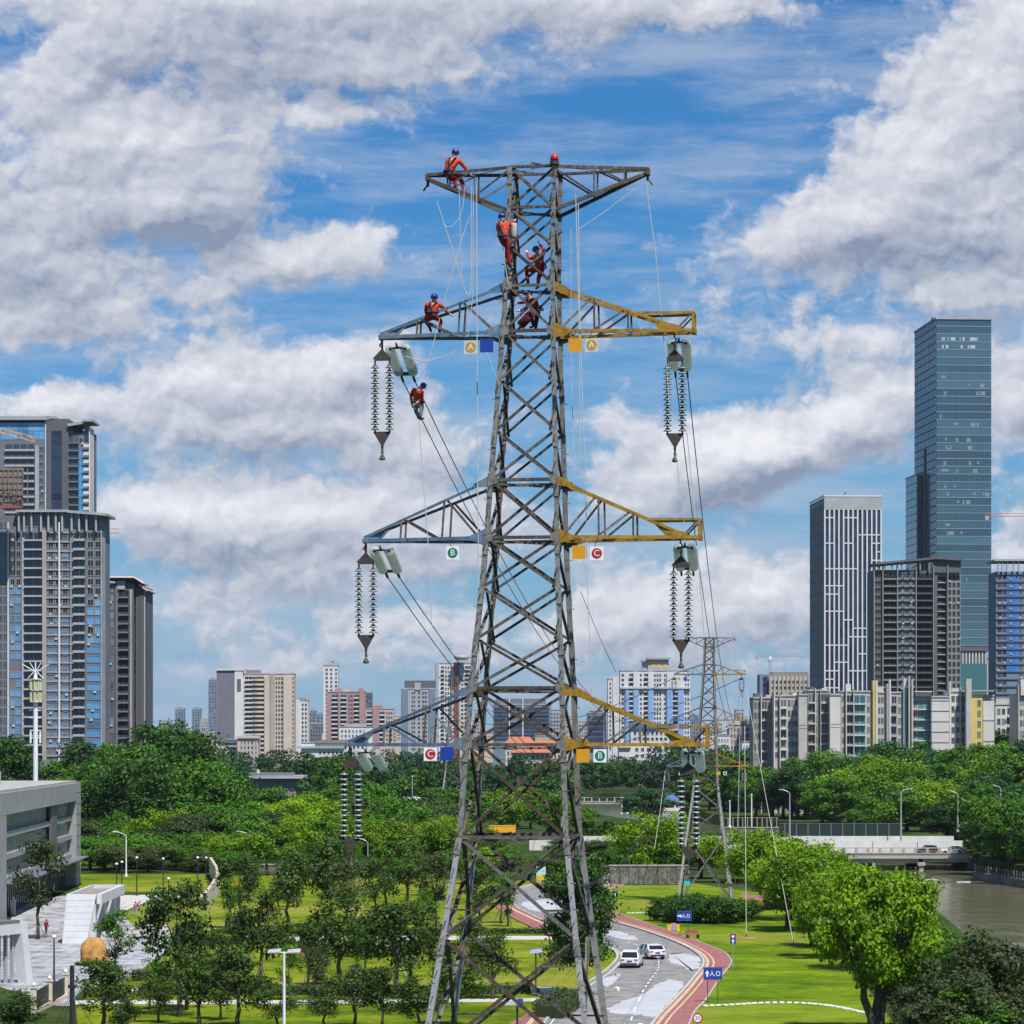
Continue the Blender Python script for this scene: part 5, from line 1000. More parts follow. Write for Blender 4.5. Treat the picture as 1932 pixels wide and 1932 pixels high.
city('dark slim block behind the pink high-rise', 688, 701, 1308, 'dgrey', 2400, [('w',689,700,2,'mix','grey')], 1390)
city('lower pink apartment block with white trim', 690, 742, 1338, 'lpink', 2150, [('b',692,702,'white',.9),('w',704,714,2,'dark','pink'),('b',716,726,'white',.9),('w',728,741,3,'dark','white'),('x',705,720,1331,1338,'roof_tower','orange'),('p',703,716,1335,'pink',-.9)], 1405)
city('white low-rise with small windows below the pink buildings', 640, 702, 1372, 'white', 2050, [('w',642,690,7,['dark','mix'],'white',.45),('x',650,690,1366,1372,'loft','lgrey')], 1425)
city('long low white building with two rows of dark windows', 568, 690, 1402, 'white', 1800, [('w',600,688,11,'dark','white',.5),('x',596,694,1396,1402,'roof','brown',-1),('x',560,650,1408,1412,'ledge','lgrey',-1.5)], 1432)
city('pale blue office block with a dark louvred crown', 757, 822, 1300, 'lgrey', 2200, [('w',776,784,2,'dark','white',.75),('w',788,793,1,'dark','white',.8),('w',796,806,2,'dark','white',.8),('x',763,822,1284,1298,'crown','dgrey',.5),('x',782,794,1288,1302,'crown_panel','lgrey',-.6),('p',758,770,1300,'steelb',-.6),('p',809,821,1300,'steelb',-.6)], 1420)
city('white and red tower with a round roof drum close left of the front pylon', 821, 890, 1252, 'white', 2250, [('b',832,838,'white',.8),('w',839,853,3,'dark','lgrey'),('p',857,867,1250,'red',-1),('w',868,876,1,'mix'),('b',877,889,'white',.8),('x',860,884,1244,1252,'roof_plant','lgrey'),('p',822,828,1250,'lgrey',-.8)], 1400)
b = Bld('roof_drum', 'round water drum on the roof of the white and red tower', 2240, 870, 0, cat='water tank', z0=HC+(HZ-1243.5)*2240/F); ob('drum', MB().lathe([(4.5,0),(5.2,.4),(5.2,2.4),(4.2,2.9)], 16, (0,3,0)).mesh('drum', WL['lgrey'], True), b.t); ob('base', MB().box(-3,3,0,6,-.4,.0).mesh('base', WL['grey']), b.t)
city('blue glass office block seen through the pylon lattice', 930, 1040, 1330, 'steelb', 2500, [('g',932,960,'navy'),('g',962,985,'mix'),('g',988,1036,'navy'),('x',935,1030,1318,1330,'crown','grey'),('p',960,962,1318,'white',-.5),('p',985.5,987.5,1318,'white',-.5)], 1400)
city('grey tower right of the blue glass office behind the pylon', 1036, 1062, 1340, 'lgrey', 2600, [('w',1038,1060,4,'dark','lgrey')], 1400)
city('dark blue glass block right of the front pylon', 1108, 1140, 1346, 'steelb', 2300, [('g',1109,1139,'navy',4.),('x',1112,1136,1341,1346,'crown','dgrey')], 1420)
city('slim white tower left of the blue and white high-rise', 1147, 1170, 1282, 'white', 2050, [('w',1149,1154,1,'dark'),('p',1156,1168,1278,'white',-.6),('w',1160,1167,1,'mix','lgrey',.4),('x',1149,1166,1277,1282,'parapet','lpink')], 1420)
b = city('white high-rise with bright blue stripes and a gold-panelled crown', 1170, 1302, 1266, 'white', 2000, [('w',1171,1179,1,'dark'),('b',1187,1194,'white',.8),('w',1206,1212,1,'dark'),('b',1215,1222,'white',.8),('w',1233,1248,3,'dark','dgrey'),('w',1252,1257,1,'dark'),('b',1270,1278,'white',.8),('w',1291,1301,2,'dark'),
     ('x',1180,1187,1300,None,'blue_stripe','blue',-1.4),('x',1195,1205,1300,None,'blue_stripe','blue',-1.4),('x',1223,1233,1300,None,'blue_stripe','blue',-1.4),('x',1258,1269,1300,None,'blue_stripe','blue',-1.4),('x',1279,1290,1300,None,'blue_stripe','blue',-1.4),('x',1195,1205,1268,1299,'white_panel','white',-1.4),('x',1223,1233,1268,1299,'white_panel','white',-1.4),('x',1258,1290,1268,1299,'white_panel','white',-.9),
     ('x',1170,1302,1297,1300,'cornice','lgrey',-1.8),('x',1223,1262,1244,1265,'crown','lgrey',3),('x',1220,1266,1240,1244,'crown_roof','lgrey',1),('x',1212,1224,1248,1265,'crown','lgrey',4),('x',1210,1226,1244.5,1248,'crown_roof','lgrey',2)], 1400)
for x in (1229,1240,1251): b.box('gold_panel', x, x+8, 1248, 1260, PANE['gold'], 2.8, .3)
city('white office with a bright blue fascia below the blue striped high-rise', 1190, 1262, 1375, 'white', 1700, [('w',1194,1260,8,'mix','white',.6),('x',1188,1300,1366,1375,'fascia',None or 'roofb',-1)], 1400)
city('low white building with square windows under the yellow arm', 1168, 1262, 1405, 'white', 1500, [('w',1196,1262,6,'dark','white',.5),('x',1166,1190,1410,1412,'ledge','red',-1)], 1440)
city('plain low white annexe beside the square-windowed building', 1262, 1316, 1410, 'white', 1520, [('w',1266,1272,1,'dark'),('x',1262,1316,1418,1419,'ledge','lgrey',-.4),('x',1262,1316,1428,1429,'ledge','lgrey',-.4)], 1440)
city('slender far grey tower behind the second pylon', 1388, 1394+10, 1340, 'lgrey', 2700, [('w',1389,1403,3,'mix')], 1400)
city('crowded pale low-rise block right of the second pylon', 1376, 1420, 1368, 'lpink', 1600, [('w',1378,1400,4,['dark','mix'],'lpink',.5),('b',1402,1419,'lgrey',.8),('x',1386,1410,1360,1368,'loft','cream')], 1440)
city('white terraced house with a blue awning right of the second pylon', 1400, 1424, 1400, 'white', 1450, [('w',1402,1422,4,'dark','white',.5),('x',1402,1422,1412,1416,'awning','roofb',-2)], 1440)
city('low white house beside the pink low-rise behind the second pylon', 1352, 1378, 1388, 'white', 1550, [('w',1354,1376,4,'mix','white',.5)], 1440)
# orange-roofed halls behind the pylon legs
for x0, x1, y, d, lb in ((952,1010,1394,1650,'long orange roof seen between the legs of the front pylon, left part'),(1000,1062,1400,1600,'orange tiled roof seen between the pylon legs, right part'),(964,1040,1412,1500,'lower orange roofed hall behind the pylon legs')):
    b = Bld('roofed_hall', lb, d, (x0+x1)/2, 0); b.box('wall', x0+2, x1-2, y+8, None, 'cream', 0, 16); b.wins(x0+4, x1-4, y+10, 1440, 8, 3.4, 'dark', 'cream', .5)
    a, c, zt, ze = b.X(x0), b.X(x1), b.Z(y-4), b.Z(y+8); b.part('roof', MB().add([(a,-2,ze),(c,-2,ze),(c,18,ze),(a,18,ze),(a+3,8,zt),(c-3,8,zt)], [(0,1,5,4),(1,2,5),(2,3,4,5),(3,0,4),(3,2,1,0)]).mesh('roof', WL['orange']))
# long pavilion roof in the wood, white shed roofs, gazebo
b = Bld('pavilion', 'long low pavilion with a flat grey roof showing above the trees on the left', 900, 505, 0); b.box('wall', 440, 560, 1470, None, 'brown', 2, 12); b.box('roof_slab', 434, 574, 1463, 1469, 'lgrey', 0, 16); b.part('roof', MB().slab([(b.X(436), .5, b.Z(1463)-.05), (b.X(556), .5, b.Z(1463)-.05), (b.X(550), 14, b.Z(1458)), (b.X(442), 14, b.Z(1458))], .4).mesh('roof', WL['slate'])); b.box('chimney', 482, 486, 1452, 1460, 'white', 6, 1.2); b.fins(440, 560, 1469, 1490, 14, 'grey', 2, .5, .4, 'column'); b.done()
for x0, x1, y, d, lb, m in ((757,798,1509,800,'white shed roof among the trees left of the pylon','white'),(360,392,1573,640,'white canopy showing through the trees on the left','white'),(645,700,1575,640,'pale low building behind the insulator string on the left','lgrey'),(28,104,1440,760,'grey slate roofed hall behind the white mast','slate')):
    b = Bld('shed', lb, d, (x0+x1)/2, 0); b.box('wall', x0+1, x1-1, y+6, None, 'lgrey', 0, 9); a, c = b.X(x0), b.X(x1); z0, z1 = b.Z(y+6), b.Z(y-8 if d < 760 else y); b.part('roof', MB().slab([(a,-1,z0),(c,-1,z0),(c,10,z1+.6),(a,10,z1+.6)], .25).mesh('roof', WL[m])); b.wins(x0+3, x1-3, y+9, y+30, 6, 3., 'dark', 'lgrey'); b.done()
b = Bld('gazebo', 'small white gazebo with a blue pyramid roof beyond the river trees', 820, 1268, 0, cat='pavilion'); a = b.X(1284)
zr = b.Z(1512); b.part('roof', MB().add([(-a-.6,-.6,zr),(a+.6,-.6,zr),(a+.6,5,zr),(-a-.6,5,zr),(0,2.2,b.Z(1497))], [(0,1,4),(1,2,4),(2,3,4),(3,0,4),(3,2,1,0)]).mesh('roof', WL['roofb']))
for x in (-a, -a*.35, a*.35, a): b.part('column', MB().box(x-.2, x+.2, 0, .4, 0, zr).mesh('column', WL['white']))
b.part('parapet', MB().box(-a, a, -.15, .1, b.Z(1530), b.Z(1524)).mesh('parapet', WL['white'])); b.part('base', MB().box(-a-.3, a+.3, -.3, 4.6, 0, b.Z(1531)).mesh('base', WL['lgrey']))
# far skyline
far = [(393,409,1283,3600,'steelb','slim far blue tower left of the cream high-rise'),(330,347,1338,4200,'steelb','left one of two small far blue-grey towers'),(362,378,1338,4200,'steelb','right one of two small far blue-grey towers'),(378,398,1358,3900,'lgrey','pale far block under the slim blue tower'),(300,322,1360,3800,'lgrey','low far block just right of the left apartment tower'),
       (582,596,1342,3700,'steelb','hazy far tower right of the white apartment block'),(597,611,1348,3600,'steelb','second hazy far tower beside the thin white tower'),(584,612,1366,2900,'grey','grey mid-rise in the gap left of the pink high-rise'),(700,716,1348,3400,'lgrey','far pale tower behind the lower pink block'),(742,758,1352,3300,'lpink','far pinkish tower left of the pale blue office'),
       (1062,1078,1352,3300,'lgrey','far pale tower just right of the pylon legs'),(1090,1108,1362,3000,'lgrey','far low tower left of the dark glass block'),(1303,1318,1350,3200,'steelb','hazy tower right of the blue striped high-rise'),(1318,1345,1372,2900,'lgrey','pale mid-rise behind the second pylon'),(1404,1422,1360,3100,'steelb','hazy tower left of the right-hand row'),
       (893,912,1340,3000,'lgrey','far pale tower behind the left leg of the pylon'),(1862,1878,1244,1900,'lpink','pinkish tower peeping out right of the glass skyscraper'),(1345,1362,1366,3000,'steelb','blue-grey mid-rise behind the second pylon arms')]
for x0, x1, y, d, m, lb in far:
    n = max(2, int((x1-x0)/5)); city(lb, x0, x1, y, m, d, [('w',x0+1,x1-1,n,['dark','mix'],m,.5),('x',x0+3,x1-4,y-4,y,'roof_plant',m)], 1402, 'far_tower', fl=3.6 if d > 2500 else 3.2)
rr = random.Random(5); CI = 0
LOWL = ['low white house','low cream house','small pink house','low grey house','long pale house']
for i in range(46):
    x = rr.uniform(285, 1420); w = rr.uniform(12, 34); d = rr.uniform(2300, 3300)
    y = rr.uniform(1376, 1392); k = rr.choice((('white',0),('cream',1),('lpink',2),('lgrey',3),('white',4)))
    b = Bld('city_house', f'{LOWL[k[1]]} of the far city strip below {land(x)}', d, x, rr.uniform(-12, 12), 'houses of the far city strip'); b.box('wall', x-w/2, x+w/2, y, None, k[0], 0, 14); b.box('roof', x-w/2-.4, x+w/2+.4, y-1.6, y-.05, rr.choice(('lgrey','slate','orange','brown','white')), -.4, 14.6)
    q = MB()
    for a in range(int(w/4)):
        for j in range(3): q.box(b.X(x-w/2+2+4*a), b.X(x-w/2+4+4*a), -.08, -.004, b.Z(y)-3.2*(j+1)+.6, b.Z(y)-3.2*(j+1)+2.2)
    if q.f: o = b.part('window', q.mesh('window', PANE['dark'])); o['kind'] = 'stuff'
# ================================================================ grey office building and gatehouses on the left
A, B = G(5.7, 1736), G(147, 1668); L = (B-A).length; ang = math.atan2(B.y-A.y, B.x-A.x); H = 15.
t = thing('office_building', 'grey stone office building at the left edge with a deep framed glass front', 'building', A, ang)      # local x runs along the front, local y points into the building
GST = mat('stone_cladding', (.285,.282,.28), .7, 0, .18, .3); GDK = mat('curtain_glass', (.075,.115,.11), .12, 0, .2, .25, (.16,.22,.20), .5, spec=.8)
ob('wall', MB().box(-45, L, 2.4, 16, 0, H-.6).mesh('wall', mat('inner_wall', (.12,.12,.12), .8)), t)
ob('frame', MB().box(-45, L+.5, -.3, 16, H-2.6, H).box(L-5.4, L+.5, -.3, 16.01, 0, H-2.605).box(-6, 1.2, -.28, 16, 0, H-2.605).mesh('frame', GST), t)
ob('end_wall', MB().box(L+.52, L+1.3, -.3, 16, 0, H).mesh('end_wall', GST), t)
for k, z in enumerate((4.4, 7.2, 9.9)): 
    ob('spandrel', MB().box(1.22, L-5.42, .35, 2.38, z-.35, z+.35).mesh('spandrel', GST), t)
    ob('glass_band', MB().box(1.24, L-5.44, .9, 2.1, z+.36, z+2.34 if k < 2 else 12.38).mesh('glass_band', GDK), t)
ob('glass_band', MB().box(1.24, L-5.44, 1.2, 2.1, .1, 4.04).mesh('glass_band', GDK), t)
mm = [MB().box(-.10, .10, .83, .895, a_, c_).mesh('mullion', mat('mullion_pale', (.50,.51,.50), .5)) for a_, c_ in ((.17,1.97),(2.97,4.67),(5.67,7.75))]; mg = MB().box(-.12, .12, 1.1, 1.19, 0, 4.0).mesh('mullion', WL['dgrey'])
for i in range(46):
    for m_ in mm: ob('mullion', m_, t, (1.8+i*(L-7.6)/46, 0, 4.6))
for i in range(40): ob('mullion', mg, t, (1.8+i*(L-7.6)/40, 0, .03))
ob('dark_bay', MB().box(L*.60, L*.69, .1, .34, 2.6, H-2.62).mesh('dark_bay', WL['dgrey']), t)
for x0, x1 in ((4, L*.42), (L*.52, L*.72), (L*.74, L-1)): ob('canopy', MB().box(x0, x1, -1.7, 1.2, 4.05, 4.2).mesh('canopy', mat('canopy_metal', (.22,.24,.27), .4, .3)), t)
for i in range(9): ob('seam', MB().box(L+.48, L+.515, -.33, -.285, 1.6*i+.8, 1.6*i+.86).box(L-5.4, L+.5, -.33, -.305, 1.6*i+.8, 1.6*i+.86).mesh('seam', WL['dgrey']), t)
ob('roof', MB().box(-45, L, .2, 15.8, H+.002, H+.3).mesh('roof', CONC), t)
for x, w, h in ((6, 9, 2.2), (20, 14, 1.4), (42, 6, 1.8)): ob('roof_house', MB().box(x, x+w, 6, 12, H+.31, H+h+.3).mesh('roof_house', WL['cream']), t)
# white gatehouse
a, c = G(117, 1781), G(163, 1781); n = V((-.015,1,0)); ln = 23.
t = thing('gatehouse', 'white tiled gatehouse with a slanting end wall beside the plaza', 'building', a)
x1 = c.x-a.x; h = 5.1; q = lambda x, s, z: V((x+n.x*s, n.y*s, z)); TL = mat('white_tiles', (.58,.58,.60), .5, 0, .12, .5)
ob('end_wall', MB().add([q(0,0,0), q(x1,0,0), q(x1+.9,1.,h), q(.35,1.,h), q(0,.5,0), q(x1,.5,0), q(x1+.9,1.5,h), q(.35,1.5,h)], [(0,1,2,3),(7,6,5,4),(1,0,4,5),(2,1,5,6),(3,2,6,7),(0,3,7,4)]).mesh('end_wall', TL), t)
tl = []
for j in range(8):
    for i in range(5):
        f = lambda u, v: q(0,-.02,0)*(1-u)*(1-v)+q(x1,-.02,0)*u*(1-v)+q(x1+.9,.98,h)*u*v+q(.35,.98,h)*(1-u)*v
        e = .03; tl = MB().slab([f((i+e)/5,(j+e)/8), f((i+1-e)/5,(j+e)/8), f((i+1-e)/5,(j+1-e)/8), f((i+e)/5,(j+1-e)/8)], .012)
        ob('tile', tl.mesh('tile', TL), t)
ob('roof_beam', MB().slab([q(x1+.95,1,h+.02), q(x1+.95,ln,h+.02), q(x1+.95,ln,h-1.0), q(x1+.95,1,h-1.0)], .5).slab([q(.3,1.2,h+.02), q(.3,ln,h+.02), q(.3,ln,h-.5), q(.3,1.2,h-.5)], .3).slab([q(.3,ln,h+.02), q(x1+.9,ln,h+.02), q(x1+.9,ln,0), q(.3,ln,0)], .4).mesh('roof_beam', TL), t)
ob('roof', MB().slab([q(.5,1.55,h-.4), q(x1+.5,1.55,h-.4), q(x1+.5,ln-.5,h-.4), q(.5,ln-.5,h-.4)], .2).mesh('roof', mat('roof_gravel', (.27,.23,.18), .9)), t)
ob('side_wall', MB().slab([q(x1-.5,1.55,0), q(x1-.5,ln,0), q(x1-.5,ln,h-1.02), q(x1-.5,1.55,h-1.02)], .3).mesh('side_wall', mat('recess_grey', (.20,.20,.21), .6)), t)
for s0 in (1.2, 9.5, 18.6): ob('pier', MB().slab([q(x1+.8,s0,0), q(x1+.8,s0+1.2,0), q(x1+.8,s0+1.2,h-1.0), q(x1+.8,s0,h-1.0)], 1.2).mesh('pier', TL), t)
ob('shutter', MB().slab([q(x1-.3,3,.1), q(x1-.3,9,.1), q(x1-.3,9,3.4), q(x1-.3,3,3.4)], .08).mesh('shutter', WL['dgrey']), t)
# lower left white portal building
A = G(50.6, 1855); t = thing('portal_building', 'low white building with a slanting portal frame in the bottom left corner', 'building', A); h = 5.2; n = V((-.38, -.9, 0)).normalized(); q = lambda s, o, z: n*s+V((-o*.92, o*.38, z))
ob('frame', MB().slab([q(0,0,0), q(0,-.3+.9,h), q(0,1.6,h), q(0,.9,0)], 1.0).slab([q(0,.62,h), q(20,.62,h), q(20,.62,h-.9), q(0,.62,h-.9)], .8).mesh('frame', TL), t)
ob('roof', MB().slab([q(0,.7,h-.1), q(20,.7,h-.1), q(20,12,h-.1), q(0,12,h-.1)], .4).mesh('roof', mat('roof_gravel2', (.14,.135,.13), .9)), t)
ob('wall', MB().slab([q(.9,2.4,0), q(20,2.4,0), q(20,2.4,h-.5), q(.9,2.4,h-.5)], .3).mesh('wall', mat('recess_grey2', (.16,.165,.18), .6)), t)
for i in range(5): ob('glass_panel', MB().slab([q(2+i*1.7,2.3,.4), q(3.4+i*1.7,2.3,.4), q(3.4+i*1.7,2.3,3.6), q(2+i*1.7,2.3,3.6)], .05).mesh('glass_panel', PANE['blue']), t)
for i in range(3): ob('pier', MB().slab([q(.2+i*.45,1.4+i*.4,0), q(.5+i*.45,1.4+i*.4,0), q(.5+i*.45,1.4+i*.4,h-.9), q(.2+i*.45,1.4+i*.4,h-.9)], .25).mesh('pier', WL['lgrey']), t)
# ================================================================ bridge, walls, street furniture, vehicles, cranes
STONE = mat('old_stone', (.20,.18,.16), .9, 0, .3, .8, (.10,.095,.08), .5)
# road bridge over the river
t = thing('bridge', 'concrete road bridge with a post railing crossing the river on the right', 'bridge', (0,0,0)); YB = 575.; kb_ = YB/F
XB = lambda x: (x-CX)*kb_
ZB = lambda y: HC+(HZ-y)*kb_
ob('deck', MB().box(XB(1388), XB(1830), YB, YB+22, ZB(1620), ZB(1612)).mesh('deck', CONC), t)
ob('girder', MB().box(XB(1400), XB(1650), YB+.6, YB+21, ZB(1629), ZB(1620)-.01).box(XB(1651), XB(1734), YB+.6, YB+21, ZB(1629), ZB(1620)-.01).box(XB(1752), XB(1826), YB+.6, YB+21, ZB(1627), ZB(1620)-.01).mesh('girder', CONC), t)
ob('kerb_wall', MB().box(XB(1388), XB(1830), YB-.1, YB+.25, ZB(1612)+.003, ZB(1609)).mesh('kerb_wall', mat('weathered_red', (.30,.22,.20), .85, 0, .2, .6)), t)
pst = MB().box(-.28, .28, 0, .3, 0, ZB(1601)-ZB(1609)).mesh('railing_post', CONC)
for i in range(20): ob('railing_post', pst, t, (XB(1392)+i*(XB(1828)-XB(1392))/19.5, YB, ZB(1609)))
ob('rail', MB().box(XB(1390), XB(1828), YB+.02, YB+.22, ZB(1601), ZB(1599)).box(XB(1390), XB(1828), YB+.1, YB+.16, ZB(1606), ZB(1605)).mesh('rail', CONC), t)
ob('barrier', MB().box(XB(1040), XB(1830), YB+9, YB+9.4, ZB(1612), ZB(1590)+.1).mesh('barrier', mat('barrier_white', (.62,.61,.58), .7)), t)
ob('barrier', MB().box(XB(1000), XB(1830), YB+21, YB+21.4, ZB(1612)-.4, ZB(1583)-.1).mesh('barrier', mat('barrier_white', (.5,.5,.5))), t)
for i in range(7): ob('barrier_joint', MB().box(-.06, .06, 0, .02, 0, 1.9).mesh('barrier_joint', WL['dgrey']), t, (XB(1400)+i*8.5, YB+8.975, ZB(1610)))
ob('pier', MB().box(XB(1734), XB(1742), YB-.3, YB+20, -5, ZB(1629)+.2).box(XB(1742.2), XB(1752), YB+.9, YB+21, -1.6, ZB(1620)-.02).box(XB(1731), XB(1745), YB-.6, YB+.8, ZB(1633), ZB(1627)).mesh('pier', CONC), t)
ob('pier', MB().box(XB(1646), XB(1651), YB-.1, YB+20, -5, ZB(1629)+.1).mesh('pier', CONC), t)
ob('abutment', MB().box(XB(1826), XB(1850), YB, YB+22, -5, ZB(1620)).mesh('abutment', STONE), t)
setting('road', MB().add([(XB(1000), YB+.3, ZB(1612)+.012), (XB(1830), YB+.3, ZB(1612)+.012), (XB(1830), YB+21, ZB(1612)+.012), (XB(1000), YB+21, ZB(1612)+.012)], [(0,1,2,3)]).mesh('road', ASPH))
t = thing('embankment', 'pale road embankment left of the bridge seen behind the bright trees', 'wall', (0,0,0)); ob('wall', MB().box(XB(1040), XB(1387), YB, YB+21.9, -.1, ZB(1612)).mesh('wall', CONC), t); ob('barrier', MB().box(XB(1085), XB(1387), YB-.1, YB+.2, ZB(1612)+.01, ZB(1582)).mesh('barrier', mat('barrier_white', (.62,.61,.58))), t)
# second bridge / quay walls further back
def wall_thing(name, label, cat, x0, x1, yt, yb, d, m, th=.6, posts=0, ph=1.2, pm=None):
    k = d/F; z1, z0 = HC+(HZ-yt)*k, max(-3.5, HC+(HZ-yb)*k); t = thing(name, label, cat, ((x0-CX)*k, d, z0)); w = (x1-x0)*k; nb = 1
    ob('wall', MB().box(0, w, 0, th, 0, z1-z0).mesh('wall', m), t); ob('coping', MB().box(-.1, w+.1, -.12, th+.1, z1-z0, z1-z0+.16).mesh('coping', CONC), t)
    if posts:
        me = MB().box(-.1, .1, .1, .3, z1-z0+.16, z1-z0+ph).mesh('post', pm or WHITE)
        for i in range(posts): ob('post', me, t, (w*(i+.5)/posts, 0, 0))
        ob('rail', MB().box(0, w, .16, .24, z1-z0+ph, z1-z0+ph+.1).mesh('rail', pm or WHITE), t)
    return t
wall_thing('footbridge', 'far pale footbridge across the river behind the pylon', 'bridge', 905, 1060, 1479, 1484, 1180, CONC, 4, 10); wall_thing('footbridge', 'thin far bridge deck over the river right of the pylon legs', 'bridge', 1095, 1210, 1513, 1517, 1010, CONC, 1.2, 8, 1.4)
wall_thing('quay_wall', 'dark quay wall with a pinkish rail behind the second pylon', 'wall', 1360, 1470, 1562, 1580, 680, STONE, 1, 12, 2.2, mat('rail_pinkish', (.32,.25,.23), .8)); t = wall_thing('metal_fence', 'green wire fence with pale posts along the far side of the bridge', 'fence', 1470, 1710, 1583, 1586, 605, CONC, .3, 11, 3.0, mat('fence_post', (.14,.16,.15), .7))
ob('mesh_panel', MB().box(0, (1700-1470)*605/F, .19, .21, .3, 3.2).mesh('mesh_panel', mat('fence_green', (.010,.026,.024), .7, 0, .3, .5)), t)
t = wall_thing('stone_wall', 'old grey stone retaining wall behind the bright lawn', 'wall', 1150, 1296, 1634, 1668, 452, STONE, .8)
for i in range(9): ob('buttress', MB().box(-.2, .2, -.15, -.01, 0, 2.5).mesh('buttress', STONE), t, (i*1.4+.3, 0, 0))
t = wall_thing('stone_wall', 'low grey wall under the trees at the back of the left lawn', 'wall', 466, 720, 1632, 1645, 498, STONE, .5)
# right bank retaining wall with railings
rb = [V((x, y, 0)) for y, x in ((536,80.2),(515,82.6),(495,85.2),(460,89.5),(420,94.5))]; t = thing('river_wall', 'dark river wall with a row of railing posts on the far right bank', 'wall', rb[0])
q = MB(); ribbon(q, [p-rb[0] for p in rb], -.9, -.2, -5, -1.6); ob('wall', q.mesh('wall', STONE), t)
pm = MB().box(-.08, .08, -.08, .08, -1.6, -.35).mesh('railing_post', mat('old_concrete', (.17,.165,.155), .9))
for a, c in zip(rb, rb[1:]):
    for i in range(12): ob('railing_post', pm, t, a.lerp(c, i/12)-rb[0]+V((.5,0,0)))
for x, y, lb in ((1755,1660,'small pale floating raft on the river under the bridge'),(1818,1664,'tiny white float on the river near the far bank')):
    p = G(x, y, -3); t = thing('raft', lb, 'raft', p); ob('deck', MB().box(-1.1,1.1,-.4,.4,-.1,.12).mesh('deck', WL['tan']), t); ob('float', MB().tube([(-1.2,-.4,-.05),(1.2,-.4,-.05)], .14, 8).tube([(-1.2,.4,-.05),(1.2,.4,-.05)], .14, 8).mesh('float', WL['lgrey']), t)
# curved beige wall, ledge, pillar, boulder, fence
BEI = mat('beige_stone', (.60,.52,.42), .8, 0, .1, .6)
wp = [G(387,1718), G(401,1699), G(411,1684), G(408,1668), G(397,1650)]; t = thing('curved_wall', 'beige curved garden wall bending across the left lawn', 'wall', wp[0])
for i in range(4):
    a, c = wp[i]-wp[0], wp[i+1]-wp[0]; n = 6
    for j in range(n): q = MB(); ribbon(q, [a.lerp(c, j/n+.006), a.lerp(c, (j+1)/n-.006)], -.2, .2, 0, 2.2+.14*(i+j/n)); ob('panel', q.mesh('panel', BEI), t)
a = G(258,1755); t = thing('ledge_wall', 'long low beige ledge along the back edge of the plaza', 'wall', a); ob('wall', MB().box(0, G(318,1755).x-a.x, 0, .5, 0, .45).mesh('wall', BEI), t); ob('coping', MB().box(-.1, G(318,1755).x-a.x+.1, -.08, .6, .45, .55).mesh('coping', CONC), t)
def pillar(x, yb, h, w, lb, m=BEI):
    t = thing('pillar', lb, 'pillar', G(x, yb)); ob('shaft', MB().box(-w/2,w/2,0,w,0,h).mesh('shaft', m), t); ob('cap', MB().box(-w/2-.08,w/2+.08,-.08,w+.08,h,h+.15).mesh('cap', m), t); ob('ball', MB().lathe([(.06,0),(.16,.08),(.18,.2),(.12,.32),(.03,.38)], 10, (0,w/2,h+.15)).mesh('ball', WHITE, True), t)
pillar(283, 1753, 1.9, .62, 'single beige pillar standing on the plaza ledge'); pillar(24, 1728, 1.8, .5, 'beige pillar by the foot of the grey office building')
p = G(176, 1817); t = thing('boulder', 'big ochre boulder on a patch of grass in the plaza', 'boulder', p); rng = np.random.default_rng(3)
pr = [(1.25,0),(1.32,.5),(1.25,1.2),(1.05,1.8),(.72,2.25),(.3,2.42)]; q = MB(); n = 16
vs = [(r_*(1+.10*math.sin(3*j*2*math.pi/n+z))*math.cos(2*math.pi*j/n)*1.05+.12*math.sin(z*3), r_*(.8+.1*math.cos(5*j*2*math.pi/n))*math.sin(2*math.pi*j/n), z+.08*math.sin(j*2.1)) for r_, z in pr for j in range(n)]
q.add(vs, [(i*n+j, i*n+(j+1) % n, (i+1)*n+(j+1) % n, (i+1)*n+j) for i in range(5) for j in range(n)]+[tuple(range(80, 96))]); ob('rock', q.mesh('rock', mat('ochre_rock', (.46,.24,.065), .85, 0, .25, 1.2, (.30,.15,.045), .55, bump=.5), True), t)
hedge((155,1823),(196,1820), 2.2, .35, LEAF['bright'], 'grass tufts round the foot of the ochre boulder', 900, .12, 'grass', 'grass_tuft')
t = thing('gate_fence', 'dark panel fence between beige posts topped with white balls in the lower left', 'fence', G(64,1903)); a0 = G(64,1903)
for i, (x, y) in enumerate(((64,1912),(94,1898),(124,1884))):
    p = G(x, y)-a0; 
    if i < 2:
        p2 = G(*((94,1898),(124,1884))[i])-a0; q = MB(); ribbon(q, [p+V((.2,.2,0)), p2+V((-.1,.1,0))], -.05, .05, .35, 1.75); ob('panel', q.mesh('panel', DARKM), t); q = MB(); ribbon(q, [p, p2], -.2, .2, 0, .35); ob('base', q.mesh('base', BEI), t)
    ob('post', MB().box(p.x-.2,p.x+.2,p.y-.2,p.y+.2,0,1.95).box(p.x-.26,p.x+.26,p.y-.26,p.y+.26,1.951,2.05).mesh('post', BEI), t); ob('ball', MB().lathe([(.05,0),(.17,.1),(.18,.22),(.1,.34),(.02,.38)], 10, (p.x,p.y,2.05)).mesh('ball', WHITE, True), t)
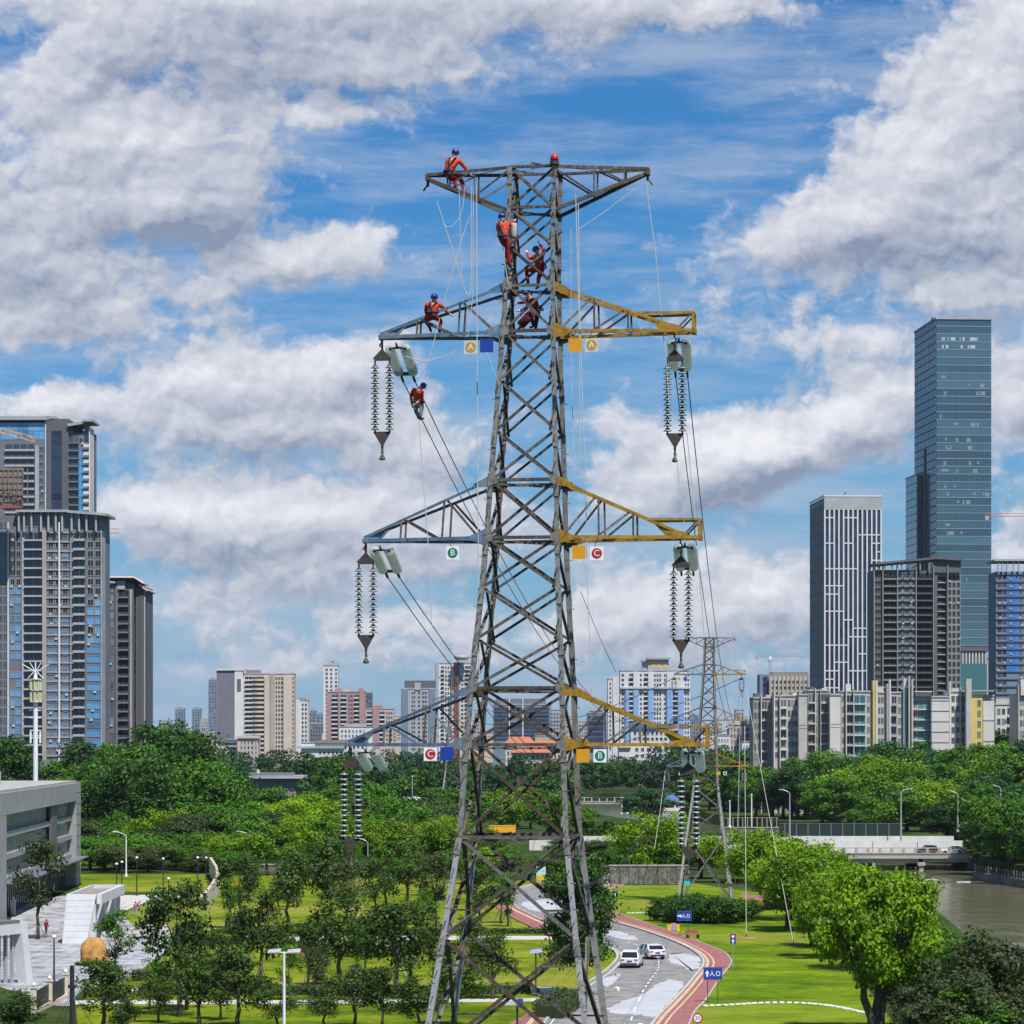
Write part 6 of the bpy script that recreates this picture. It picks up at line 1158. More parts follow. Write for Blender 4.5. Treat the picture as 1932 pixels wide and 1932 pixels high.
# lamp posts
LP = mat('lamp_grey', (.42,.43,.45), .5, .3, .1, 2.); 
def lamp(x, yb, yt, lb, kind='arm', side=1, m=LP, d=None, r=.09, cat='street lamp', group=None):
    if d is None: p = G(x, yb); d = p.y
    else: p = V(((x-CX)*d/F, d, max(0, HC+(HZ-yb)*d/F)))
    h = HC+(HZ-yt)*d/F-p.z; t = thing('street_lamp', lb, cat, p, 0, group); ob('pole', MB().tube([(0,0,0),(0,0,h*.5),(0,0,h)], [r*1.3,r,r*.75], 8).lathe([(r*2.4,0),(r*2.2,.25),(r*1.3,.4)], 8).mesh('pole', m), t)
    if kind == 'arm': ob('arm', MB().tube([(0,0,h-.05),(side*.35,0,h+.35),(side*1.5,0,h+.75)], r*.6, 6).mesh('arm', m), t); ob('lamp_head', MB().prism([(side*1.4,-.14),(side*2.1,-.12),(side*2.1,.12),(side*1.4,.14)][::side], h+.66, h+.82).mesh('lamp_head', m), t)
    if kind == 'double':
        ob('arm', MB().beam((-1.0,0,h), (1.0,0,h), .09).mesh('arm', m), t)
        for s in (-1, 1): ob('lamp_head', MB().slab([(s*.28-.42,-.3,h+.05-.1),(s*.28+.42+.0,-.3,h-.05+.02),(s*.28+.42,.45,h+.18),(s*.28-.42,.45,h+.10)], .08).mesh('lamp_head', WL['lgrey']), t, (s*.36,0,.06))
    if kind == 'top': ob('lamp_head', MB().lathe([(.05,0),(.20,.05),(.22,.16),(.12,.26),(.03,.3)], 8, (0,0,h)).mesh('lamp_head', WHITE, True), t)
    return t
t = lamp(536, 2009, 1797, 'tall white lamp post with two flat heads in the bottom foreground', 'double', m=WHITE, r=.10)
lamp(431,1600,1466,'pale lamp pole rising from the trees left of the flat pavilion', 'arm', 1, d=640, r=.13); lamp(238,1655,1578,'white lamp pole in front of the wood on the left', 'arm', -1, d=480, r=.10, m=WHITE); lamp(470,1645,1577,'grey lamp pole between the trees behind the left lawn', 'arm', -1, d=495, r=.10); lamp(694,1648,1590,'pale lamp pole at the back of the lawn right of the far insulators', 'arm', -1, d=490, r=.10)
lamp(778,1560,1466,'thin pale lamp pole among the trees near the white shed', 'top', d=760, r=.14); lamp(1490,1590,1497,'grey lamp pole on the bridge approach left of the green fence', 'arm', -1, d=585, r=.14); lamp(1700,1590,1495,'tall grey lamp pole on the bridge with its arm to the right', 'arm', 1, d=592, r=.15); lamp(1807,1570,1499,'pale street lamp in the trees right of the bridge with its arm to the left', 'arm', -1, d=600, r=.14); lamp(1888,1530,1488,'lamp pole peeping out of the trees at the far right', 'arm', -1, d=620, r=.14)
for x, d, yt, lb in ((1173,900,1512,'left white post of the pair beside the river behind the bright tree'),(1184,900,1514,'right white post of the pair beside the river behind the bright tree'),(1377,760,1512,'white post left of the quay wall behind the second pylon'),(1418,690,1500,'grey post standing by the quay wall right of the second pylon')): lamp(x, 1592, yt, lb, 'top', d=d, m=WHITE, r=.16, cat='post')
for x, yb, yt, lb in ((258,1690,1620,'thin dark garden lamp at the bend of the pale path'),(308,1687,1622,'dark garden lamp with a blue band beside the pale path'),(373,1684,1620,'dark garden lamp near the curved wall'),(389,1660,1620,'pale garden lamp just behind the curved wall'),(230,1690,1628,'garden lamp behind the white gatehouse'),(318,1740,1660,'dark garden lamp at the left side of the leafy plaza tree'),(220,1722,1632,'garden lamp at the right corner of the gatehouse'),(102,1856,1770,'dark bollard lamp in the plaza by the fence')):
    lamp(x, yb, yt, lb, 'top', m=DARKM, r=.075, cat='garden lamp')
p = G(136,1960); t = thing('utility_post', 'bare dark post in the lower left corner with guy wires', 'post', p); ob('pole', MB().tube([(0,0,0),(0,0,5.2)], [.2,.16], 8).mesh('pole', DARKM), t); ob('bracket', MB().box(-.28,.28,-.2,.2,3.6,3.8).mesh('bracket', DARKM), t)
for s in (-1.6, -.9, 1.9): ob('guy_wire', MB().tube([(0,0,3.4),(s,.4*s,0)], .02, 4).mesh('guy_wire', DARKM), t)
# telecom mast
d = 480.; p = V(((67-CX)*d/F, d, 0)); k = d/F; Zm = lambda y: HC+(HZ-y)*k; t = thing('telecom_mast', 'tall white telecom mast with crossed antennas in front of the left tower block', 'mast', p)
ob('pole', MB().tube([(0,0,0),(0,0,Zm(1330)),(0,0,Zm(1270))], [.42,.36,.28], 12).mesh('pole', WHITE), t)
ob('shroud', MB().tube([(0,0,Zm(1325)),(0,0,Zm(1282))], .62, 14).mesh('shroud', mat('shroud_green', (.45,.45,.24), .6)), t)
for y in (1325,1303,1282): ob('platform', MB().lathe([(.9,0),(.9,.12)], 14, (0,0,Zm(y))).mesh('platform', WHITE), t)
for i in range(8): a = i*math.pi/4; ob('antenna', MB().box(-.15,.15,-.06,.06,Zm(1324),Zm(1306)).mesh('antenna', mat('antenna_cream', (.52,.50,.33), .5)), t, (.85*math.cos(a), .85*math.sin(a), 0)); ob('antenna', MB().box(-.15,.15,-.06,.06,Zm(1302),Zm(1286)).mesh('antenna', MATS['antenna_cream']), t, (.85*math.cos(a), .85*math.sin(a), 0))
for a, c in (((-2.1,Zm(1253)),(0,Zm(1268))),((2.1,Zm(1253)),(0,Zm(1268))),((-.9,Zm(1250)),(0,Zm(1268))),((.9,Zm(1250)),(0,Zm(1268))),((-1.2,Zm(1280)),(0,Zm(1264))),((1.2,Zm(1280)),(0,Zm(1264)))): ob('whip', MB().tube([(a[0],0,a[1]),(c[0],0,c[1])], .07, 5).mesh('whip', WHITE), t)
ob('top_pole', MB().tube([(0,0,Zm(1272)),(0,0,Zm(1248))], .1, 6).mesh('top_pole', WHITE), t)
for y in (1340,1354,1378,1392): ob('crosstree', MB().beam((-.9,0,Zm(y)), (.9,0,Zm(y)), .14).mesh('crosstree', WHITE), t)
for s in (-1, 1): ob('panel_antenna', MB().box(s*.75-.14,s*.75+.14,-.1,.1,Zm(1402),Zm(1380)).mesh('panel_antenna', WHITE), t)
# cranes
def crane(label, d, x, yb, yt, xa, xb, m, yj=None, slope=0.):
    k = d/F; p = V(((x-CX)*k, d, 0)); zt = HC+(HZ-yt)*k; zb = max(0, HC+(HZ-yb)*k); t = thing('tower_crane', label, 'crane', p); w = 1.4; q = MB(); n = max(4, int((zt-zb)/3))
    for sx in (-1, 1):
        for sy in (-1, 1): q.beam((sx*w/2,sy*w/2,zb),(sx*w/2,sy*w/2,zt), .22)
    for i in range(n):
        a, c = zb+(zt-zb)*i/n, zb+(zt-zb)*(i+1)/n; s = 1 if i % 2 else -1; q.beam((-s*w/2,-w/2,a),(s*w/2,-w/2,c), .14); q.beam((-w/2,-s*w/2,a),(-w/2,s*w/2,c), .14)
    ob('mast', q.mesh('mast', m), t); q = MB(); X0, X1 = (xa-x)*k, (xb-x)*k; zj = lambda X: zt+1.5+slope*X; n = max(6, int(abs(X1-X0)/3))
    for y, z in ((-.7,0),(.7,0),(0,1.5)): q.beam((X0,y,zj(X0)+z),(X1,y,zj(X1)+z), .24)
    for i in range(n):
        a, c = X0+(X1-X0)*i/n, X0+(X1-X0)*(i+1)/n; q.beam((a,-.7,zj(a)),((a+c)/2,0,zj((a+c)/2)+1.5), .15); q.beam(((a+c)/2,0,zj((a+c)/2)+1.5),(c,-.7,zj(c)), .15); q.beam((a,-.7,zj(a)),(c,.7,zj(c)), .13)
    ob('jib', q.mesh('jib', m), t); ob('cab', MB().box(-.9,.9,-1.6,-.75,zt-.6,zt+1.4).mesh('cab', WHITE), t); ob('counterweight', MB().box(X0,X0+2,-.9,.9,zj(X0)-1.8,zj(X0)-.1).mesh('counterweight', CONC), t); return t
crane('small grey tower crane behind the beige apartment block, left of the white gridded tower', 1900, 1453, 1272, 1243, 1426, 1528, mat('crane_grey', (.33,.30,.27), .6))
crane('red tower crane jib reaching in from the right edge past the glass skyscraper', 1500, 2030, 1400, 980, 1858, 2060, mat('crane_red', (.50,.20,.15), .6))
crane('pale crane jib showing right of the big unfinished block on the left', 1060, 150, 1100, 1014, 120, 224, mat('crane_tan', (.45,.36,.28), .6))
crane('yellow crane jib slanting down from the left edge in front of the tallest grey tower', 970, -60, 1400, 810, -75, 66, mat('crane_yellow', (.75,.36,.03), .5), slope=-.26)
t = thing('scaffold_frame', 'brown mesh scaffold cage in front of the tower at the left edge', 'scaffold', P(20, 945, 980)); k = 980/F
q = MB()
for i in range(9): q.beam((-40*k+i*9*k,0,-10*k),(-40*k+i*9*k,0,62*k), .25)
for j in range(7): q.beam((-40*k,0,-10*k+j*12*k),(22*k,0,-10*k+j*12*k), .2)
for i in range(0, 6): q.beam((-40*k+i*12*k,-.2,-10*k),(-20*k+i*9*k,-.2,62*k), .18)
ob('cage', q.mesh('cage', mat('scaffold_brown', (.22,.16,.14), .8)), t); ob('netting', MB().box(-40*k,22*k,.5,.8,-10*k,62*k).mesh('netting', WL['brown']), t); ob('tray', MB().box(-42*k,22*k,-1.5,1.5,-14*k,-10.2*k).mesh('tray', WL['red']), t)
# stay ropes of the second pylon and their anchor pads
for a, c, lb in (((1398,1290,398),(1392,1560,392),'white rope hanging from the top yellow arm of the second pylon'),((1405,1370,398),(1408,1768,None),'long white stay rope from the middle yellow arm to a pad on the lawn'),((1408,1300,398),(1497,1780,None),'white stay rope from the upper arm of the second pylon down to the right pad'),((1400,1450,398),(1386,1690,None),'white rope straight down from the lowest yellow arm of the second pylon'),((1255,1455,398),(1235,1600,390),'white rope hanging from the lowest left arm of the second pylon'),((1378,1210,398),(1384,1430,396),'thin rope from the top arm tip of the second pylon')):
    p0_, p1_ = P(*a), (P(*c) if c[2] else G(c[0], c[1])); tag(ob('rope', MB().tube([p0_, p0_.lerp(p1_, .5)-V((0,0,.3)), p1_], .03, 4).mesh('rope', ROPE)), lb, 'rope')
for x, y, lb in ((1408,1770,'reddish bare earth pad round the left stay anchor on the lawn'),(1497,1781,'reddish earth pad round the right stay anchor near the river trees')):
    t = thing('anchor_pad', lb, 'pad', G(x, y)); ob('soil', MB().lathe([(1.25,.0),(1.15,.06),(.5,.09)], 12, (0,0,.012)).mesh('soil', mat('bare_soil', (.36,.17,.11), .95, 0, .25, 2.), True), t); ob('stake', MB().tube([(0,0,0),(0,0,.5)], .05, 5).mesh('stake', DARKM), t)
# signs
def arrow(b, x, z, dr, s):
    A = [(-.5,-.13),(.02,-.13),(.02,-.34),(.5,0),(.02,.34),(.02,.13),(-.5,.13)]
    A = [(u, v) if dr == 'r' else (-u, v) if dr == 'l' else (v, u) for u, v in A]; pts = [V((x+u*s, 0, z+v*s)) for u, v in A]
    if (pts[1]-pts[0]).cross(pts[2]-pts[0]).y > 0: pts.reverse()
    n = len(pts); b.add(pts, [tuple(range(n))])
def hanzi(b, x, z, s):
    """the two characters for entrance, drawn as brush strokes"""
    def stroke(pts, w):
        for a, c in zip(pts, pts[1:]): b.beam((x+a[0]*s, 0, z+a[1]*s), (x+c[0]*s, 0, z+c[1]*s), w*s, .006, up=(0, 1, 0)) if False else b.beam((x+a[0]*s, -.002, z+a[1]*s), (x+c[0]*s, -.002, z+c[1]*s), .006, w*s, up=(1,0,0) if abs(c[0]-a[0]) < abs(c[1]-a[1]) else (0,0,1))
    def bar(a, c, w):
        d = V((c[0]-a[0], 0, c[1]-a[1])).normalized()*w/2; nrm = V((d.z, 0, -d.x)); pa, pc = V((x+a[0]*s, 0, z+a[1]*s)), V((x+c[0]*s, 0, z+c[1]*s)); nrm *= s; b.add([pa-nrm, pc-nrm, pc+nrm, pa+nrm], [(0,1,2,3)])
    bar((-.15,.45), (.05,.45), .10); bar((.02,.46), (-.03,.1), .11); bar((-.03,.12), (-.42,-.45), .12); bar((-.02,.14), (.42,-.45), .13)
    X = 1.1; bar((X-.35,.34), (X+.35,.34), .12); bar((X-.35,-.36), (X+.35,-.36), .12); bar((X-.31,.34), (X-.31,-.44), .12); bar((X+.31,.34), (X+.31,-.44), .12)
def direction_sign(label, x, yb, w, h, z0, dr, px):
    p = G(x, yb); t = thing('direction_sign', label, 'road sign', p); ob('panel', MB().box(-w/2,w/2,0,.05,z0,z0+h).mesh('panel', SB), t)
    ob('border', MB().box(-w/2+.03,w/2-.03,-.004,-.001,z0+h-.06,z0+h-.03).box(-w/2+.03,w/2-.03,-.004,-.001,z0+.03,z0+.06).box(-w/2+.03,-w/2+.06,-.004,-.001,z0+.061,z0+h-.061).box(w/2-.06,w/2-.03,-.004,-.001,z0+.061,z0+h-.061).mesh('border', mat('border_blue', (.05,.13,.45))), t)
    b = MB(); arrow(b, -w*.30, z0+h*.5, dr, h*.5); hanzi(b, -w*.04, z0+h*.5, h*.42); o = ob('lettering', b.mesh('lettering', WH), t, (0,-.008,0))
    for q in px: ob('post', MB().tube([(q,.06,0),(q,.06,z0+h*.9)], .035, 6).mesh('post', DARKM), t)
direction_sign('large blue direction sign with a white up arrow and two characters beside the red path', 1345, 1893, 1.52, 1.03, 1.88, 'u', (-.42,.40))
direction_sign('blue direction sign with a white sideways arrow and two characters in front of the shrubs', 1291, 1767, 1.58, 1.06, 1.70, 'r', (-.45,.42))
def nosign(label, x, yb, h):
    p = G(x, yb); t = thing('parking_sign', label, 'road sign', p); ob('panel', MB().box(-.26,.26,0,.04,h-.95,h).mesh('panel', SB), t); ob('post', MB().tube([(0,.06,0),(0,.06,h-.1)], .035, 6).mesh('post', LP), t)
    ob('ring', MB().prism([(.2*math.cos(a*.3927), .2*math.sin(a*.3927)) for a in range(16)], 0, .006).mesh('ring', SC['C'][1]), t, (0,-.001,h-.25)).rotation_euler = (math.pi/2,0,0); ob('disc', MB().prism([(.12*math.cos(a*.3927), .12*math.sin(a*.3927)) for a in range(16)], 0, .006).mesh('disc', WH), t, (0,-.008,h-.25)).rotation_euler = (math.pi/2,0,0)
    b = MB(); arrow(b, 0, h-.68, 'u', .42); ob('arrow', b.mesh('arrow', WH), t, (0,-.004,0))
nosign('narrow blue sign with a red ring and white arrow on the open lawn', 1383, 1828, 3.25); nosign('small blue sign with a red ring beside the dark tree left of the lawn', 1161, 1712, 2.3)
p = G(1316, 1975); t = thing('speed_sign', 'round red and white 20 speed limit sign at the bottom edge', 'road sign', p); d = p.y; z = HC+(HZ-1921)*d/F
ob('post', MB().tube([(0,.05,0),(0,.05,z)], .04, 6).mesh('post', WL['lgrey']), t)
for nm, r_, m, y in (('ring', .36, SC['C'][1], 0.), ('disc', .265, WH, -.012)): ob(nm, MB().prism([(r_*math.cos(a*math.pi/12), r_*math.sin(a*math.pi/12)) for a in range(24)], 0, .012).mesh(nm, m), t, (0,y,z)).rotation_euler = (math.pi/2,0,0)
letter('20', .34, DARKM, t, (0,-.027,z), .002)
# small furniture
def small(name, label, cat, x, y, parts, rz=0.):
    t = thing(name, label, cat, G(x, y), rz)
    for n, b, m in parts: ob(n, b.mesh(n, m), t)
    return t
solar = MB().slab([(-.55,-.3,3.0),(.55,-.3,3.15),(.7,.5,3.45),(-.4,.5,3.3)], .06)
small('solar_lamp', 'dark post with a tilted pale solar panel on the lawn behind the pylon', 'garden lamp', 1011, 1866, [('pole', MB().tube([(0,0,0),(0,0,3.15)], .07, 6), DARKM), ('solar_panel', solar, mat('solar_panel', (.30,.34,.50), .2, 0, .1, 4.))])
small('solar_lamp', 'short post with a grey panel and a blue box beside the near red path', 'garden lamp', 976, 1945, [('pole', MB().tube([(0,0,0),(0,0,1.9)], .09, 6), DARKM), ('panel', MB().slab([(-.9,-.3,1.9),(.1,-.3,1.95),(.15,.4,2.1),(-.85,.4,2.05)], .08), LP), ('box', MB().box(.0,.42,-.25,.15,1.7,2.35), mat('box_blue', (.03,.07,.32), .5))])
small('bench', 'dark red bench on the bend of the red path', 'bench', 1307, 1771, [('seat', MB().box(-.8,.8,-.22,.22,.42,.48), WL['red']), ('backrest', MB().box(-.8,.8,.2,.26,.55,.95), WL['red']), ('leg', MB().box(-.7,-.6,-.2,.2,0,.42), DARKM), ('leg', MB().box(.6,.7,-.2,.2,0,.42), DARKM)], .5)
small('litter_bin', 'reddish litter bin at the upper end of the right red path', 'bin', 1152, 1726, [('body', MB().lathe([(.25,0),(.28,.8)], 10), WL['red']), ('lid', MB().lathe([(.30,.81),(.24,.95),(.05,1.0)], 10), DARKM)])
small('traffic_barrier', 'yellow and purple plastic barrier standing on the right red path', 'barrier', 1271, 1757, [('body', MB().box(-.75,-.3,-.2,.2,0,.75).box(.3,.75,-.2,.2,0,.75), mat('barrier_yellow', (.75,.48,.01), .4)), ('panel', MB().box(-.295,.295,-.12,.12,.1,.9), mat('barrier_purple', (.42,.30,.50), .5))])
small('traffic_barrier', 'yellow barrier and pale board beside the far road behind the pylon', 'barrier', 1022, 1664, [('body', MB().box(-.8,.5,-.3,.3,0,.9).box(1.8,2.5,-.3,.3,.2,1.2), mat('barrier_yellow', (.75,.48,.01))), ('board', MB().box(-.8,.6,-.05,.05,.95,2.3), mat('board_cyan', (.35,.62,.62), .5))])
small('info_board', 'small cyan board fixed low on the second pylon leg', 'sign', 1296, 1706, [('board', MB().box(-.4,.4,-.05,.05,2.4,3.0), mat('cyan_board', (.02,.55,.60), .5)), ('post', MB().tube([(0,.1,0),(0,.1,2.6)], .05, 5), DARKM)])
small('info_board', 'cream board fixed low on the right leg of the second pylon', 'sign', 1376, 1712, [('board', MB().box(-.5,.5,-.05,.05,2.6,3.2), mat('cream_board', (.72,.66,.42), .5)), ('post', MB().tube([(0,.1,0),(0,.1,2.6)], .05, 5), DARKM)])
small('container', 'bright yellow cabin container in the trees behind the pylon', 'container', 948, 1580, [('wall', MB().box(-2.9,2.9,0,2.4,.2,2.45), mat('container_yellow', (.78,.40,.01), .5, 0, .08, 1.)), ('rib', MB().box(-2.7,-2.62,-.05,-.003,.3,2.35).box(-1,-.92,-.05,-.003,.3,2.35).box(.9,.98,-.05,-.003,.3,2.35).box(2.6,2.68,-.05,-.003,.3,2.35), mat('container_yellow', (.78,.40,.01))), ('roof', MB().box(-2.95,2.95,-.05,2.45,2.46,2.6), mat('container_yellow', (.78,.40,.01))), ('base', MB().box(-2.9,2.9,.1,2.3,0,.19), DARKM)])
for i, (x, lb) in enumerate(((938,'round potted shrub in front of the left half of the yellow container'),(962,'round potted shrub in front of the right half of the yellow container'))): hedge((x-3,1581),(x+3,1581), .9, 1.3, LEAF['lime'], lb, 260, .16, 'shrub', 'potted_shrub')
for x, y, lb in ((756,1842,'pair of thin white goal-like frames on the lawn, left'),(680,1738,'small pale frame between two lawn trees')): small('lawn_frame', lb, 'frame', x, y, [('frame', MB().tube([(-.5,0,0),(0,0,1.6),(.5,0,0)], .03, 5), WHITE), ('bar', MB().tube([(-.3,0,.6),(.3,0,.6)], .025, 5), WHITE)])
# stepping stones on the right lawn
def stones(px, n, lb, grp):
    pts = smooth(px, 8); me = None
    L = [G(*p) for p in pts]; cum = [0]
    for a, c in zip(L, L[1:]): cum.append(cum[-1]+(c-a).length)
    for i in range(n):
        s = cum[-1]*i/(n-1); k = max(j for j in range(len(cum)) if cum[j] <= s+1e-6); k = min(k, len(L)-2); p = L[k].lerp(L[k+1], (s-cum[k])/max(cum[k+1]-cum[k], 1e-6))
        if me is None: me = MB().box(-.19,.19,-.42,.42,0,.06).mesh('stepping_stone', mat('white_stone', (.72,.72,.70), .8, 0, .08, 3.))
        o = ob('stepping_stone', me, None, (p.x, p.y, .008), R.uniform(-.25, .25)); tag(o, lb, 'paving stone', grp)
stones([(1331,1898),(1380,1896),(1430,1893),(1480,1892),(1530,1894),(1580,1900),(1640,1913)], 34, 'white stepping stone in the long dotted line across the near lawn', 'stepping stones on the near lawn')
stones([(1186,1723),(1230,1722),(1304,1721)], 16, 'small white stepping stone in the far dotted line before the shrubs', 'stepping stones on the far lawn')
# cars
CARW = mat('car_white', (.72,.72,.72), .25, 0, .03, 1., coat=.6); CGL = mat('car_glass', (.015,.018,.025), .08, 0, .1, 1., spec=.9); TYRE = mat('tyre', (.02,.02,.02), .9); RIM = mat('rim', (.45,.45,.47), .35, .7); REDL = mat('tail_lamp', (.35,.015,.015), .3)
def carbody(suv):
    """lofted body: cross-sections from tail to nose (y, half width low, half width high, z low, z belt)"""
    L = 4.5; hgt = 1.62 if suv else 1.44; b = MB()
    S_ = [(-2.25,.70,.72,.42,.88),(-2.15,.86,.84,.30,.98),(-1.5,.91,.88,.24,.98),(0,.92,.89,.22,.95),(1.3,.90,.86,.24,.90),(1.95,.86,.80,.28,.80),(2.22,.70,.64,.36,.66)]
    n = 10; vs = []
    for y, wl, wh, zl, zh in S_: vs += [(-wl*.9,y,zl),(-wl,y,zl+.14),(-wl,y,(zl+zh)/2),(-wh,y,zh-.06),(-wh*.9,y,zh),(wh*.9,y,zh),(wh,y,zh-.06),(wl,y,(zl+zh)/2),(wl,y,zl+.14),(wl*.9,y,zl)]
    fs = [(i*n+j, i*n+(j+1) % n, (i+1)*n+(j+1) % n, (i+1)*n+j) for i in range(len(S_)-1) for j in range(n)]+[tuple(range(n-1,-1,-1)), tuple(range((len(S_)-1)*n, len(S_)*n))]
    b.add(vs, fs)
    g = [(-2.0,.80,.93),(-1.55,.70,hgt-.10),(-1.0,.68,hgt),(.1,.68,hgt-.01),(.95,.74,.93)] if not suv else [(-2.1,.80,.95),(-1.85,.70,hgt-.12),(-1.3,.69,hgt),(.1,.68,hgt-.01),(1.0,.74,.93)]
    r_ = MB(); k = len(g); top = [(-w,y,z) for y, w, z in g]+[(w,y,z) for y, w, z in g]
    b.add([(-g[1][1],g[1][0],g[1][2]),(-g[2][1],g[2][0],g[2][2]),(-g[3][1],g[3][0],g[3][2]),(g[3][1],g[3][0],g[3][2]),(g[2][1],g[2][0],g[2][2]),(g[1][1],g[1][0],g[1][2])], [(5,4,1,0),(4,3,2,1)])
    gl = MB(); q = lambda s, i, dz=0: (s*g[i][1], g[i][0], g[i][2]+dz)
    gl.add([q(-1,0),q(1,0),q(1,1),q(-1,1)], [(0,1,2,3)]); gl.add([q(-1,4),q(1,4),q(1,3),q(-1,3)], [(3,2,1,0)])
    for s in (-1, 1): gl.add([(s*.86,g[0][0]+.05,.94),(s*.88,g[4][0],.92),q(s,3,-.005),q(s,2,-.005),q(s,1,-.005)], [(0,1,2,3,4) if s > 0 else (4,3,2,1,0)])
    for s in (-1, 1):
        for i, y0 in ((1,-1.55),(2,-.45),): b.beam((s*.885, y0-.1, .94), (s*.70, y0+(.0 if i > 1 else .1), hgt-.06), .07, .05)
        b.beam(q(s,4), q(s,3), .07, .05); b.beam(q(s,0), q(s,1), .09, .06)
    return b, gl
def car(label, x, y, rz, suv=True, m=CARW, z=None, d=None, body='car_white'):
    p = G(x, y) if d is None else V(((x-CX)*d/F, d, z)); t = thing('parked_car' if d is None else 'car', label, 'car', p, rz); b, g = carbody(suv)
    ob('body', b.mesh('body', m, False), t); ob('window', g.mesh('window', CGL), t)
    for sx in (-1, 1):
        for y0 in (-1.38, 1.38):
            q = MB(); n = 14; vs = [(sx*xx, y0+r_*math.cos(2*math.pi*j/n), .33+r_*math.sin(2*math.pi*j/n)) for xx, r_ in ((.70,.33),(.93,.33)) for j in range(n)]; q.add(vs, [(j,(j+1) % n,(j+1) % n+n,j+n) for j in range(n)]+[tuple(range(n)), tuple(range(2*n-1,n-1,-1))])
            w = ob('wheel', q.mesh('wheel', TYRE), t); q = MB(); vs = [(sx*.936, y0+.22*math.cos(2*math.pi*j/n), .33+.22*math.sin(2*math.pi*j/n)) for j in range(n)]; q.add(vs, [tuple(range(n)), tuple(range(n-1,-1,-1))]); ob('rim', q.mesh('rim', RIM), w)
        ob('tail_lamp', MB().box(sx*.62-.16,sx*.62+.16,-2.26,-2.12,.72,.86).mesh('tail_lamp', REDL), t); ob('headlight', MB().box(sx*.55-.18,sx*.55+.18,2.02,2.215,.58,.70).mesh('headlight', WL['lgrey']), t); ob('mirror', MB().box(sx*.98-.1,sx*.98+.1,.62,.78,.92,1.06).mesh('mirror', m), t)
    ob('bumper', MB().box(-.72,.72,-2.30,-2.2,.34,.50).mesh('bumper', DARKM), t); ob('licence_plate', MB().box(-.24,.24,-2.275,-2.255,.6,.74).mesh('licence_plate', SB), t); return t
car('white car on the left of the two driving round the bend', 1192, 1824, math.radians(-8)); car('white car on the right and slightly ahead of the other on the bend', 1226, 1808, math.radians(17), False)
zb = ZB(1612)+.02
car('black car near the right end of the bridge', 1747, 0, math.radians(90), True, mat('car_black', (.02,.022,.025), .25, 0, .05, 1., coat=.5), zb, YB+3.5); car('white car at the right end of the bridge behind the black car', 1796, 0, math.radians(90), False, CARW, zb, YB+3.6); car('white saloon on the far lane of the bridge', 1582, 0, math.radians(-90), False, CARW, zb, YB+16)
car('pale car with a red tail on the near lane of the bridge', 1533, 0, math.radians(90), False, mat('car_silver', (.45,.47,.52), .25, .2, .05, 1., coat=.5), zb, YB+4); car('white van-like car under the trees by the old stone wall', 1170, 1637, math.radians(80), True, CARW, .02, 470)
# ================================================================ trees
def crown(seed, R_, z0, z1, nb, ncl, per, leaf, m, flat=1., cone=0., spread=.5, inner=.22, br=(.24, .40)):
    """leaf clumps on the skins of nb separate rounded masses that together fill an ellipsoid of radius R_ between z0 and z1"""
    rng = np.random.default_rng(seed); zc, hz_ = (z0+z1)/2, (z1-z0)/2; C = []
    while len(C) < nb:
        q = rng.uniform(-1, 1, 3)
        if (q**2).sum() > 1 or (q**2).sum() < rng.uniform(0, .5): continue
        k = 1-cone*max(0, q[2])*.75; r_ = rng.uniform(*br)*min(R_, hz_*1.25)*(1-.35*max(0, q[2])*cone); lim = .80
        C.append((q[0]*(R_-r_*.7)*k, q[1]*(R_-r_*.7)*k, zc+q[2]*(hz_-r_*.75), r_))
    C = np.array(C); pts, nrm, rnd = [], [], []; tone = rng.uniform(-.22, .22, nb)
    pr = C[:, 3]**2; pr /= pr.sum()
    for i in range(ncl):
        j = rng.choice(nb, p=pr); c = C[j]; d = rng.normal(0, 1, 3); d[2] = d[2]*flat+.30; d /= np.linalg.norm(d); r_ = c[3]*(rng.uniform(.2, .8) if rng.uniform() < inner else rng.uniform(.82, 1.08))
        pc = c[:3]+d*r_*np.array([1, 1, .85])
        if pc[2] < z0: pc[2] = z0+rng.uniform(0, .3)
        s = leaf*rng.uniform(1.5, 2.8)*spread*2; n = int(per*rng.uniform(.6, 1.4)); o = rng.normal(0, 1, (n, 3))*s*np.array([1, 1, .6]); pts.append(pc+o)
        nrm.append(np.tile(d*1.1+np.array([0, 0, .40]), (n, 1))+o*.35/s); b = rng.uniform(-.16, .16)+tone[j]; rnd.append(np.clip(rng.uniform(.1, .9, n)+b+.10*(pc[2]-zc)/hz_, 0, 1))
    pts, nrm, rnd = np.concatenate(pts), np.concatenate(nrm), np.concatenate(rnd); nrm /= np.linalg.norm(nrm, axis=1)[:, None]
    rt = np.percentile(np.hypot(pts[:, 0], pts[:, 1]), 97); pts[:, :2] *= R_/rt
    zt = np.percentile(pts[:, 2], 99.3); pts[:, 2] = z0+(pts[:, 2]-z0)*np.where(pts[:, 2] > z0, (z1-z0)/(zt-z0), 1)      # the crown fills its height
    return leaves_mesh('crown', pts, nrm, leaf, m, rng, rnd=rnd)
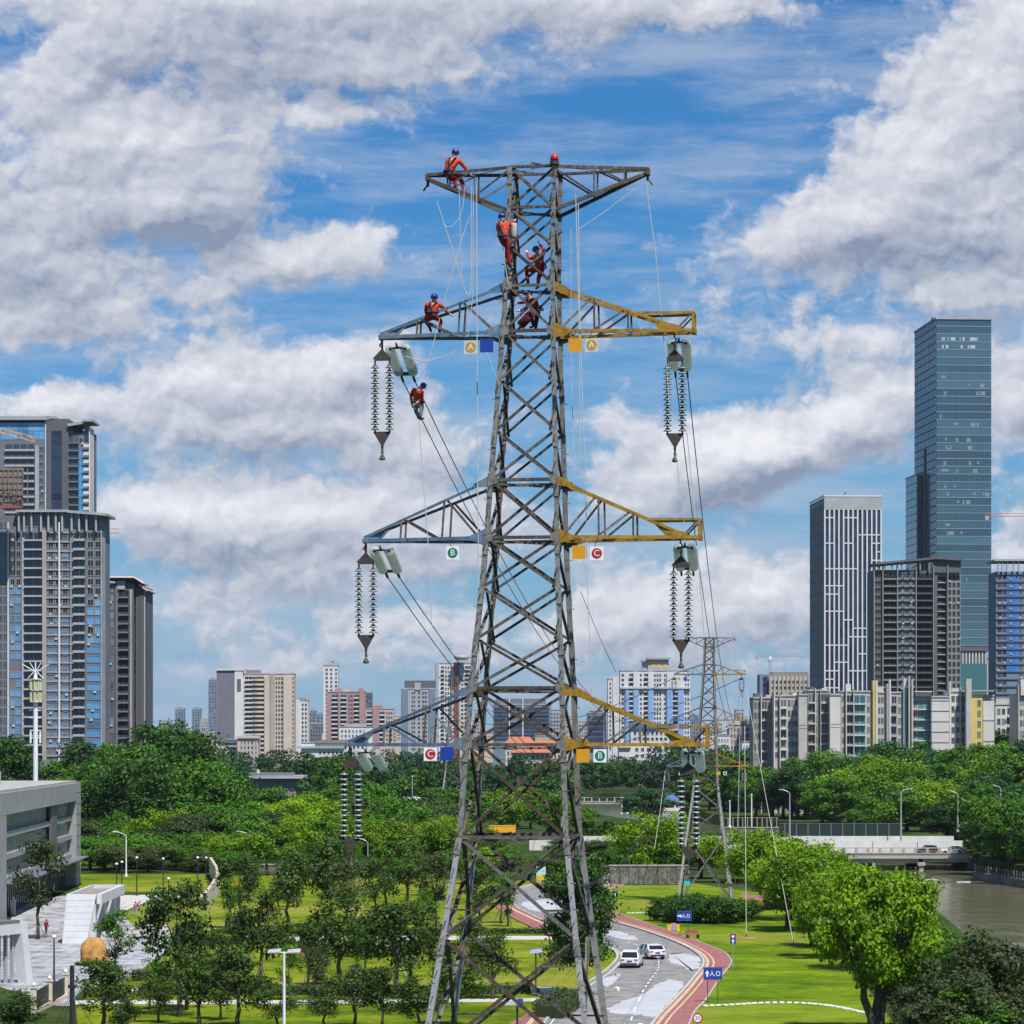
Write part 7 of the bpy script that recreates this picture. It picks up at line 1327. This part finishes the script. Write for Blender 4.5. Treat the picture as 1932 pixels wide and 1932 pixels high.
def trunk(seed, h, z1, R_, r0, n=6, multi=1):
    rr = random.Random(seed); b = MB()
    for k in range(multi):
        ox = (k-(multi-1)/2)*r0*1.7; pts = [V((ox,0,-.3))]; m = 5
        for i in range(1, m+1): pts.append(V((ox*(1+.5*i)+rr.uniform(-.05,.05)*R_, rr.uniform(-.05,.05)*R_, h*i/m)))
        b.tube(pts, [r0*(1.25-.8*i/m)/(1+.25*(multi-1)) for i in range(m+1)], 7)
        for i in range(n):
            t0 = rr.uniform(.45, 1.); p = pts[0].lerp(pts[-1], t0); a = rr.uniform(0, 6.28); rad = R_*rr.uniform(.45,.8); e = V((p.x+math.cos(a)*rad, p.y+math.sin(a)*rad, p.z+(z1-p.z)*rr.uniform(.35,.75))); q = p.lerp(e, .5)+V((0,0,-.08*rad)); b.tube([p, q, e], [r0*.42, r0*.28, r0*.10], 5)
    return b.mesh('trunk', WOODT, True)
PK = {}
def kind(k, H, R_, z0, nb, ncl, per, leaf, lm, r0, var=3, **kw):
    mu = kw.pop('multi', 1); PK[k] = (H, [(crown(hash(k) % 1000 if False else sum(map(ord, k))*7+i*13, R_, z0, H, nb, ncl, per, leaf, LEAF[lm], **kw), trunk(sum(map(ord, k))+i, z0+(H-z0)*.45, H, R_, r0, multi=mu)) for i in range(var)])
kind('young', 6.2, 2.15, 1.4, 13, 190, 19, .115, 'park', .13, 4, cone=.5); kind('sparse', 6.1, 1.65, 1.3, 11, 120, 18, .11, 'mid', .11, 3, cone=.6); kind('ashy', 6.0, 1.9, 1.5, 12, 140, 17, .12, 'olive', .11, 2)
kind('bright', 8.6, 5.0, 1.3, 30, 460, 26, .16, 'bright', .32, 3, multi=2, br=(.18,.32)); kind('lush', 8.6, 5.4, 2.1, 52, 1000, 30, .13, 'bright', .42, 1, multi=3, br=(.14,.27), inner=.15); kind('dense', 11., 3.1, 1.6, 20, 640, 26, .15, 'dark', .22, 1, cone=.3)
kind('big', 19.5, 7.4, 2.5, 28, 400, 24, .34, 'dark', .5, 3, br=(.18,.32)); kind('tall', 20., 7.0, 2., 28, 400, 24, .34, 'mid', .5, 3, br=(.18,.32)); kind('cool', 19., 7.2, 2., 28, 400, 24, .34, 'teal', .5, 3, br=(.18,.32)); kind('green', 10.6, 5.2, 1.2, 16, 330, 22, .25, 'mid', .28, 3); kind('brownish', 9.6, 5.2, 1.0, 16, 330, 22, .24, 'olive', .28, 3)
kind('yellowish', 8.6, 4.2, 1.2, 13, 260, 22, .22, 'lime', .22, 2); kind('layered', 9.6, 5.2, 1.8, 15, 320, 22, .22, 'mid', .25, 1, flat=.3); kind('bush', 5., 3.8, .1, 18, 520, 24, .13, 'olive', .15, 2, flat=1.2); kind('shrub', 3., 2.4, .0, 11, 200, 20, .13, 'dark', .1, 2, flat=1.2); kind('spring', 5.4, 2.6, 1.3, 10, 170, 20, .17, 'bright', .14, 2)
NT_ = [0]
def tree(k, p, h, label, group=None, w=1., rz=None, name=None, v=None):
    H, vs = PK[k]; c, tr = vs[(NT_[0] if v is None else v) % len(vs)]; NT_[0] += 1; s = h/H
    t = thing(name or 'tree', label, 'tree', p, R.uniform(0, 6.28) if rz is None else rz, group); ob('crown', c, t).scale = (s*w, s*w, s); ob('trunk', tr, t).scale = (s*w, s*w, s); return t
def ptree(k, x, yb, yt, label, w=1., stakes=False, **kw):
    p = G(x, yb); h = (yb-yt)/F*p.y*1.0; t = tree(k, p, h, label, w=w, **kw)
    if stakes:
        b = MB()
        for a in (0.3, 2.4, 4.5): b.tube([(math.cos(a)*.85, math.sin(a)*.85, 0), (math.cos(a)*.08, math.sin(a)*.08, 1.75)], .03, 4)
        ob('stake', b.mesh('stake', mat('stake_green', (.05,.13,.10), .7)), t)
    return t
PARK = [('young',452,1752,1617,'open-crowned young tree right of the curved wall',.85),('young',542,1752,1616,'young staked tree in the second row left of the insulator string',1.05),('sparse',432,1758,1660,'thin young tree leaning beside the curved wall tree',.8),('young',625,1748,1603,'tall young tree directly below the lower left insulators',1.05),('sparse',560,1712,1618,'slim young tree farther back between two staked trees'),
 ('spring',505,1652,1572,'small bright green tree at the back edge of the left lawn',1.3),('sparse',668,1672,1598,'slim tree at the back of the lawn right of the insulator string'),('young',585,1655,1597,'small round tree by the low wall at the back of the lawn'),('young',708,1738,1622,'multi-branched young tree left of the pylon in the second row'),('sparse',728,1734,1616,'narrow young tree just right of the multi-branched one'),('young',768,1712,1602,'young tree behind the pair of frames on the lawn'),('ashy',822,1746,1612,'greyish young tree touching the left pylon leg'),('young',795,1690,1612,'farther young tree left of the pylon leg'),
 ('young',492,1862,1706,'dark young tree with forked trunk on the near lawn',1.1),('young',640,1862,1698,'dark bushy young tree in front of the yellow flower bed',1.15),('young',748,1882,1708,'large dark young tree with thick trunk left of the pylon',1.2),('young',773,1874,1716,'second trunk tree close behind the large dark young tree'),('sparse',676,1854,1812,'smallest sapling on the middle lawn',1.5),('ashy',596,1896,1790,'greyish young tree right of the lamp head'),('young',582,1868,1760,'leafy young tree behind the lamp post',1.0),
 ('young',337,1918,1693,'tallest dark young tree at the plaza corner',.95),('sparse',352,1905,1760,'thin tree behind the tallest plaza corner tree'),('young',376,1938,1812,'dark young tree on the bottom edge right of the plaza corner',1.1),('young',450,1940,1806,'broad dark young tree on the bottom edge left of the lamp post',1.25),('young',415,1925,1822,'shadowy young tree between two bottom edge trees',1.1),('young',612,1950,1855,'short broad tree on the bottom edge right of the lamp post',1.4),('ashy',668,1938,1840,'grey-leaved bare-branched tree on the bottom edge',1.3),('young',722,1948,1832,'dark broad tree on the bottom edge near the pylon leg',1.25),('young',522,1950,1868,'low dark tree under the lamp post on the bottom edge',1.6),('young',790,1952,1856,'low dark tree at the foot of the left pylon leg',1.4),
 ('sparse',216,1852,1718,'loose leafed tree in front of the gatehouse corner and boulder',1.35),('young',196,1948,1826,'dark tree in front of the plaza at the bottom left',1.25),('young',300,1930,1850,'small dark tree left of the tallest plaza corner tree',1.3),('young',232,1958,1888,'low dark tree behind the dark post at the bottom edge',1.3),('young',30,1965,1872,'dark bush-like tree at the bottom left corner',1.7),('ashy',72,1772,1598,'reddish green staked tree in front of the grey office building',.80),
 ('young',905,1760,1640,'young tree seen between the left legs of the pylon'),('sparse',945,1742,1650,'slim tree with a dark straight trunk by the left bend of the red path'),('sparse',958,1748,1655,'second slim dark trunk tree by the left bend of the red path'),('young',888,1850,1735,'young tree behind the lower left pylon leg',1.1),('young',930,1885,1760,'young tree low between the pylon legs',1.0),('young',860,1935,1800,'young dark tree at the left inside of the pylon base',1.2),('spring',905,1668,1606,'bright small tree behind the pylon on the back lawn',1.2),('sparse',850,1700,1615,'slim tree right behind the left pylon leg')]
rp = random.Random(21)
PARK += [('sparse',470,1700,1612,'feathery tree between the curved wall and the second row'),('ashy',655,1760,1640,'grey-green tree just below the far insulators in the second row'),('sparse',690,1868,1748,'feathery tree on the near lawn left of the largest lawn tree'),('young',835,1872,1752,'tall tree against the left side of the left pylon leg'),('sparse',545,1888,1800,'thin tree standing behind the lamp post'),('ashy',405,1870,1762,'greyish tree at the left end of the middle lawn'),('sparse',282,1905,1800,'thin feathery tree by the plaza lawn edge'),('sparse',800,1800,1690,'feathery tree beside the left pylon leg on the middle lawn')]
for i, a in enumerate(PARK): ptree(a[0], a[1], a[2], a[3]-(a[2]-a[3])*rp.uniform(.0, .16), a[4], w=(a[5] if len(a) > 5 else 1.)*rp.uniform(.82, 1.16), stakes=a[2] < 1900)
ptree('dense', 1092, 1880, 1622, 'tall dense dark tree standing on the road bend behind the right pylon legs', 1.0)
RIV = [('bright',1240,1662,1536,'bright yellow-green tree left of the second pylon in front of the old stone wall',1.15),('green',1186,1652,1592,'green bush-like tree under the pale embankment right of the pylon',1.3),('bright',1322,1658,1574,'bright tree right behind the second pylon',1.05),('bright',1405,1666,1566,'bright tree directly right of the second pylon',1.25),('bright',1448,1716,1574,'tallest bright tree of the river row',1.12),('bright',1502,1735,1582,'bright tree just right of the tallest of the river row',1.05),('bright',1545,1758,1606,'wide bright tree in the middle of the river row',1.15),('bright',1592,1788,1628,'bright tree overlapping the largest tree from behind',.9),
 ('lush',1652,1952,1646,'largest bright green tree with several trunks on the right lawn',.76),('green',1742,1862,1712,'darker green tree at the water edge behind the largest tree',.85),('bright',1700,1812,1668,'bright tree above the bank right of the largest tree',.75),('green',1772,1880,1752,'green riverside tree sloping to the water',.9),('bush',1800,1945,1768,'large olive flowering shrub at the lower right beside the water',1.05),('bush',1858,1985,1838,'dull olive shrub in the bottom right corner',1.1),('green',1838,1990,1868,'round green bush at the bottom edge right of the olive shrub',1.3),('bush',1745,1985,1862,'olive shrub at the bottom edge right of the large trunk',1.0),('green',1480,1715,1640,'low green tree filling the shade under the river row',1.2),('green',1560,1770,1690,'low tree under the wide bright tree',1.2)]
for a in RIV: ptree(a[0], a[1], a[2], a[3], a[4], w=a[5])
hedge((1760,1850),(1850,1838), 5., 3.2, LEAF['flower'], 'sprinkle of pink blossom on the olive shrub by the water', 90, .10, 'blossom', 'blossom')
# woods: each tree on its own, rows from far to near
def env(x, tab):
    for (x0, y0), (x1, y1) in zip(tab, tab[1:]):
        if x <= x1: return y0+(y1-y0)*(x-x0)/(x1-x0)
    return tab[-1][1]
rw = random.Random(11)
WOODN = dict(big='dark', tall='mid green', cool='blue-green', green='leafy green', brownish='dull olive', yellowish='yellowish', layered='layered', bright='bright green')
FARP = []
def row_of(x0, x1, d, dx, kinds, top, area, jd=25, skip=(), mass=False):
    x = x0+rw.uniform(0, dx)
    while x < x1:
        dd = d+rw.uniform(-jd, jd); X = (x-CX)*dd/F; l, r_ = bank(dd, LB)-4, bank(dd, RB)+2
        if not (dd < 1268 and l < X < r_) and not any(a < x < c and e < dd < f for a, c, e, f in skip):
            yt = (top(x) if callable(top) else top)+rw.uniform(-11, 16); h = HC+(HZ-yt)*dd/F
            k = rw.choice(kinds); H = PK[k][0]; w = max(.8, min(2., 1.2 if h > H*.8 else H/h*.95))
            if mass: FARP.append((X, dd, h, k))
            elif h > 3: tree(k, V((X, dd, 0)), h*1.02, f'{WOODN[k]} tree in the {area} below {land(x)}', f'{WOODN[k]} trees of the {area} below {land(x)}', w=w)
        x += dx*rw.uniform(.75, 1.3)
LW = [(-60,1386),(15,1380),(40,1448),(110,1452),(150,1422),(185,1392),(212,1416),(250,1380),(285,1378),(312,1402),(345,1374),(378,1390),(405,1430),(440,1450)]
row_of(380, 900, 1350, 26, ['cool'], 1424, 'most distant wood', 60, mass=True); row_of(600, 1190, 1200, 26, ['cool', 'big'], 1433, 'distant wood', 50, mass=True); row_of(1090, 1420, 1420, 28, ['cool', 'big'], lambda x: env(x, [(1090,1426),(1200,1428),(1260,1410),(1300,1404),(1420,1424)]), 'most distant wood', 40, mass=True)
row_of(395, 560, 1050, 24, ['cool', 'big'], lambda x: env(x, [(395,1400),(440,1418),(470,1452),(560,1440)]), 'wood behind the pavilion', 30, mass=True); row_of(560, 860, 1000, 24, ['cool', 'big', 'tall'], lambda x: env(x, [(560,1440),(600,1415),(640,1432),(860,1448)]), 'far wood', 30, mass=True)
SK = ((425, 575, 600, 896),)
row_of(-40, 430, 690, 34, ['big', 'tall', 'big'], lambda x: env(x, LW), 'left wood, back row,', 22); row_of(90, 440, 630, 34, ['big', 'tall'], lambda x: env(x, LW)+26, 'left wood, middle row,', 18); row_of(110, 420, 585, 32, ['tall', 'green', 'big', 'tall'], lambda x: env(x, LW)+58, 'left wood, front row,', 15)
row_of(430, 870, 850, 28, ['big', 'cool', 'tall'], lambda x: 1478 if x < 580 else env(x, [(580,1468),(700,1462),(870,1475)]), 'wood beyond the lamp poles', 25, SK, mass=True); row_of(150, 900, 690, 32, ['tall', 'green', 'big'], lambda x: 1492 if x > 440 else 1470, 'middle wood, back row,', 22); row_of(140, 880, 600, 32, ['green', 'brownish', 'bright', 'tall'], lambda x: env(x, [(140,1520),(300,1516),(420,1508),(880,1520)]), 'middle wood, front row,', 18)
row_of(140, 870, 545, 32, ['brownish', 'green', 'bright', 'brownish', 'yellowish', 'layered'], lambda x: env(x, [(140,1536),(330,1540),(420,1528),(600,1545),(870,1552)]), 'mixed wood edge', 14); row_of(152, 480, 510, 30, ['green', 'bright', 'green', 'layered'], 1572, 'row lining the left lawn', 9); row_of(600, 960, 512, 32, ['green', 'bright', 'yellowish', 'green'], 1556, 'row lining the left lawn', 9)
row_of(860, 1100, 720, 30, ['green', 'yellowish', 'tall', 'brownish'], lambda x: 1500 if x < 1060 else 1530, 'clump behind the pylon', 40, ((915,985,640,700),)); row_of(860, 1150, 560, 30, ['green', 'green', 'brownish'], 1592, 'low pylon thicket', 12); row_of(870, 1080, 500, 26, ['green', 'bright'], 1610, 'nearer pylon thicket', 8)
RW = [(1090,1442),(1180,1432),(1300,1430),(1400,1426),(1480,1422),(1540,1410),(1600,1394),(1680,1382),(1760,1388),(1840,1384),(1900,1380),(1990,1374)]
row_of(1200, 2000, 1020, 26, ['big', 'cool', 'tall'], lambda x: env(x, RW)-2, 'rearmost river wood', 30, mass=True); row_of(1210, 2000, 930, 27, ['tall', 'big', 'tall', 'green'], lambda x: env(x, RW)+12, 'second river wood row', 25); row_of(1240, 2000, 850, 28, ['tall', 'cool', 'tall', 'green'], lambda x: env(x, RW)+30, 'third river wood row', 22)
row_of(1480, 2000, 780, 30, ['tall', 'tall', 'bright', 'tall', 'big'], lambda x: env(x, RW)+58, 'bridge wood, back row,', 18); row_of(1490, 2000, 720, 32, ['tall', 'bright', 'cool', 'green'], lambda x: env(x, [(1490,1520),(1560,1498),(1640,1470),(1800,1476),(2000,1460)]), 'bridge wood, middle row,', 16); row_of(1500, 2000, 660, 30, ['green', 'tall', 'bright', 'cool'], lambda x: env(x, [(1500,1556),(1580,1540),(1700,1535),(1830,1520),(2000,1500)]), 'bridge wood, front row,', 14, ((1660,1800,600,645),))
row_of(1800, 2000, 615, 28, ['tall', 'cool', 'big', 'green'], lambda x: env(x, [(1800,1560),(1860,1530),(2000,1500)]), 'right bank clump, rear,', 12); row_of(1840, 2020, 560, 26, ['tall', 'cool', 'green'], lambda x: env(x, [(1840,1580),(1900,1545),(2020,1520)]), 'right bank clump, front,', 10)
row_of(1090, 1200, 830, 26, ['green', 'cool'], 1556, 'low river bank clump', 20)
# undergrowth that closes the foot of the woods, and the thicket between the old wall and the road
row_of(1470, 2000, 700, 22, ['green', 'green', 'brownish'], 1566, 'bridge scrub', 20); row_of(1420, 1720, 770, 24, ['green', 'cool', 'green'], 1530, 'quay scrub', 20); row_of(1820, 2000, 590, 22, ['green', 'cool'], 1590, 'river wall scrub', 8)
row_of(1100, 1480, 900, 24, ['cool', 'green', 'cool'], lambda x: 1500 if x > 1220 else 1530, 'river bank thicket', 20, mass=True); row_of(1200, 1480, 780, 24, ['cool', 'big'], 1490, 'nearer river bank thicket', 16, ((1235,1300,760,800),))
row_of(1110, 1330, 500, 24, ['green', 'brownish', 'green'], 1612, 'thicket behind the old stone wall', 10); row_of(1300, 1480, 510, 24, ['green', 'bright', 'green'], 1604, 'thicket by the second pylon', 10); row_of(1085, 1300, 545, 26, ['green', 'brownish'], 1590, 'thicket below the embankment', 8)
row_of(1395, 1640, 640, 24, ['green', 'brownish'], 1590, 'scrub left of the bridge', 12, ((1600,1660,600,690),)); row_of(1400, 1560, 470, 24, ['bright', 'green'], lambda x: env(x, [(1400,1598),(1560,1630)]), 'rear of the river row', 12)
row_of(150, 470, 500, 26, ['green', 'brownish'], 1606, 'left lawn undergrowth', 6); row_of(600, 1090, 480, 30, ['brownish', 'green'], 1622, 'back lawn undergrowth', 6)
for i, (x, y, yt) in enumerate(((1258,1737,1692),(1278,1741,1698),(1300,1739,1694),(1318,1742,1700),(1338,1740,1690),(1358,1743,1696),(1380,1740,1694),(1402,1738,1698),(1330,1722,1686),(1290,1724,1688))):
    ptree('shrub', x, y, yt, f'dark shrub at the feet of the second pylon, {("leftmost","second from the left","third from the left","fourth, below the cream board","tallest in the middle","just right of the middle","third from the right","rightmost","behind the middle one","behind the sign")[i]}', w=1.2, name='shrub')
row_of(1330, 2000, 1090, 26, ['big', 'cool', 'tall'], lambda x: env(x, RW)-4, 'rearmost river wood', 30, mass=True); row_of(1330, 1560, 840, 26, ['cool', 'tall', 'big'], lambda x: env(x, RW)+26, 'quay wood', 20); row_of(1340, 1560, 740, 28, ['green', 'cool', 'tall'], lambda x: env(x, [(1340,1500),(1480,1486),(1560,1480)]), 'nearer quay wood', 15)
row_of(1050, 1430, 1300, 18, ['cool', 'big', 'cool', 'tall'], lambda x: env(x, [(1050,1438),(1200,1440),(1260,1418),(1330,1412),(1430,1424)]), 'x', 15, mass=True); row_of(1050, 1430, 1345, 20, ['cool', 'big'], 1440, 'x', 20, mass=True); row_of(850, 1110, 1150, 22, ['cool', 'big', 'tall'], 1450, 'x', 40, mass=True); row_of(870, 1090, 980, 24, ['tall', 'cool', 'green'], 1466, 'x', 30, mass=True)
row_of(1030, 1250, 700, 10, ['green', 'brownish', 'green'], 1561, 'x', 8, mass=True); row_of(1030, 1250, 650, 10, ['green', 'cool'], 1574, 'x', 8, mass=True); row_of(1200, 1480, 640, 9, ['green', 'brownish'], 1580, 'x', 10, mass=True); row_of(1150, 1480, 1010, 20, ['cool', 'green', 'big'], lambda x: 1520 if x < 1250 else 1470, 'x', 25, mass=True)
row_of(1845, 2010, 590, 24, ['tall', 'green', 'cool'], lambda x: env(x, [(1845,1560),(1900,1535),(2010,1515)]), 'bank top wood', 8); row_of(1850, 2030, 540, 22, ['green', 'tall', 'green'], lambda x: env(x, [(1850,1600),(1900,1572),(2030,1550)]), 'wall top trees', 8); row_of(1880, 2030, 510, 24, ['green', 'tall'], lambda x: env(x, [(1880,1625),(2030,1580)]), 'nearest right bank trees', 6)
for x, d, h, k, lb in ((1858,572,12,'tall','tree overhanging the right end of the bridge'),(1872,552,11,'green','low tree leaning over the river wall just right of the bridge'),(1838,604,13,'tall','tree rising behind the right end of the bridge'),(1905,530,12,'tall','leafy tree over the river wall near the right edge'),(1946,515,11,'green','tree over the river wall cut by the right edge')):
    tree(k, V(((x-CX)*d/F, d, 0)), h, lb, w=1.25)
ptree('bright', 1484, 1752, 1652, 'bright tree at the left foot of the river row above the stay pad', .85); ptree('bright', 1532, 1786, 1668, 'bright tree touching the left side of the largest tree', .75); ptree('green', 1795, 1842, 1768, 'green tree on the bank right of the largest tree', 1.); ptree('bush', 1842, 1890, 1800, 'olive shrub on the slope of the river bank', .9)
ptree('bright', 1572, 1808, 1648, 'bright tree just behind the left half of the largest tree', .8); ptree('bright', 1640, 1830, 1640, 'bright tree straight behind the largest tree', .85)
# the far woods, where single trees cannot be told apart
rngf = np.random.default_rng(9); PP, NN, RR_ = {}, {}, {}
for X, dd, h, k in FARP:
    nb = 9; r0 = min(h*.42, 8.5); n = int(1500*(900/dd)); c = np.stack([rngf.uniform(-.75, .75, nb)*r0, rngf.uniform(-.75, .75, nb)*r0, h*rngf.uniform(.22, .80, nb)], 1); c[0] = (0, 0, h-r0*.42); j = rngf.integers(0, nb, n); d = rngf.normal(0, 1, (n, 3)); d[:, 2] += .35; d /= np.linalg.norm(d, axis=1)[:, None]
    rr_ = (r0*rngf.uniform(.36, .52, nb))[j]; p = c[j]+d*rr_[:, None]*rngf.uniform(.75, 1.08, (n, 1))+np.array([X, dd, 0]); m = dict(big='dark', tall='mid', cool='teal', green='mid', brownish='olive', yellowish='lime', layered='mid', bright='bright')[k]
    p[:, 2] = np.maximum(p[:, 2], .2); PP.setdefault(m, []).append(p); NN.setdefault(m, []).append(d); RR_.setdefault(m, []).append(np.clip(rngf.uniform(0, .8, n)+rngf.uniform(-.2, .3, nb)[j], 0, 1))
for m in PP: setting('far_wood', leaves_mesh('far_wood', np.concatenate(PP[m]), np.concatenate(NN[m]), .62, LEAF[m], rngf, rnd=np.concatenate(RR_[m])), 'stuff')
# ================================================================ haze
hm = bpy.data.materials.new('haze_air'); hm.use_nodes = True; hm.node_tree.nodes.clear()
ho = hm.node_tree.nodes.new('ShaderNodeOutputMaterial'); hv = hm.node_tree.nodes.new('ShaderNodeVolumePrincipled'); hv.inputs['Density'].default_value = 1.8e-5; hv.inputs['Color'].default_value = (.80,.88,1,1); hv.inputs['Anisotropy'].default_value = .0
hm.node_tree.links.new(hv.outputs[0], ho.inputs['Volume'])
setting('haze', MB().box(-9500, 9500, -500, 14500, -7, 320).mesh('haze', hm), 'stuff')
